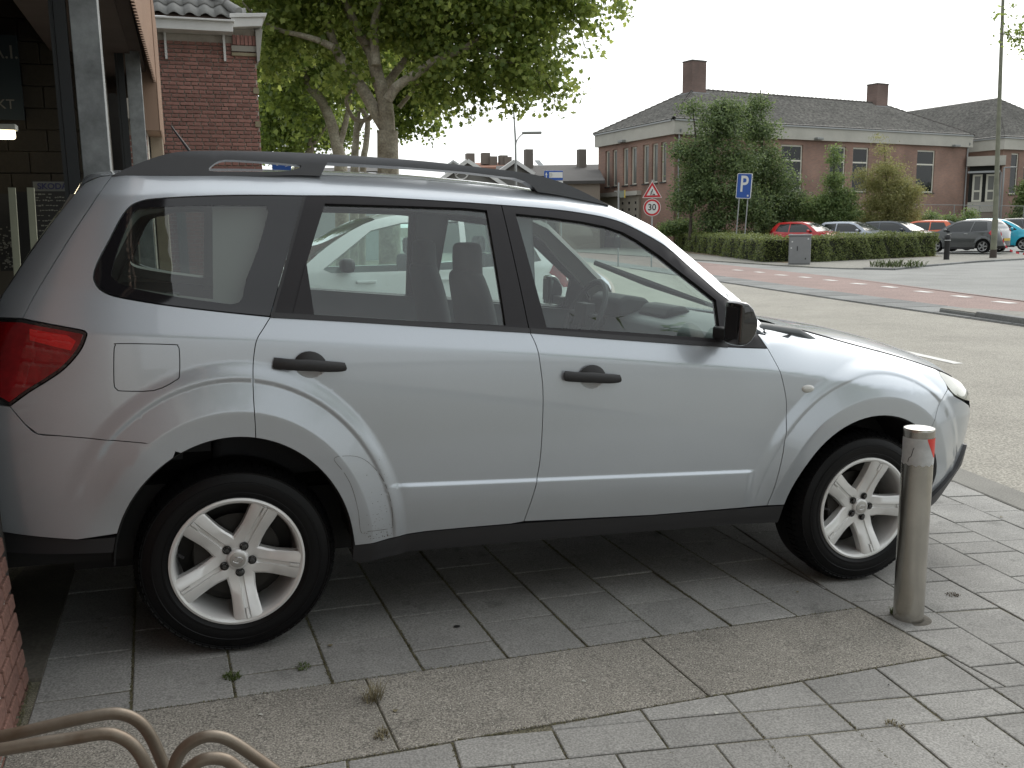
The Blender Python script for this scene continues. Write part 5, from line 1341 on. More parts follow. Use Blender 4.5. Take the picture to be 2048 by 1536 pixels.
r2 = (110,90,60,60,55,70,45,130,130,120,110,50)
l3 = [(5.461, 14.086, 3.724), (6.18, 13.839, 3.648), (6.919, 13.586, 3.732), (7.124, 13.516, 4.048), (4.86, 14.292, 3.686), (7.448, 13.405, 5.413), (7.63, 13.342, 5.136), (7.675, 13.327, 4.785), (8.128, 13.171, 5.604), (5.696, 14.005, 4.003), (7.313, 13.451, 5.87)]
r3 = (22,17,18,22,24,34,24,15,16,22,50)
lobes = LB(list(zip(l1, r1)), 19.3, .9)+LB(list(zip(l2, r2)), 19.9, .9)
lobes = [(x, y, z, a*1.0, b*1.7, c, w) for x, y, z, a, b, c, w in lobes]+LB(list(zip(l3, r3)), 19, .9, 1.6)
pt = plane_tree('large plane tree with mottled pale trunk forking above the silver car roof', None,
    [(tr, .235, .215), (la, .17, .05), (lb, .10, .04), (lc, .105, .05), (ld, .09, .04), (le, .145, .05), (lf, .075, .02), (lg, .05, .025), (lh, .05, .03), (li, .045, .015), (lj, .04, .012)], lobes, 50000, .118, LEAFP, 13, .15)
for q in ([(7.221, 13.482, 5.508), (7.402, 13.42, 5.231), (7.474, 13.395, 4.862), (7.584, 13.358, 4.768)], [(5.465, 14.084, 3.96), (5.442, 14.092, 3.725), (5.364, 14.119, 3.49)], [(6.712, 13.657, 4.316), (6.893, 13.595, 3.986), (6.938, 13.579, 3.703)], [(7.448, 13.404, 5.687), (7.765, 13.296, 5.727), (8.174, 13.156, 5.603)]): limb(pt, 'twig', q, .014, .006, BARKD, 5)
# plane trees farther along the street
_l = [([(4.136, 22.997, 0.54), (4.211, 22.971, 2.972), (4.157, 22.989, 3.587), (4.005, 23.042, 4.333), (3.769, 23.122, 4.94), (3.473, 23.224, 5.317), (3.265, 23.295, 5.877), (2.902, 23.42, 6.408)], 0.21, 0.08), ([(4.157, 22.989, 3.587), (4.37, 22.916, 4.26), (4.528, 22.862, 4.929), (4.636, 22.825, 5.989)], 0.1, 0.05), ([(3.473, 23.224, 5.317), (3.643, 23.166, 5.607), (3.511, 23.211, 6.137), (3.31, 23.28, 6.794)], 0.06, 0.03)]
_l = [(p if i else [(p[0][0], p[0][1], -.1)]+p[1:], a, b) for i, (p, a, b) in enumerate(_l)]
_b = [(3.58, 23.187, 7.051), (2.751, 23.471, 6.016), (3.779, 23.119, 5.737), (4.603, 22.836, 6.776), (2.827, 23.445, 4.953), (2.589, 23.527, 7.841), (4.025, 23.035, 8.334), (5.159, 22.646, 7.805), (3.194, 23.32, 4.412), (4.539, 22.858, 5.195)]
_r = (95,75,65,80,40,100,110,90,32,45,)
plane_tree('leaning plane tree behind the large one, left of its trunk', None, _l, [(x, y, z, a, b*1.5, c, w) for x, y, z, a, b, c, w in LB(list(zip(_b, _r)), 27, .9)], 17000, .17, LEAFB, 12, .22, shape=OVAL_LEAF*np.array((1.5, 1)))
_l = [([(5.464, 28.884, 1.019), (5.607, 28.835, 3.387), (5.695, 28.805, 4.384), (5.798, 28.77, 5.371), (5.9, 28.735, 6.347)], 0.17, 0.07), ([(5.701, 28.803, 4.549), (6.013, 28.696, 5.121), (6.274, 28.606, 5.691)], 0.07, 0.03)]
_l = [(p if i else [(p[0][0], p[0][1], -.1)]+p[1:], a, b) for i, (p, a, b) in enumerate(_l)]
_b = [(5.778, 28.776, 7.317), (6.549, 28.512, 6.662), (5.887, 28.739, 6.022), (7.484, 28.192, 5.999), (7.948, 28.033, 5.421), (7.128, 28.314, 4.859), (7.832, 28.073, 6.966), (8.09, 27.984, 4.762), (6.834, 28.414, 5.683)]
_r = (70,60,45,48,34,28,60,18,34,)
plane_tree('slim plane tree between the large trunk and the leaning one', None, _l, [(x, y, z, a, b*1.5, c, w) for x, y, z, a, b, c, w in LB(list(zip(_b, _r)), 33, .9)], 14000, .17, LEAFB, 12, .22, shape=OVAL_LEAF*np.array((1.5, 1)))
_l = [([(5.185, 25.808, 0.743), (5.339, 25.755, 3.207), (5.456, 25.715, 3.963), (5.528, 25.691, 4.712), (5.353, 25.751, 5.088), (5.222, 25.796, 5.461), (5.158, 25.818, 6.052)], 0.12, 0.05)]
_l = [(p if i else [(p[0][0], p[0][1], -.1)]+p[1:], a, b) for i, (p, a, b) in enumerate(_l)]
_b = [(5.667, 25.643, 6.485), (4.914, 25.901, 5.761), (4.53, 26.033, 6.94), (5.987, 25.534, 7.355)]
_r = (60,45,70,60,)
plane_tree('dark-stemmed plane tree just left of the large trunk', None, _l, [(x, y, z, a, b*1.5, c, w) for x, y, z, a, b, c, w in LB(list(zip(_b, _r)), 30, .9)], 9000, .17, LEAFB, 12, .22, shape=OVAL_LEAF*np.array((1.5, 1)))
_l = [([(4.55, 34.483, 1.373), (4.708, 34.429, 3.898), (4.884, 34.368, 4.471), (4.841, 34.383, 5.139), (4.536, 34.488, 5.712), (4.098, 34.638, 6.19)], 0.18, 0.08), ([(4.81, 34.394, 4.472), (5.344, 34.211, 5.189), (5.64, 34.109, 5.602), (6.225, 33.909, 6.348)], 0.09, 0.04), ([(4.098, 34.638, 6.19), (3.841, 34.726, 6.57), (3.778, 34.747, 7.132)], 0.05, 0.03)]
_l = [(p if i else [(p[0][0], p[0][1], -.1)]+p[1:], a, b) for i, (p, a, b) in enumerate(_l)]
_b = [(4.246, 34.587, 7.312), (3.443, 34.862, 6.011), (4.558, 34.48, 6.184), (5.476, 34.165, 6.076), (3.37, 34.887, 8.068), (3.767, 34.751, 5.154), (4.881, 34.369, 5.195), (3.186, 34.95, 4.687), (4.197, 34.604, 4.481)]
_r = (70,45,45,40,60,32,30,24,20,)
plane_tree('forked plane tree at the left end of the row beside the brick house', None, _l, [(x, y, z, a, b*1.5, c, w) for x, y, z, a, b, c, w in LB(list(zip(_b, _r)), 38, .9)], 15000, .17, LEAFB, 12, .22, shape=OVAL_LEAF*np.array((1.5, 1)))
_l = [([(5.094, 42.753, 1.838), (5.267, 42.694, 4.42), (5.223, 42.709, 5.348), (4.919, 42.813, 5.998)], 0.17, 0.09), ([(5.279, 42.69, 4.652), (4.86, 42.833, 4.844), (4.2, 43.06, 5.132), (3.763, 43.21, 5.369)], 0.06, 0.03)]
_l = [(p if i else [(p[0][0], p[0][1], -.1)]+p[1:], a, b) for i, (p, a, b) in enumerate(_l)]
_b = [(4.609, 42.92, 6.507), (5.459, 42.628, 5.575), (4.112, 43.09, 5.595), (6.378, 42.313, 6.023), (7.264, 42.009, 5.78), (3.938, 43.15, 6.517), (7.508, 41.926, 6.236), (4.177, 43.067, 4.715), (4.963, 42.798, 4.657)]
_r = (50,30,32,40,32,40,30,16,14,)
plane_tree('distant plane tree low behind the brick house corner', None, _l, [(x, y, z, a, b*1.5, c, w) for x, y, z, a, b, c, w in LB(list(zip(_b, _r)), 46, .9)], 12000, .17, LEAFB, 12, .22, shape=OVAL_LEAF*np.array((1.5, 1)))


# ------------------------------------------------------------------ hedges
HEDGE = leafmat('hedge_leaf', (.07,.105,.025), (.22,.26,.08), .35)
HEDGED = leafmat('hedge_leaf_dry', (.07,.065,.03), (.13,.12,.055), .2)
CORE = mat('hedge_core', (.018,.022,.009), 1)
def hedge(label, a, b, w, h, z, n, size=.07, lm=HEDGE, ln=None):
    a = np.array(a, float); b = np.array(b, float); L = np.linalg.norm(b-a); d = (b-a)/L; nr = np.array((-d[1], d[0]))
    t = empty('hedge', label, 'hedge', (0,0,0), group='clipped hedges round the car park')
    c = (a+b)/2; MB().box((c[0], c[1], z+h/2-.04), (L-.14, w-.2, h-.12), math.atan2(d[1], d[0])).build('twigs', CORE, t)
    s = RNG.uniform(0, L, n); f = RNG.random(n); tot = w+2*h; q = f*tot
    u = np.where(q < h, -w/2, np.where(q < h+w, q-h-w/2, w/2)); v = np.where(q < h, q, np.where(q < h+w, h, tot-q))
    en = RNG.random(n) < .05; s = np.where(en, RNG.choice([0, L], n), s); u = np.where(en, RNG.uniform(-w/2, w/2, n), u); v = np.where(en, RNG.uniform(0, h, n), v)
    wob = .07*np.sin(s*2.1+v*3)+.05*np.sin(s*5.3+u*4+1)+.035*np.sin(s*11+v*9)
    nx = np.where((q < h) | (q > h+w), np.sign(u), 0.); nz = np.where((q >= h) & (q <= h+w), 1., 0.)
    off = wob+RNG.normal(size=n)*.035-.02
    u2 = u+nx*off; v2 = v+nz*off
    P = np.stack([a[0]+d[0]*s+nr[0]*u2, a[1]+d[1]*s+nr[1]*u2, z+np.maximum(v2, .0)], 1)
    N = np.stack([nr[0]*nx, nr[1]*nx, nz], 1)*.8+RNG.normal(size=(n, 3))*.7+np.array((0, 0, .4))
    leaf_mesh('leaves', P, N, size, OVAL_LEAF, lm, t)
hc = np.array((22.75, 28.1))
hedge('clipped green hedge running right from the grey cabinet to the black post', (23.3,27.95), (31.2,29.95), 1.15, .98, -.155, 26000, .075)
hedge('clipped hedge running away to the left of the grey cabinet', (22.4,28.4), (29.2,48.5), 1.2, .95, -.155, 30000, .085)
hedge('farther low hedge behind the blue parking sign', (31.0,39.5), (33.4,58), 1.1, 1.0, -.15, 15000, .09)
sheet('pale_verge', [(22.0,27.3),(31.3,29.0),(31.4,29.6),(23,28.2),(28,49),(27.3,49)], -.152, mat('sandy_soil', (.20,.155,.10), 1, var=.3, speck=.4, sscale=10))

# ------------------------------------------------------------------ school building
FBRICK = None
def brickmat(name, c1, c2, mo, scale=1.0):
    m = bpy.data.materials.new(name); m.use_nodes = True; MATS[name] = m; N = m.node_tree.nodes; L = m.node_tree.links; p = N['Principled BSDF']; p.inputs['Roughness'].default_value = .9
    tc = N.new('ShaderNodeTexCoord'); mp = N.new('ShaderNodeMapping'); br = N.new('ShaderNodeTexBrick'); L.new(tc.outputs['UV'], mp.inputs[0]); L.new(mp.outputs[0], br.inputs['Vector'])
    br.inputs['Color1'].default_value = (*c1, 1); br.inputs['Color2'].default_value = (*c2, 1); br.inputs['Mortar'].default_value = (*mo, 1); br.inputs['Scale'].default_value = 1
    br.inputs['Mortar Size'].default_value = .010; br.inputs['Brick Width'].default_value = .22; br.inputs['Row Height'].default_value = .0625; br.inputs['Mortar Smooth'].default_value = .3
    no = N.new('ShaderNodeTexNoise'); no.inputs['Scale'].default_value = .35; no.inputs['Detail'].default_value = 6; L.new(tc.outputs['UV'], no.inputs['Vector'])
    mr = N.new('ShaderNodeMapRange'); mr.inputs[1].default_value = .3; mr.inputs[2].default_value = .7; mr.inputs[3].default_value = .68; mr.inputs[4].default_value = 1.25; L.new(no.outputs[0], mr.inputs[0])
    vx = N.new('ShaderNodeVectorMath'); vx.operation = 'SCALE'; L.new(br.outputs[0], vx.inputs[0]); L.new(mr.outputs[0], vx.inputs['Scale']); L.new(vx.outputs[0], p.inputs['Base Color'])
    return m
SBR = brickmat('school_brick', (.31,.165,.120), (.24,.135,.105), (.27,.23,.19))
CORN = mat('pale_concrete_cornice', (.50,.485,.43), .9, var=.2, vscale=.6)
TILER = mat('school_roof_tiles', (.15,.145,.132), .85, col2=(.23,.22,.20), vscale=.5, speck=.35, sscale=5)
WIN = mat('dark_window', (.012,.015,.016), .08, spec=.35)
CURT = mat('window_with_blind', (.16,.165,.15), .15)
FRAME = mat('cream_window_frame', (.66,.64,.55), .6)
ZINC = mat('zinc_pipe', (.33,.34,.34), .5, .4)
class Wall:
    """flat facade pieces in world space: origin o, unit vector u along it, outward normal n"""
    def __init__(s, o, u, n): s.o = np.array(o, float); s.u = np.array(u, float); s.n = np.array(n, float)
    def p(s, a, z, out=0): return (s.o[0]+s.u[0]*a+s.n[0]*out, s.o[1]+s.u[1]*a+s.n[1]*out, z)
    def block(s, mb, a0, a1, z0, z1, o0, o1):
        V = [s.p(a, z, o) for z in (z0, z1) for a, o in ((a0, o0), (a1, o0), (a1, o1), (a0, o1))]
        return mb.add(V, [(0,3,2,1),(4,5,6,7),(0,1,5,4),(1,2,6,5),(2,3,7,6),(3,0,4,7)])
    def face(s, name, a0, a1, z0, z1, holes, m, parent, out=0, depth=.22):
        """wall face with real window openings and reveals, UV in metres"""
        xs = sorted({a0, a1, *[h[0] for h in holes], *[h[1] for h in holes]}); zs = sorted({z0, z1, *[h[2] for h in holes], *[h[3] for h in holes]})
        V = []; F = []; UV = []
        def quad(P, uv): k = len(V); V.extend(P); F.append((k, k+1, k+2, k+3)); UV.extend(uv)
        for i in range(len(xs)-1):
            for j in range(len(zs)-1):
                ca, cz = (xs[i]+xs[i+1])/2, (zs[j]+zs[j+1])/2
                if any(h[0] < ca < h[1] and h[2] < cz < h[3] for h in holes): continue
                q = [(xs[i], zs[j]), (xs[i+1], zs[j]), (xs[i+1], zs[j+1]), (xs[i], zs[j+1])]; quad([s.p(a, z, out) for a, z in q], q)
        for h in holes:
            q = [(h[0], h[2]), (h[1], h[2]), (h[1], h[3]), (h[0], h[3])]
            for k in range(4):
                (a, z), (b, y) = q[k], q[(k+1) % 4]; quad([s.p(a, z, out), s.p(a, z, out-depth), s.p(b, y, out-depth), s.p(b, y, out)], [(a, z), (a+.2, z), (b+.2, y), (b, y)])
        o = mesh(name, V, F, m, parent); l = o.data.uv_layers.new(name='uv'); l.data.foreach_set('uv', np.array(UV, np.float32).reshape(-1)); return o
    def window(s, parent, a0, a1, z0, z1, bars_v=(), bars_h=(), pane=WIN, depth=.14, fw=.10, sill=True, fm=FRAME):
        b = MB(); s.block(b, a0, a1, z0, z0+fw, -depth, -depth+.06); s.block(b, a0, a1, z1-fw, z1, -depth, -depth+.06)
        s.block(b, a0, a0+fw, z0+fw, z1-fw, -depth, -depth+.06); s.block(b, a1-fw, a1, z0+fw, z1-fw, -depth, -depth+.06)
        for v in bars_v: s.block(b, v-fw/2, v+fw/2, z0+fw, z1-fw, -depth+.002, -depth+.055)
        for h in bars_h: s.block(b, a0+fw, a1-fw, h-fw/2, h+fw/2, -depth+.003, -depth+.058)
        w = b.build('window', fm, parent)
        b = MB(); s.block(b, a0+.01, a1-.01, z0+.01, z1-.01, -depth+.01, -depth+.03); b.build('pane', pane, w)
        if sill: b = MB(); s.block(b, a0-.06, a1+.06, z0-.07, z0, -depth, .07); b.build('sill', mat('dark_sill', (.05,.048,.045), .8), w)
        return w
Mp = [(28.137, 47.54, 7.416)][0]; Rp = [(55.702, 52.892, 7.437)][0]; Lp = [(27.524, 57.265, 7.509)][0]
zE = (Mp[2]+Rp[2]+Lp[2])/3
ua = np.array(Rp[:2])-np.array(Mp[:2]); LA = np.linalg.norm(ua); ua /= LA
ub = np.array(Lp[:2])-np.array(Mp[:2]); LB_ = np.linalg.norm(ub); ub /= LB_
na = np.array((ua[1], -ua[0])); nb = np.array((-ub[1], ub[0]))
WA = Wall(Mp, ua, na); WB = Wall(Mp, ub, nb)
sch = empty('school_building', 'long red brick school with grey hipped roof, cream cornice and two chimneys', 'building', (Mp[0], Mp[1], 0))
sch.location = (0, 0, 0)
zc0 = zE-.78
wA = [(9.83, 6.02), (10.79, 3.31), (13.37, 5.98), (14.85, 3.33), (15.57, 5.97), (17.15, 3.44), (22.57, 5.9), (24.26, 3.3)]
holesA = [(a0, a1, zz0, zz1) for a0, a1, zz0, zz1 in ((wA[0][0]-1.0, wA[1][0], 3.35, 6.35), (wA[2][0], wA[3][0], 3.35, 6.35), (wA[4][0], wA[5][0], 3.35, 6.35), (wA[6][0]-.3, wA[7][0], 3.35, 6.35))]
pitchA = 4.35
holesA = [h for h in holesA]
low = [(3.2,4.2,.35,1.0),(8.6,9.6,.35,1.0)]
fa = WA.face('wall', 0, LA, -.3, zc0, holesA+low, SBR, sch)
for h in holesA: WA.window(fa, *h, bars_h=(h[3]-1.0,))
for h in low: WA.window(fa, *h, sill=False)
wB = [(8.72, 5.82), (8.14, 4.45), (7.72, 5.82), (7.09, 4.44), (6.29, 5.85), (5.6, 4.46), (5.23, 5.84), (4.5, 4.43), (3.7, 5.82), (3, 4.45), (2.61, 5.84), (1.92, 4.42), (1.54, 5.85), (0.93, 4.4)]
holesB = []
for i in range(0, 14, 2): holesB.append((wB[i+1][0], wB[i][0], (wB[i][1]+wB[i+1][1])/2-1.2, (wB[i][1]+wB[i+1][1])/2+1.2))
zt_ = sum(h[3] for h in holesB)/7; zb_ = sum(h[2] for h in holesB)/7; holesB = [(a, b, zb_, zt_) for a, b, _, _ in holesB]
por = [(9.51, 3.64), (3.85, 3.52)]
lowB = [(.75,1.45,.55,1.35)]
fb = WB.face('wall', 0, LB_, -.3, zc0, holesB+lowB, SBR, sch)
for h in holesB: WB.window(fb, *h, fw=.09, pane=CURT, depth=.18)
WB.window(fb, *lowB[0], sill=False)
# porch with perforated concrete screen and pale door surround
b = MB(); WB.block(b, por[1][0], LB_+.1, por[1][1]-.28, por[1][1], -.2, .35); b.build('porch_slab', CORN, sch)
b = MB(); WB.block(b, por[1][0]+2.9, LB_, -.3, por[1][1]-.28, -.1, .10); b.build('porch_wall', mat('cream_render', (.40,.38,.29), .9, var=.1), sch)
b = MB(); WB.block(b, por[1][0]+.05, por[1][0]+2.9, -.3, por[1][1]-.29, .0, .16); scr = b.build('perforated_screen', mat('screen_concrete', (.27,.245,.20), .9, var=.15), sch)
for i in range(3):
    for j in range(6):
        a = por[1][0]+.45+i*.85; z = por[1][1]-.75-j*.42; b = MB(); WB.block(b, a-.09, a+.09, z-.08, z+.08, .15, .166); b.build('screen_opening', WIN, scr)
b = MB(); WB.block(b, LB_-1.9, LB_-1.3, -.2, 2.0, .09, .12); b.build('porch_door', WIN, sch)
# cornice
for W, L0, L1 in ((WA, -.22, LA+.15), (WB, -.0, LB_+.15)):
    b = MB(); W.block(b, L0 if W is WA else 0, L1, zc0, zE, -.1, .22); b.build('cornice', CORN, sch)
    b = MB(); W.block(b, (L0 if W is WA else 0), L1, zE, zE+.09, -.1, .30); b.build('gutter', ZINC, sch)
# roof: real courses of tiles as stepped rows
def P3(a, b, z): return (Mp[0]+ua[0]*a+ub[0]*b, Mp[1]+ua[1]*a+ub[1]*b, z)
zr = [(32.208, 53.545, 10.158)][0][2]; inset_ = LB_/2
def roof_face(name, e0, e1, t1, t0, rows, parent, m=TILER, step=.035, undul=.30):
    """stepped tile courses between eaves e0-e1 and top t0-t1 with a wavy tile profile"""
    e0, e1, t0, t1 = map(lambda q: np.array(q, float), (e0, e1, t0, t1)); nrm = np.cross(e1-e0, t0-e0); nrm /= np.linalg.norm(nrm); nrm *= np.sign(nrm[2])
    V = []; F = []
    for r in range(rows):
        for k, lift in ((r, step), (r+1, 0)):
            f = k/rows; A = e0+(t0-e0)*f; B = e1+(t1-e1)*f; L = np.linalg.norm(B-A); cnt = max(2, int(np.linalg.norm(e1-e0)/undul*2))
            for i in range(cnt+1): V.append(tuple(A+(B-A)*i/cnt+nrm*(lift+.018*(i % 2))))
    for k in range(2*rows-1):
        k0 = k*(cnt+1)
        for i in range(cnt): F.append((k0+i, k0+i+1, k0+cnt+1+i+1, k0+cnt+1+i))
    o = mesh(name, V, F, m, parent, True); return o
roof = empty_part('roof', sch)
E0, E1, E2, E3 = P3(-.28,-.28,zE+.1), P3(LA+.2,-.28,zE+.1), P3(LA+.2,LB_+.28,zE+.1), P3(-.28,LB_+.28,zE+.1)
T0, T1 = P3(inset_,inset_,zr), P3(LA-inset_,inset_,zr)
roof_face('tile_courses', E0, E1, T1, T0, 19, roof); roof_face('tile_courses', E3, E0, T0, T0, 19, roof); roof_face('tile_courses', E1, E2, T1, T1, 19, roof); roof_face('tile_courses', E2, E3, T0, T1, 8, roof)
RIDGE = mat('ridge_tiles', (.13,.12,.11), .9, var=.3, vscale=3)
for a, b_ in ((E0, T0), (T0, T1), (T1, E1), (E3, T0)):
    a, b_ = np.array(a), np.array(b_); L = np.linalg.norm(b_-a); n_ = int(L/.42)
    b = MB()
    for i in range(n_): p = a+(b_-a)*i/n_; q = a+(b_-a)*(i+1.1)/n_; b.bar(tuple(p+(0,0,.02)), tuple(q+(0,0,.0)), .115, .09, 8, False)
    o = b.build('ridge_tiles', RIDGE, roof, True); o['kind'] = 'stuff'
CHB = brickmat('chimney_brick', (.21,.13,.11), (.17,.11,.095), (.17,.15,.13))
def chimney(parent, c, w, d, z0, z1, lead=True):
    b = MB(); ang = math.atan2(ua[1], ua[0]); o = None
    b.box((c[0], c[1], (z0+z1)/2), (w, d, z1-z0), ang); o = b.build('chimney', CHB, parent); l = o.data.uv_layers.new(name='uv')
    UV = []
    for p in o.data.polygons:
        for li_ in p.loop_indices:
            v = o.data.vertices[o.data.loops[li_].vertex_index].co; UV += [(v.x*ua[0]+v.y*ua[1]) if abs(p.normal.x*ua[0]+p.normal.y*ua[1]) < .7 else (v.x*ub[0]+v.y*ub[1]), v.z]
    l.data.foreach_set('uv', UV)
    MB().box((c[0], c[1], z1+.04), (w+.06, d+.06, .08), ang).build('chimney_cap', RIDGE, o)
    if lead: MB().box((c[0], c[1], z0+.42), (w+.30, d+.30, .16), ang).build('lead_flashing', mat('lead', (.30,.31,.32), .6), o)
c1 = P3(inset_+.1, inset_, 0); c2_ = P3(LA-inset_-.2, inset_, 0)
chimney(sch, c1, 1.22, .95, zr-.75, zr+1.75); chimney(sch, c2_, 1.25, .95, zr-.75, zr+1.35)
# downpipes and flood lamps
for W, a in ((WA, .25), (WA, LA-.25)):
    b = MB(); b.bar(W.p(a, 0, .10), W.p(a, zc0, .10), .055); b.bar(W.p(a, zc0, .10), W.p(a, zc0+.3, .28), .055); b.build('downpipe', ZINC, sch, True)
fl = [(11.91, 6.71), (26.17, 6.66)]; fl2 = [(5.9, 6.69)]
for W, a, z in ((WA, *fl[0]), (WA, *fl[1]), (WB, *fl2[0])):
    b = MB(); W.block(b, a-.35, a+.25, z-.02, z+.14, .1, .5); b.build('flood_lamp', mat('lamp_grey', (.25,.26,.25), .5), sch, bevel=.03)
# second wing on the right and the entrance between
Np = [(57.332, 51.276, 7.212)][0]
wing = empty('school_wing', 'right-hand brick wing with grey tiled roof beside the white entrance doors', 'building', (0, 0, 0))
WC = Wall(Np, ua, na); WD = Wall(Np, ub, nb); zN = Np[2]
hC = [(1.05,2.0,3.2,6.2),(2.7,4.6,3.2,6.2),(6,8,3.2,6.2)]
fc = WC.face('wall', 0, 18, -.3, zN-.78, hC, SBR, wing)
for h in hC: WC.window(fc, *h, bars_h=(h[3]-1.0,))
fd_ = WD.face('wall', 0, 26, -.3, zN-.78, [], SBR, wing)
for W, L1 in ((WC, 18.2), (WD, 26)):
    b = MB(); W.block(b, -.22 if W is WC else 0, L1, zN-.78, zN, -.1, .22); b.build('cornice', CORN, wing)
    b = MB(); W.block(b, -.3 if W is WC else 0, L1, zN, zN+.09, -.1, .3); b.build('gutter', ZINC, wing)
def Q3(a, b, z): return (Np[0]+ua[0]*a+ub[0]*b, Np[1]+ua[1]*a+ub[1]*b, z)
zr2 = [(63.601, 56.527, 11.038)][0][2]
T0, T1 = Q3(6.0, 5.2, zr2), Q3(6.0, 26, zr2)
rw = empty_part('roof', wing)
roof_face('tile_courses', Q3(-.28,26,zN+.1), Q3(-.28,-.28,zN+.1), T0, T1, 22, rw); roof_face('tile_courses', Q3(-.28,-.28,zN+.1), Q3(12.3,-.28,zN+.1), T0, T0, 22, rw); roof_face('tile_courses', Q3(12.3,-.28,zN+.1), Q3(12.3,26,zN+.1), T1, T0, 8, rw)
ent = empty('entrance_block', 'low flat-roofed school entrance with white glazed doors between the two brick wings', 'building', (0, 0, 0))
e0 = [(55.707, 52.679, 6.008)][0]; e1 = [(57.166, 51.227, 5.92)][0]
ue = np.array(e1[:2])-np.array(e0[:2]); Le = np.linalg.norm(ue); ue /= Le; ne = np.array((ue[1], -ue[0])); WE = Wall(e0, ue, ne)
zs = [q[2] for q in [(56.063, 52.134, 5.973), (56.107, 52.119, 5.286), (56.14, 52.107, 4.778), (56.278, 52.06, 2.661), (56.326, 52.044, 1.926), (56.226, 52.078, 3.467)]]
b = MB(); WE.block(b, -.2, Le+.3, zs[1], zs[0], -3, .5); b.build('roof_slab', CORN, ent)
b = MB(); WE.block(b, -.2, Le+.3, -.3, zs[4]-.0, -.2, .05); b.build('plinth', SBR, ent)
b = MB(); WE.block(b, -.0, Le+.0, zs[4], zs[3], -.15, .12); b.build('sill_panel', CORN, ent)
WHP = mat('cream_white_frame', (.66,.65,.55), .6)
b = MB(); WE.block(b, 0, Le, zs[3], zs[1], -.35, -.25); b.build('back_panel', mat('dark_recess', (.03,.032,.03), .9), ent)
for a0, a1 in ((.12*Le, .44*Le), (.56*Le, .88*Le)):
    WE.window(ent, a0, a1, zs[3]+.02, zs[2]-.1, bars_h=(zs[5],), pane=CURT, fw=.14, sill=False, fm=WHP)
b = MB(); WE.block(b, -.1, Le, zs[2]-.02, zs[2]+.12, .3, .75); b.build('awning', ZINC, ent)
b = MB(); b.bar(WE.p(Le*1.02, 0, .5), WE.p(Le*1.02, zs[2], .5), .06); b.bar(WE.p(Le*1.10, 0, .6), WE.p(Le*1.10, zs[1]-.2, .6), .07); b.bar(WE.p(Le*1.10, zs[1]-.2, .6), WE.p(Le*1.5, zs[1]-.2, .6), .05); b.build('downpipe', ZINC, ent, True)
# wire fence in front of the school
fen = empty('wire_fence', 'grey wire mesh fence with thin posts in front of the school', 'fence', (0,0,0))
f0 = [(36.599, 46.754, 2.471), (38.38, 46.144, 2.445), (40.874, 45.289, 2.409), (43.279, 44.465, 2.373), (45.776, 43.609, 2.306), (47.293, 43.089, 2.252), (49.91, 42.192, 2.183)]
WIRE = mat('fence_wire', (.28,.29,.28), .6, .3)
for i, p in enumerate(f0): MB().bar((p[0], p[1], -.3), p, .03, n=6).build('post', WIRE, fen)
b = MB()
for i in range(len(f0)-1): b.bar(f0[i], f0[i+1], .02, n=5)
b.build('top_rail', WIRE, fen)
b = MB()
for i in range(len(f0)-1):
    a = np.array(f0[i]); c = np.array(f0[i+1]); L = np.linalg.norm(c-a); n_ = int(L/.16)
    for k in range(n_):
        for s_ in (1, -1):
            p = a+(c-a)*k/n_; q = a+(c-a)*min(1, max(0, (k+s_*9)/n_)); zt = p[2]; zb = -.1; t = abs((min(n_, max(0, k+s_*9))-k))/9; b.bar((p[0], p[1], zb), (q[0], q[1], zb+(zt-zb)*t), .004, n=3, caps=False)
o = b.build('wire_mesh', WIRE, fen); o['kind'] = 'stuff'

# ------------------------------------------------------------------ trees and shrubs in front of the school
LG1 = leafmat('school_tree_leaf', (.05,.09,.032), (.19,.255,.10), .45)
LG2 = leafmat('yellow_green_leaf', (.14,.15,.045), (.34,.34,.14), .45)
LG3 = leafmat('mid_green_leaf', (.08,.14,.045), (.23,.30,.11), .45)
def tree(label, dep_pts, lobes, n, size, leaf, trunk, per=12, spread=.22, shape=OVAL_LEAF, group='trees in front of the school', name='tree', shell=.5, cat='tree', up=.5, wob=.5):
    t = empty(name, label, cat, (0,0,0), group=group)
    for p, a, b_ in trunk: limb(t, 'trunk' if (p, a, b_) == trunk[0] else 'branch', p, a, b_, BARKD, 7)
    P, N = cloud(lobes, n, per, spread, shell, up, wob=wob); leaf_mesh('crown', P, N, size, shape, leaf, t); return t
def lob(pts, dep, k=1.0): return [(x, y, z, r*dep/1881, r*dep/1881*1.1, r*dep/1881*k, 1) for (x, y, z), r in pts]
a1 = [(28.033, 42.291, 6.683), (27.028, 42.635, 5.101), (28.853, 42.009, 4.807), (27.585, 42.444, 3.209), (26.287, 42.889, 2.686), (29.167, 41.902, 2.644), (27.881, 42.343, 1.572), (26.792, 42.716, 3.761), (26.595, 42.783, 7.627), (28.276, 42.207, 7.34), (29.975, 41.625, 1.815), (25.985, 42.993, 5.383)]
tree('broad dark green tree hiding the school corner', 53, lob(list(zip(a1, (54,46,50,50,32,46,38,38,24,32,38,22))), 53, .85), 31000, .17, LG1, [([(27.64, 42.425, 0.478), (27.648, 42.422, 2.666), (27.802, 42.37, 5.357), (28.027, 42.293, 6.947)], .16, .05), ([(26.585, 42.787, 0.493), (26.653, 42.763, 2.681), (26.815, 42.708, 5.371), (26.623, 42.774, 7.495)], .10, .03)], 12, .22)
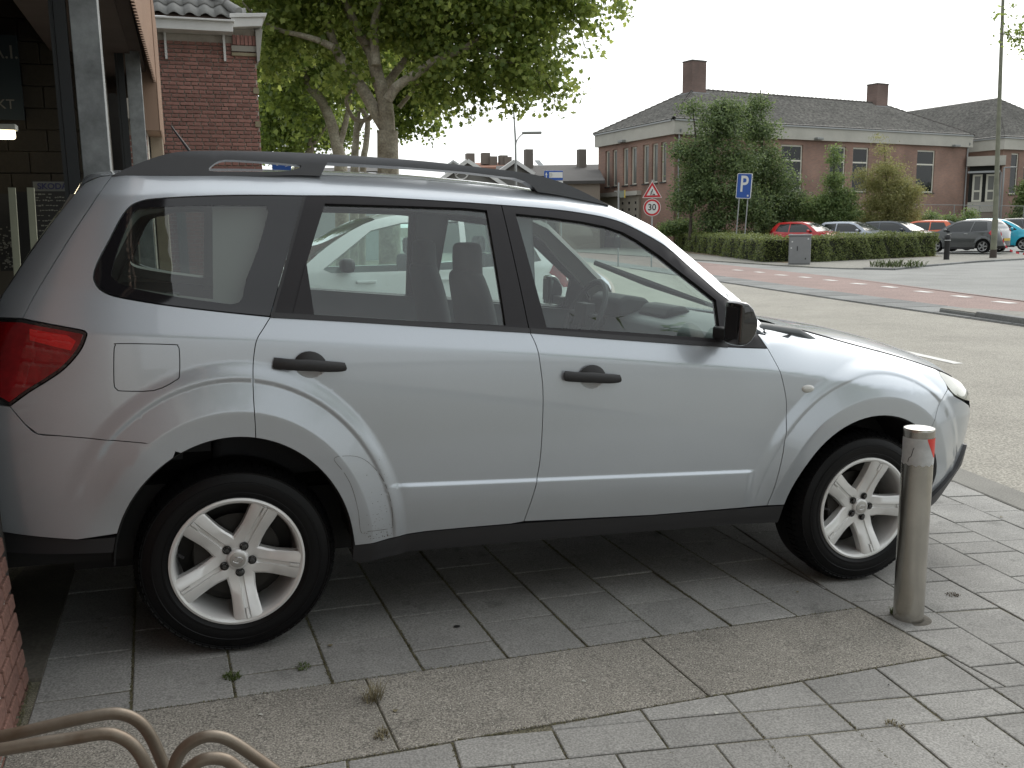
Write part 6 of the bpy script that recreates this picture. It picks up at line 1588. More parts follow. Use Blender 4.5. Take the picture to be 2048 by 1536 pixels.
a2 = [(31.114, 43.349, 6.576), (31.565, 43.194, 4.91), (32.419, 42.901, 3.501), (31.63, 43.172, 2.669), (32.736, 42.793, 2.087), (31.936, 43.067, 1.532), (30.777, 43.464, 4.085), (31.209, 43.316, 7.945), (33.261, 42.613, 2.645), (30.287, 43.632, 7.411)]
tree('tall green tree right of the blue parking sign, its top against the school roof', 55, lob(list(zip(a2, (40,42,38,44,36,36,44,24,28,26))), 55, .85), 25000, .17, LG1, [([(31.56, 43.196, 0.398), (31.549, 43.2, 2.67), (31.414, 43.246, 5.467), (31.212, 43.315, 8.761)], .15, .03)], 12, .22)
a3 = [(34.647, 41.081, 4.793), (34.692, 41.065, 3.697), (34.657, 41.077, 2.594), (34.289, 41.203, 1.766), (35.36, 40.836, 1.75), (34.625, 41.088, 5.339), (34, 41.302, 2.326), (33.262, 41.555, 2.059), (35.318, 40.851, 2.722)]
tree('narrow mid-green tree in front of the school windows', 54, lob(list(zip(a3, (14,22,28,30,28,9,24,20,24))), 54, .9), 14000, .15, LG3, [([(34.816, 41.023, 0.641), (34.737, 41.05, 2.592), (34.636, 41.084, 5.066)], .1, .02)], 10, .18)
a4 = [(37.272, 40.181, 5.3), (37.511, 40.099, 4.204), (38.218, 39.857, 3.37), (36.887, 40.313, 3.389), (37.727, 40.025, 2.548), (38.662, 39.705, 2.535), (36.806, 40.341, 2.285), (37.91, 39.962, 1.574), (36.895, 40.31, 5.985), (39.04, 39.575, 2.944), (36.196, 40.55, 3.949), (38.84, 39.644, 1.699), (36.711, 40.373, 1.452)]
tree('yellow-green feathery conifer in front of the school wall', 54, lob(list(zip(a4, (14,30,30,28,40,26,24,36,7,20,16,26,24))), 54, .7), 24000, .17, LG2, [([(37.771, 40.01, 0.597), (37.62, 40.062, 2.55), (37.258, 40.186, 5.572)], .12, .02)], 12, .2, shape=THIN_LEAF, up=.1)
a5 = [(34.462, 43.258, 1.505), (36.963, 42.401, 1.468), (41.409, 40.877, 1.403), (42.524, 40.495, 1.328), (37.809, 42.111, 1.166), (35.307, 42.969, 1.203), (40.869, 41.062, 1.121), (43.36, 40.208, 1.287), (27.11, 45.778, 1.179), (27.805, 45.54, 1.169), (26.696, 45.92, 0.983), (43.61, 40.123, 1.717)]
tree('low green undergrowth along the school fence', 56, lob(list(zip(a5, (26,26,18,14,24,24,22,10,18,20,14,9))), 56, .8), 22000, .15, LG3, [([(37, 42.388, 0.598), (36.975, 42.397, 1.179)], .04, .02)], 12, .2, name='shrub', cat='shrub', group='shrubs by the school')
a6 = [(57.208, 49.204, 1.3), (57.276, 49.181, 2.72), (57.43, 49.128, 2.008), (57.736, 49.023, 3.42)]
tree('green bush at the right picture edge before the school wing', 69, lob(list(zip(a6, (20,12,20,24))), 69), 6000, .2, LG3, [([(57.491, 49.107, 0.224), (57.388, 49.143, 1.654)], .06, .03)], 12, .2, name='shrub', cat='shrub', group='shrubs by the school')
a7 = [(13.948, 9.591, 4.788), (14.17, 9.515, 4.616), (14.365, 9.448, 4.825), (13.813, 9.637, 4.917), (14.475, 9.41, 4.484), (13.97, 9.583, 5.083)]
tp = [(14.183, 9.51, 4.445), (14.059, 9.553, 4.643), (13.945, 9.592, 4.831), (13.872, 9.617, 5.043)]; tp2 = [(14.832, 9.288, 4.223), (14.387, 9.44, 4.528), (14.17, 9.515, 4.616), (13.658, 9.69, 4.733)]
t = empty('hanging_twigs', 'thin leafy twigs hanging into the top right corner against the sky', 'tree branch', (0,0,0))
limb(t, 'twig', tp, .008, .003, BARKD, 5); limb(t, 'twig', tp2, .012, .004, BARKD, 5); limb(t, 'twig', [(tp2[0][0]+2.5, tp2[0][1]-1, tp2[0][2]+.2), tp2[0]], .03, .012, BARKD, 6)
P, N = cloud(lob(list(zip(a7, (16,20,26,10,26,9))), 17.5), 420, 6, .10, .6); leaf_mesh('leaves', P, N, .085, OVAL_LEAF, LEAFB, t)

# ------------------------------------------------------------------ distant houses left of the school
def gable_house(label, p0, p1, depth, zeave, zridge, wallm, roofm, name='house', barge=None, ridge_along=True, over=.3, z0=-.3):
    p0 = np.array(p0[:2], float); p1 = np.array(p1[:2], float); u = p1-p0; L = np.linalg.norm(u); u /= L; n = np.array((u[1], -u[0]))
    if n[1] > 0: n = -n
    h = empty(name, label, 'house', (0,0,0), group='houses in the distance'); W = Wall((*p0, 0), u, n)
    b = MB(); W.block(b, 0, L, z0, zeave, -depth, 0); b.build('wall', wallm, h)
    V = []
    if ridge_along:
        V = [W.p(-over, zeave, over), W.p(L+over, zeave, over), W.p(L+over, zridge, -depth/2), W.p(-over, zridge, -depth/2), W.p(L+over, zeave, -depth-over), W.p(-over, zeave, -depth-over)]
        F = [(0,1,2,3), (3,2,4,5)]; G = [W.p(0, zeave, 0), W.p(0, zridge-.1, -depth/2), W.p(0, zeave, -depth), W.p(L, zeave, 0), W.p(L, zridge-.1, -depth/2), W.p(L, zeave, -depth)]
    else:
        V = [W.p(-over, zeave-.15, over), W.p(L/2, zridge, over), W.p(L/2, zridge, -depth), W.p(-over, zeave-.15, -depth), W.p(L+over, zeave-.15, over), W.p(L+over, zeave-.15, -depth)]
        F = [(0,1,2,3), (1,4,5,2)]; G = [W.p(0, zeave, .01), W.p(L/2, zridge-.1, .01), W.p(L, zeave, .01), W.p(0, zeave, -depth), W.p(L/2, zridge-.1, -depth), W.p(L, zeave, -depth)]
    o = mesh('roof', V, F, roofm, h); s = o.modifiers.new('s', 'SOLIDIFY'); s.thickness = .2
    mesh('gable', G[:3], [(0,1,2)], wallm, h); mesh('gable', G[3:], [(0,2,1)], wallm, h)
    if barge:
        for k in ((0, 1), (4, 1)) if not ridge_along else ((0, 3), (1, 2)):
            a, b_ = np.array(V[k[0]]), np.array(V[k[1]]); MB().bar(tuple(a), tuple(b_), .16, n=4).build('barge_board', barge, h)
    return h, W, L
GREYR = mat('dark_tile_roof', (.10,.095,.09), .9, var=.25, vscale=1); GREYW = mat('grey_wall', (.20,.195,.18), .9, var=.15, vscale=.7); REDR = mat('orange_tile_roof', (.33,.17,.12), .9, var=.2); PALE = mat('pale_wall', (.45,.47,.47), .9)
q = [(14.621, 54.287, 3.685), (19.262, 52.697, 3.617), (17.02, 53.465, 5.327), (14.638, 54.282, 4.296)]
h1, W1, L1_ = gable_house('grey gabled hall with white barge boards and round emblem', q[0], q[1], 9, [(14.623, 54.287, 3.746)][0][2], [(17.017, 53.466, 5.175)][0][2]+.25, GREYW, GREYR, barge=WHITE, ridge_along=False)
cz = [(15.976, 53.823, 4.734)][0]; b = MB(); ring = [W1.p(L1_*.42+.42*math.cos(i*PI/10), cz[2]+.42*math.sin(i*PI/10), .08) for i in range(20)]; b.tube(ring, .05, 5, closed=True)
for a in (.5, PI-.5): b.bar(W1.p(L1_*.42, cz[2]+.1, .08), W1.p(L1_*.42+.38*math.cos(a), cz[2]-.05-.38*math.sin(a)*.6, .08), .045, n=5)
b.build('round_emblem', WHITE, h1)
q = [(21.342, 60.441, 4.086), (28.041, 58.144, 4.092)]; h2, W2_, L2_ = gable_house('dark roofed house with skylight and two square chimneys', q[0], q[1], 8, [(24.696, 59.291, 4.834)][0][2], [(24.703, 59.288, 5.833)][0][2], GREYW, GREYR)
for px in [(24.3, 62.598, 6.012), (27.991, 61.333, 5.958)]: MB().box((px[0], px[1], px[2]+.15), (.55, .55, 1.5)).build('chimney', CHB, h2)
sk = [(23.09, 58.784, 5.719), (23.451, 58.661, 5.714), (23.744, 58.56, 5.336), (23.382, 58.684, 5.342)]; mesh('skylight', [(x, y-.6, z+.12) for x, y, z in sk], [(0,1,2,3)], mat('skylight_glass', (.75,.78,.8), .1), h2)
q = [(23.055, 53.511, 3.896), (25.559, 52.653, 3.859)]; gable_house('low grey tiled outbuilding against the school end', q[0], q[1], 7, [(24.033, 53.176, 4.198)][0][2], [(25.253, 52.758, 5.093)][0][2], SBR, GREYR)
q = [(20.079, 56.645, 3.768), (21.971, 55.997, 3.74)]; gable_house('grey sheet-clad shed with white verge in the distance', q[0], q[1], 6, [(20.41, 56.531, 4.904)][0][2], [(21.205, 56.259, 5.637)][0][2], GREYW, GREYR, barge=WHITE, ridge_along=False)
q = [(30.552, 101.682, 7.451), (36.225, 99.738, 7.368)]; h5, W5, L5 = gable_house('row of distant houses with orange roofs and small chimneys', q[0], q[1], 8, [(31.913, 101.216, 7.989)][0][2], [(31.929, 101.211, 8.768)][0][2], PALE, REDR)
for px in [(31.961, 103.314, 8.852), (33.663, 102.73, 8.884), (34.426, 102.469, 8.476), (35.581, 102.073, 8.573), (36.018, 101.923, 8.396)]: MB().box((px[0], px[1], px[2]+.2), (.9, .9, 1.3)).build('chimney', CHB, h5)
q = [(23.428, 82.982, 6.155), (24.976, 82.451, 6.132)]; gable_house('small pale gable just above the roof rail', q[0], q[1], 8, [(23.447, 82.975, 6.93)][0][2], [(24.123, 82.744, 7.512)][0][2], PALE, PALE, ridge_along=False)
q = [(4.191, 45.177, 3.837), (9.269, 43.437, 3.958)]; gable_house('low building glimpsed between the plane trunks', q[0], q[1], 8, [(5.623, 44.686, 4.182)][0][2], [(5.646, 44.678, 4.644)][0][2], PALE, GREYR)

# ------------------------------------------------------------------ across the street behind the viewer (seen as reflections in the car)
for lb, bx_, by_, tr_h, rr, nn in (('plane tree behind the viewer on the garage side, mirrored in the rear door glass', -1.5, -23, 15.5, 4.6, 5000), ('plane tree behind the viewer across the road, mirrored in the front door glass', 12.5, -19.5, 12.9, 4.2, 4000), ('farther plane tree behind the viewer down the road', 21, -24, 12.5, 4.2, 4000)):
    plane_tree(lb, None, [([(bx_, by_, -.3), (bx_+.1, by_, 3), (bx_, by_+.2, 8)], .28, .12)], [(bx_, by_, tr_h-rr*.8, rr, rr, rr*.75, 1), (bx_+rr*.6, by_+1, tr_h-rr*1.3, rr*.6, rr*.6, rr*.5, 1), (bx_-rr*.6, by_-1, tr_h-rr*1.4, rr*.6, rr*.6, rr*.5, 1)], nn, .42, LEAFB, 12, .4, shape=OVAL_LEAF)

# ------------------------------------------------------------------ street furniture
def pole(parent, p, z0, z1, r, m=ZINC, r2=None, name='pole'):
    return MB().bar((p[0], p[1], z0), (p[0], p[1], z1), r, r2 if r2 else r, 12).build(name, m, parent, True)
def facing(p): return math.atan2(p[1]+4.1, p[0]+.09)-PI/2      # yaw that turns a -y face to the viewer
BLUE = mat('sign_blue', (.02,.085,.36), .35); SWHITE = mat('sign_white', (.66,.67,.66), .4); SRED = mat('sign_red', (.50,.02,.03), .4); SBLK = mat('sign_black', (.015,.015,.016), .5)
def disc(mb, r, y0, y1, cx=0, cz=0, n=40):
    V = [(cx+r*math.cos(2*PI*i/n), y, cz+r*math.sin(2*PI*i/n)) for y in (y0, y1) for i in range(n)]
    return mb.add(V, [tuple(range(n)), tuple(range(2*n-1, n-1, -1))]+[(i, i+n, (i+1) % n+n, (i+1) % n) for i in range(n)])
def vprism(mb, poly, y0, y1):
    if area(poly) < 0: poly = poly[::-1]
    n = len(poly); V = [(x, y, z) for y in (y0, y1) for x, z in poly]
    return mb.add(V, [tuple(range(n)), tuple(range(2*n-1, n-1, -1))]+[(i, i+n, (i+1) % n+n, (i+1) % n) for i in range(n)])
def rrect(w, h, r, n=5):
    out = []
    for cx, cz, a in ((w/2-r, h/2-r, 0), (-w/2+r, h/2-r, 90), (-w/2+r, -h/2+r, 180), (w/2-r, -h/2+r, 270)):
        for i in range(n+1): t = math.radians(a+90*i/n); out.append((cx+r*math.cos(t), cz+r*math.sin(t)))
    return out
# parking sign
pp = [(25.309, 35.824, 3.145), (24.982, 35.937, 0.711), (25.462, 35.772, 0.704)]
ps = empty('parking_sign', 'blue square-cornered P parking sign on two grey poles behind the hedge', 'sign', (pp[0][0], pp[0][1], 0), facing(pp[0])-.42)
zc_ = pp[0][2]; s = rrect(.76, 1.18, .06)
vprism(MB(), s, -.03, 0).build('sign_board', SWHITE, ps).location = (0, 0, zc_); bpy.context.view_layer.update()
vprism(MB(), rrect(.70, 1.12, .05), -.033, -.029).build('blue_field', BLUE, ps).location = (0, 0, zc_)
text('letter_p', 'P', 1.06, SWHITE, ps, (0, -.036, zc_+.06), bold=.014, sx=.8)
MB().box((.23, -.036, zc_-.45), (.08, .004, .08)).build('small_mark', SWHITE, ps)
for x in (-.22, .22): MB().bar((x, .03, -.2), (x, .03, zc_+.5), .028, n=10).bar((x, .03, -.2), (x, .03, .75), .042, n=10).build('pole', ZINC, ps, True)
ps.rotation_euler = (0, math.radians(3.5), ps.rotation_euler.z)
# thirty sign with roadworks triangle
pp = [(16.656, 28.219, 2.03), (16.685, 28.209, 2.657), (16.645, 28.223, 1.381)]
ts = empty('traffic_sign', 'roadworks warning triangle above a round 30 speed limit sign on a grey pole', 'sign', (pp[0][0], pp[0][1], 0), facing(pp[0]))
zc_ = pp[0][2]
disc(MB(), .325, -.03, 0, 0, zc_).build('round_sign', SWHITE, ts); disc(MB(), .305, -.034, -.029, 0, zc_).build('red_ring', SRED, ts); disc(MB(), .235, -.038, -.033, 0, zc_).build('white_disc', SWHITE, ts)
text('number_30', '30', .33, SBLK, ts, (0, -.041, zc_), bold=.004, sx=.95)
tri_ = lambda r, c: [(r*math.cos(math.radians(a))*1.02, c+r*math.sin(math.radians(a))*1.0) for a in (90, 210, 330)]
zt_ = pp[1][2]-.06
vprism(MB(), tri_(.415, zt_), -.03, 0).build('triangle_sign', SWHITE, ts); vprism(MB(), tri_(.375, zt_), -.034, -.029).build('red_triangle', SRED, ts); vprism(MB(), tri_(.235, zt_), -.038, -.033).build('white_triangle', SWHITE, ts)
b = MB(); disc(b, .022, -.043, -.037, .01, zt_+.085, 12); 
for poly in ([(-.01,.07),(.02,.05),(-.03,-.02),(-.055,-.0)], [(-.05,.0),(-.03,-.01),(-.055,-.11),(-.075,-.11)], [(-.04,.0),(-.02,-.01),(.01,-.10),(-.01,-.11)], [(.0,.06),(.015,.05),(.045,-.04),(.035,-.045)], [(.02,-.11),(.06,-.05),(.08,-.055),(.12,-.11)]):
    vprism(b, [(x, z+zt_) for x, z in poly], -.043, -.037)
b.build('digging_figure', SBLK, ts)
MB().bar((0,.03,-.2),(0,.03,zt_+.46),.03,n=10).build('pole', ZINC, ts, True)
# small sign seen edge-on with yellow rim
pp = [(15.891, 29.539, 3.011), (15.896, 29.537, 1.969), (16.057, 29.482, 2.574)]
ys_ = empty('side_sign', 'grey pole with small yellow-edged plate turned sideways before the porch', 'sign', (pp[0][0], pp[0][1], 0), facing(pp[0]))
MB().bar((0,0,-.2),(0,0,pp[0][2]),.03,n=10).build('pole', ZINC, ys_, True)
MB().box((.14,0,pp[2][2]),(.20,.03,.26)).build('plate', mat('greenish_plate', (.2,.23,.2), .6), ys_); MB().box((.245,0,pp[2][2]+.0),(.035,.05,.30)).build('yellow_edge', mat('yellow', (.6,.45,.06), .5), ys_); MB().box((0,0,pp[2][2]+.11),(.34,.03,.03)).build('bracket', ZINC, ys_)
# blue direction sign
pp = [(13.525, 30.35, 3.309)]
ds = empty('direction_sign', 'blue and white direction sign with upward arrow peeking over the roof rail', 'sign', (pp[0][0], pp[0][1], 0), facing(pp[0])+.25)
zc_ = pp[0][2]
MB().box((0,0,zc_),(.74,.03,.36)).build('board', BLUE, ds, bevel=.01); MB().box((.09,-.018,zc_+.02),(.53,.006,.21)).build('white_field', SWHITE, ds)
b = MB(); vprism(b, [(-.29,.13),(-.335,.02),(-.305,.02),(-.305,-.08),(-.275,-.08),(-.275,.02),(-.245,.02)], -.024, -.018); b.V = [(x, y, z+zc_) for x, y, z in b.V]; b.build('arrow', SWHITE, ds)
b = MB(); b.tube([(-.12+.06*math.cos(i*PI/8), -.024, zc_+.02+.065*math.sin(i*PI/8)) for i in range(16)], .006, 4, closed=True); b.box((-.12,-.024,zc_+.02),(.10,.004,.012)); b.build('round_symbol', ZINC, ds)
MB().box((0,0,zc_-.32),(.74,.03,.22)).build('lower_board', SWHITE, ds); text('lettering', 'centrum', .13, mat('dark_letters', (.03,.03,.04), .5), ds, (.12,-.018,zc_-.30))
for x in (-.3, .3): MB().bar((x,.03,-.2),(x,.03,zc_+.1),.025,n=8).build('pole', ZINC, ds, True)
# blue sign beside the house
pp = [(2.951, 26.574, 3.44)]; bs = empty('small_parking_sign', 'small blue P sign seen under the roof rail beside the brick house', 'sign', (pp[0][0], pp[0][1], 0), facing(pp[0])); zc_ = pp[0][2]
MB().box((0,0,zc_),(.56,.03,.45)).build('board', BLUE, bs); text('letter_p', 'P', .38, SWHITE, bs, (-.08,-.018,zc_+.06), bold=.008); text('arrow', '>', .15, SWHITE, bs, (.14,-.018,zc_-.08)); MB().bar((-.26,.03,-.2),(-.26,.03,zc_+.3),.03).build('pole', SBLK, bs)
# street lamps
pp = [(12.489, 31.762, 3.206), (12.493, 31.76, 4.971), (12.432, 31.781, 5.976), (13.365, 31.461, 4.996), (12.846, 31.639, 4.985)]
lp = empty('street_lamp', 'thin street lamp with horizontal arm standing behind the silver car', 'street lamp', (0,0,0))
x, y = pp[0][0], pp[0][1]; zt = pp[1][2]-.25; MB().tube([(x,y,-.2),(x,y,zt),(pp[2][0],pp[2][1],pp[2][2])], [.055,.04,.03], 10).build('pole', ZINC, lp, True)
A = spl([(x, y, zt-.35), (x+.06, y, zt+.0), (pp[4][0]-.1, pp[4][1], pp[4][2]-.02), (pp[4][0]+.1, pp[4][1], pp[4][2]+.01)], 4); MB().tube(A, .022, 8).build('arm', ZINC, lp, True)
b = MB(); b.box((0,0,0),(.78,.22,.10)); o = b.build('lamp_head', mat('lamp_grey'), lp, bevel=.04); o.location = (pp[3][0]-.3, pp[3][1], pp[3][2]); o.rotation_euler = (0, .0, math.atan2(pp[3][1]-y, pp[3][0]-x))
pp = [(31.4, 26.4)][0]; top = [(28.934, 24.011, 7.21)][0]
lp2 = empty('lamp_post', 'tall weathered green-grey lamp post by the kerb at the right', 'street lamp', (0,0,0))
MB().bar((pp[0],pp[1],-.2),(pp[0]-.02,pp[1],1.4),.125,.115,16).bar((pp[0]-.02,pp[1],1.4),(pp[0]-.25,pp[1]+.25,12),.10,.05,16).build('pole', mat('weathered_post', (.22,.225,.165), .75, var=.35, vscale=4), lp2, True)
MB().bar((pp[0],pp[1],-.16),(pp[0],pp[1],.18),.14,.13,16).build('base_collar', mat('rust_foot', (.07,.055,.045), .9), lp2, True)
# barrier tape from the lamp post
t = empty('barrier_tape', 'red and white barrier tape trailing from the lamp post to the kerb', 'tape', (0,0,0))
tp_ = spl([(pp[0]+.12, pp[1]-.1, 1.0), (pp[0]+.35, pp[1]-.35, .2), (pp[0]+.8, pp[1]-.9, -.05), (pp[0]+1.3, pp[1]-1.7, -.10), (pp[0]+1.3, pp[1]-2.3, -.16)], 6)
for i in range(len(tp_)-1):
    a, b_ = tp_[i], tp_[i+1]; mesh('tape_stripe', [(a[0],a[1],a[2]),(b_[0],b_[1],b_[2]),(b_[0]+.02,b_[1],b_[2]+.075),(a[0]+.02,a[1],a[2]+.075)], [(0,1,2,3)], SRED if i % 2 else SWHITE, t)
# grey cabinet
ca = [(21.34, 26.2), (21.96, 25.72)]; ca0, ca1 = np.array(ca[0]), np.array(ca[1]); cm = (ca0+ca1)/2; cl = np.linalg.norm(ca1-ca0); ang = math.atan2(ca1[1]-ca0[1], ca1[0]-ca0[0])
cab = empty('utility_cabinet', 'grey street cabinet standing at the corner of the hedges', 'cabinet', (cm[0], cm[1], -.16), ang)
CG_ = mat('cabinet_grey', (.25,.255,.26), .6, var=.12, vscale=4)
MB().box((0,.2,.53),(cl,.40,1.06)).build('housing', CG_, cab, bevel=.008); MB().box((0,.2,1.09),(cl+.06,.46,.06)).build('lid', mat('cabinet_lid', (.22,.23,.235), .6), cab, bevel=.01)
MB().box((0,-.006,.53),(cl-.06,.02,.98)).build('door', CG_, cab, bevel=.004); MB().box((-.08,-.022,.60),(.03,.02,.17)).build('handle', SBLK, cab); MB().box((.22,-.018,.22),(.04,.01,.06)).build('lock', SBLK, cab)
for x, z in ((-.30,.62),(-.27,.85),(.30,.95)): disc(MB(), .03, -.024, -.02, x, z, 10).build('sticker', SWHITE, cab)
# black post
pb = [(28.82, 26.22)][0]; bb = empty('black_post', 'black street bollard with a pale ring at the end of the hedge', 'bollard', (pb[0], pb[1], -.16))
b = MB(); b.lathe([(.11,0),(.105,.72),(.115,.74),(.115,.78),(.10,.80),(.10,.84),(.12,.86),(.12,.93),(.08,.99),(0,1.0)], n=20); b.build('post', SBLK, bb, True); b = MB(); b.lathe([(.117,.76),(.117,.78)], n=20); b.build('ring', SWHITE, bb)
# weeds on the far pavement and pale litter
for x, y, lb in [(*q, 'low green weeds growing on the far kerb corner') for q in [(23.24, 22.57)]]:
    tuft(x, y, 260, .9, .35, GRN, label=lb, frame=Matrix.Translation((0,0,-.15)), w=.012)

# ------------------------------------------------------------------ other cars
CGL = mat('car_glass_dark', (.012,.015,.016), .04, spec=.8); CGL2 = mat('windscreen_far', (.05,.06,.06), .05, spec=.9)
WHEELC = mat('wheel_silver', (.34,.34,.34), .4, .5); PLATE = mat('number_plate_yellow', (.55,.38,.03), .5)
def small_car(label, paint, pos, heading, L=3.9, H=1.48, Wd=1.68, boxy=0, h=.10, tailmat=None, detail=False, clear=False, z=0, rim='spoke', group='cars in the school car park', frame=None, kind='hatch'):
    c = empty('parked_car', label, 'car', (pos[0], pos[1], z), heading, group=group, frame=frame); w0 = Wd/2; r = .30; xr, xf = .155*L+.08, L-.20*L+.02
    zb = .60*H+.06
    prof = {'hatch': [(.0,.20),(.0,.42),(.03,.62),(.06,.72),(.075,.80),(.13,.955),(.17,.985),(.34,1.0),(.50,.985),(.60,.93),(.70,.80),(.775,.67),(.82,.645),(.90,.60),(.96,.53),(.985,.44),(1.0,.34),(.99,.18)],
            'sedan': [(.0,.20),(.0,.45),(.02,.62),(.05,.66),(.14,.69),(.16,.70),(.28,.93),(.33,.975),(.42,1.0),(.52,.985),(.60,.92),(.67,.80),(.735,.67),(.78,.64),(.88,.59),(.95,.52),(.98,.44),(1.0,.34),(.99,.18)]}[kind]
    prof = [(x*L, z_*H) for x, z_ in prof]
    def fn(x, z_):
        x = np.asarray(x, float); z_ = np.asarray(z_, float); y = w0-.02*((z_-.55)/.4)**2; t = soft(z_-zb, .02); y = y-.40*t-.10*t*t-.12*soft(z_-.95*H, .02)*4
        for cx in (xr, xf):
            d = np.hypot(x-cx, z_-r); y = y+.018*sst(.47, .38, d)
        s = np.clip((x-.72*L)/(.285*L), 0, .999); y = y*(1-s**3)**(1/3.); s = np.clip((.25*L-x)/(.256*L), 0, .999); return y*(1-s**4)**(1/4.)
    P = spl(prof, 3); inner = [(min(max(x, .035*L), .965*L), z_) for x, z_ in P]
    top = [p for p in inner]
    def arch(cx, a0, a1, n=12): return [(cx+.345*math.cos(math.radians(a0+(a1-a0)*i/n)), r+.345*math.sin(math.radians(a0+(a1-a0)*i/n))) for i in range(n+1)]
    low = [(xf+.36, .22)]+arch(xf, -8, 188)+[(xf-.40, .19), (xr+.40, .19)]+arch(xr, -8, 188)+[(xr-.36, .22)]
    body = []
    for p in top:
        if not body or abs(p[0]-body[-1][0])+abs(p[1]-body[-1][1]) > .004: body.append(p)
    poly = body+low if True else None
    # side window outline
    zt = .935*H
    if kind == 'hatch': dlo = [(.135*L, zb+.06),(.175*L, zt-.02),(.34*L, zt+.015),(.50*L, zt),(.585*L, zt-.07),(.72*L, zb+.035),(.70*L, zb),(.45*L, zb),(.2*L, zb+.03)]
    else: dlo = [(.20*L, zb+.05),(.29*L, zt-.03),(.42*L, zt+.01),(.52*L, zt),(.60*L, zt-.08),(.70*L, zb+.03),(.68*L, zb),(.40*L, zb),(.24*L, zb+.02)]
    d1 = [dlo[0], dlo[1], (.33*L, zt+.012), (.345*L, zb+.005), dlo[-1]] if kind == 'hatch' else [dlo[0], dlo[1], (.375*L, zt), (.395*L, zb+.005), dlo[-1]]
    d2 = [(d1[3][0]+.06, zb), (d1[2][0]+.06, zt+.01), *dlo[3:6], dlo[6]]
    G = glass('side_glass') if clear else CGL
    for s in (-1, 1):
        b = side_panel('body_side', poly, paint, c, fn, s, h, .02, 0, [d1, d2])
        for d in (d1, d2): side_panel('side_window', d, G, b, lambda x, z_: fn(x, z_)-.012, s, h, 0, -.01)
        side_panel('sill', [(xf-.39,.16),(xr+.39,.16),(xr+.38,.25),(xf-.38,.25)], PLASTIC, b, lambda x, z_: fn(x, z_)+.006, s, .3, .03, 0)
        for hx in (.40*L, .615*L) if kind == 'hatch' else (.36*L, .60*L):
            hz = zb-.09; hb = MB(); hb.box((hx-.12*0, s*(float(fn(hx, hz))+.018), hz), (.19, .03, .028)); hb.build('door_handle', paint if detail else CHROME, b, bevel=.008)
        q = side_panel('headlight', [(.955*L,.41*H),(.90*L,.565*H),(.84*L,.585*H),(.90*L,.47*H)], LAMPW, c, lambda x, z_: fn(x, z_)+.006, s, .1, .02, 0)
        side_panel('tail_light', [(.035*L,.50*H),(.036*L,.70*H),(.075*L,.74*H),(.115*L,.60*H),(.07*L,.50*H)], tailmat or REDL, c, lambda x, z_: fn(x, z_)+.008, s, .1, .02, 0)
        mb = MB(); mb.box((.665*L, s*(w0+.07), zb+.07), (.13, .17, .13)); mb.build('door_mirror', PLASTIC if detail else paint, c, True, bevel=.04)
        side_panel('door_gap', [(d1[3][0]-.004, .26),(d1[3][0]+.006,.26),(d1[3][0]+.012, zb),(d1[3][0]+.002, zb)], PLASTIC, b, lambda x, z_: fn(x, z_)+.001, s, .2, 0, 0)
        for cx in (xr, xf):
            w = empty_part('wheel', c, (cx, s*(w0-.10), r))
            if s > 0: w.rotation_euler = (0, 0, PI)
            MB().lathe([(.20,-.085),(.225,-.10),(.29,-.095),(.30,-.07),(.30,.09),(.20,.09)], (0,0,0), 'Y', 28).build('tyre', RUBBER, w, True)
            rb = MB().lathe([(.0,-.05),(.17,-.05)], (0,0,0), 'Y', 24).build('disc', DARKM, w)
            sm = MB(); n_ = 5 if rim == 'spoke' else 7
            for k in range(n_):
                a = 2*PI*k/n_; ca, sa = math.cos(a), math.sin(a); V = []
                for rr, hw in ((.02, .03), (.20, .035)):
                    for q_, yy in ((-1, -.085), (1, -.085), (1, -.055), (-1, -.055)): V.append((rr*ca-q_*hw*sa, yy, rr*sa+q_*hw*ca))
                sm.add(V, [(0,1,2,3),(4,7,6,5),(0,4,5,1),(1,5,6,2),(2,6,7,3),(3,7,4,0)])
            sm.lathe([(.195,-.09),(.215,-.10),(.22,-.085)], (0,0,0), 'Y', 28); sm.build('rim', WHEELC, w)
        ml = [(cx+.36*math.cos(i*PI/10), s*(w0-.30), r+.36*math.sin(i*PI/10)) for cx in (xr,) for i in range(11)]
        for cx in (xr, xf):
            lm_ = MB(); P_ = [(cx+.37*math.cos(i*PI/10), r+.37*math.sin(i*PI/10)) for i in range(11)]+[(cx-.37, .2), (cx+.37, .2)]
            vp = [(x, s*(w0-.24), z_) for x, z_ in P_]; mesh('arch_back', vp, [tuple(range(len(vp)))], DARKM, c)
    # lids: bumper, tailgate, rear glass, roof, windscreen, bonnet, nose
    bow = lambda x: -.05*L*.5 if x < .2*L else (.05*L*.6 if x > .75*L else 0)
    def rows(i0, i1): 
        out = []
        for (x, z_), (px, pz) in zip(P[i0:i1+1], inner[i0:i1+1]): out.append((px, pz, x+(-.02 if x < .2*L else .02 if x > .7*L else 0), pz+(.03 if .1*L < x < .75*L else .012)))
        return out
    K = {'hatch': dict(bump=(0,9), gate=(9,13), glass=(13,16), roof=(16,26), wind=(26,33), hood=(33,42), nose=(42,51)), 'sedan': dict(bump=(0,6), gate=(6,15), glass=(15,21), roof=(21,29), wind=(29,36), hood=(36,45), nose=(45,54))}[kind]
    for nm, key, m_ in (('rear_bumper','bump',paint),('tailgate','gate',paint),('rear_window','glass',CGL),('roof','roof',paint),('windscreen','wind',glass('side_glass') if clear else CGL2),('bonnet','hood',paint),('front_bumper','nose',paint)):
        lid(nm, rows(K[key][0], min(K[key][1], len(P)-1)), m_, c, fn, 3.2, 8)
    MB().box((-.045+.03*L*0, 0, .40*H), (.03, .52, .115)).build('number_plate', PLATE, c)
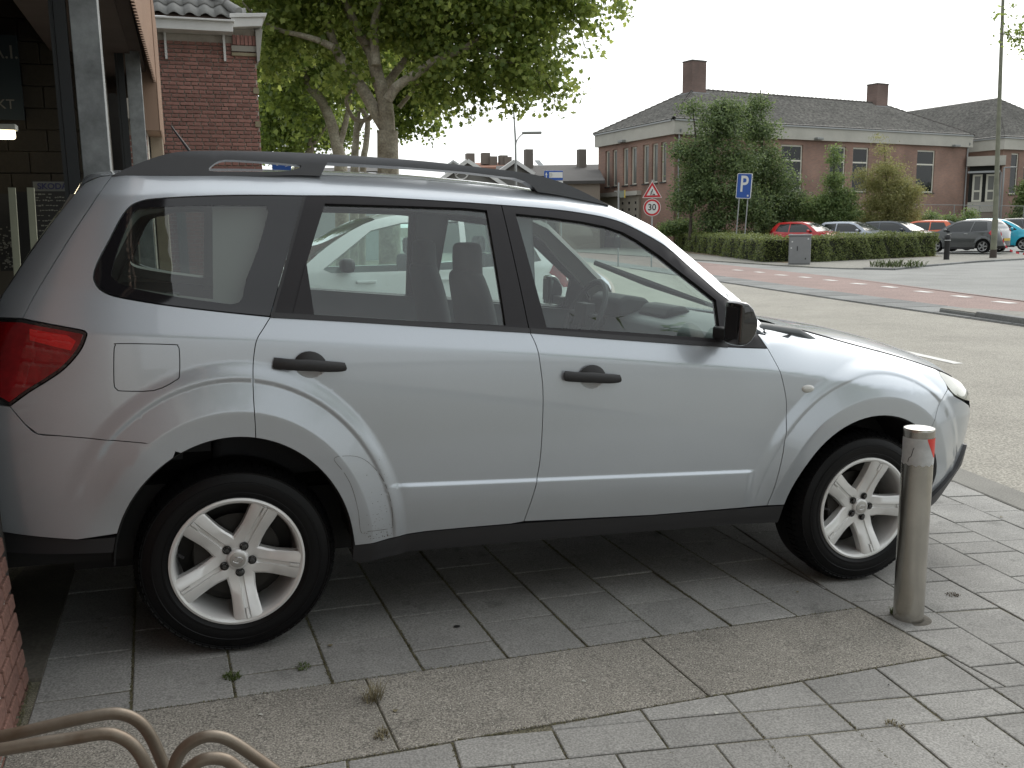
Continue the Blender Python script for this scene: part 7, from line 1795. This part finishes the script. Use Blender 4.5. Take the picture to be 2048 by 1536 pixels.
    MB().box((L+.03, 0, .30*H), (.03, .52, .11)).build('number_plate', PLATE, c)
    MB().box((L+.005, 0, .40*H), (.05, .9, .10)).build('grille', PLASTIC, c, bevel=.01)
    if clear:
        MB().box((.48*L, 0, .36), (.5*L, Wd-.3, .1)).build('floor', INT_D, c)
        for y in (-.36, .36):
            for x in (.43*L, .22*L): MB().box((x, y, .80), (.14, .46, .62)).box((x-.03, y, 1.20), (.10, .26, .18)).build('seat', SEATM, c, bevel=.04)
        MB().box((.70*L, 0, .80), (.35, Wd-.25, .25)).build('dashboard', INT_D, c, bevel=.05)
    else: MB().box((.45*L, 0, .62), (.62*L, Wd-.30, .70)).build('cabin_floor', INT_D, c)
    MB().box((.5*L, 0, .30), (.86*L, Wd-.55, .22)).build('underbody', DARKM, c)
    return c
def paintm(n, col, metal=.3): return mat(n, col, .32, metal, coat=1, coat_rough=.03)
# white hatchback on the far side, facing left
yc = small_car('white hatchback parked behind the silver car, seen through its windows', mat('white_car_paint', (.72,.73,.72), .3, 0, coat=1), (3.80, 5.65), PI+.02, L=3.75, H=1.54, Wd=1.70, h=.05, clear=True, detail=True, z=.05, frame=None, group=None)
# the car park
KP = [(34.22, 29.77)][0]
hd = math.radians(107)
k = small_car('dark grey small hatchback parked nearest the lamp post, rear towards the street', paintm('dark_grey_paint', (.085,.088,.09), .6), (0,0), hd, L=3.6, H=1.49, Wd=1.6, h=.07, z=-.10, tailmat=mat('far_tail_red', (.55,.01,.03), .2, coat=1))
off = Matrix.Rotation(hd, 3, 'Z') @ Vector((.155*3.6+.08, .8, 0)); k.location = (KP[0]-off.x, KP[1]-off.y, -.10)
def at(px, dep, heading, front, **kw):
    return px
for lb, col, met, q, ang, kw in (
  ('bright cyan hatchback cut by the right picture edge', (.02,.42,.58), .2, [(37.546, 32.159, -0.206)][0], -50, dict(L=3.9, H=1.5)),
  ('red hatchback at the left end of the parked row', (.50,.012,.015), .1, [(30.866, 38.148, -0.059)][0], -68, dict(L=3.85, H=1.48)),
  ('silver-blue hatchback second from the left in the parked row', (.42,.46,.52), .5, [(33.543, 37.759, -0.109)][0], -68, dict(L=4.1, H=1.46)),
  ('dark blue-grey hatchback third in the parked row', (.045,.055,.07), .5, [(36.064, 37.424, -0.157)][0], -68, dict(L=4.2, H=1.46)),
  ('orange coupe-like hatchback with black rear window in the parked row', (.62,.11,.03), .2, [(38.539, 38.69, -0.236)][0], 138, dict(L=4.1, H=1.46)),
  ('dark green-grey saloon behind the orange car', (.06,.07,.068), .5, [(41.451, 39.806, -0.321)][0], -30, dict(L=4.2, H=1.45, kind='sedan')),
  ('black-roofed car farthest back in the car park, behind the dark grey hatchback', (.03,.032,.035), .4, [(46.725, 43.284, -0.505)][0], -20, dict(L=4.5, H=1.55)),
  ('dark car far right behind the cyan hatchback', (.05,.052,.06), .4, [(47.883, 39.715, -0.459)][0], -30, dict(L=4.3, H=1.5)),
  ):
    L_ = kw['L']; a = math.radians(ang); x = q[0]-math.cos(a)*L_/2; y = q[1]-math.sin(a)*L_/2
    small_car(lb, paintm('paint_'+lb.split()[0]+'_'+lb.split()[1].replace('-', '_'), col, met), (x, y), a, h=.12, z=-.08, **kw)
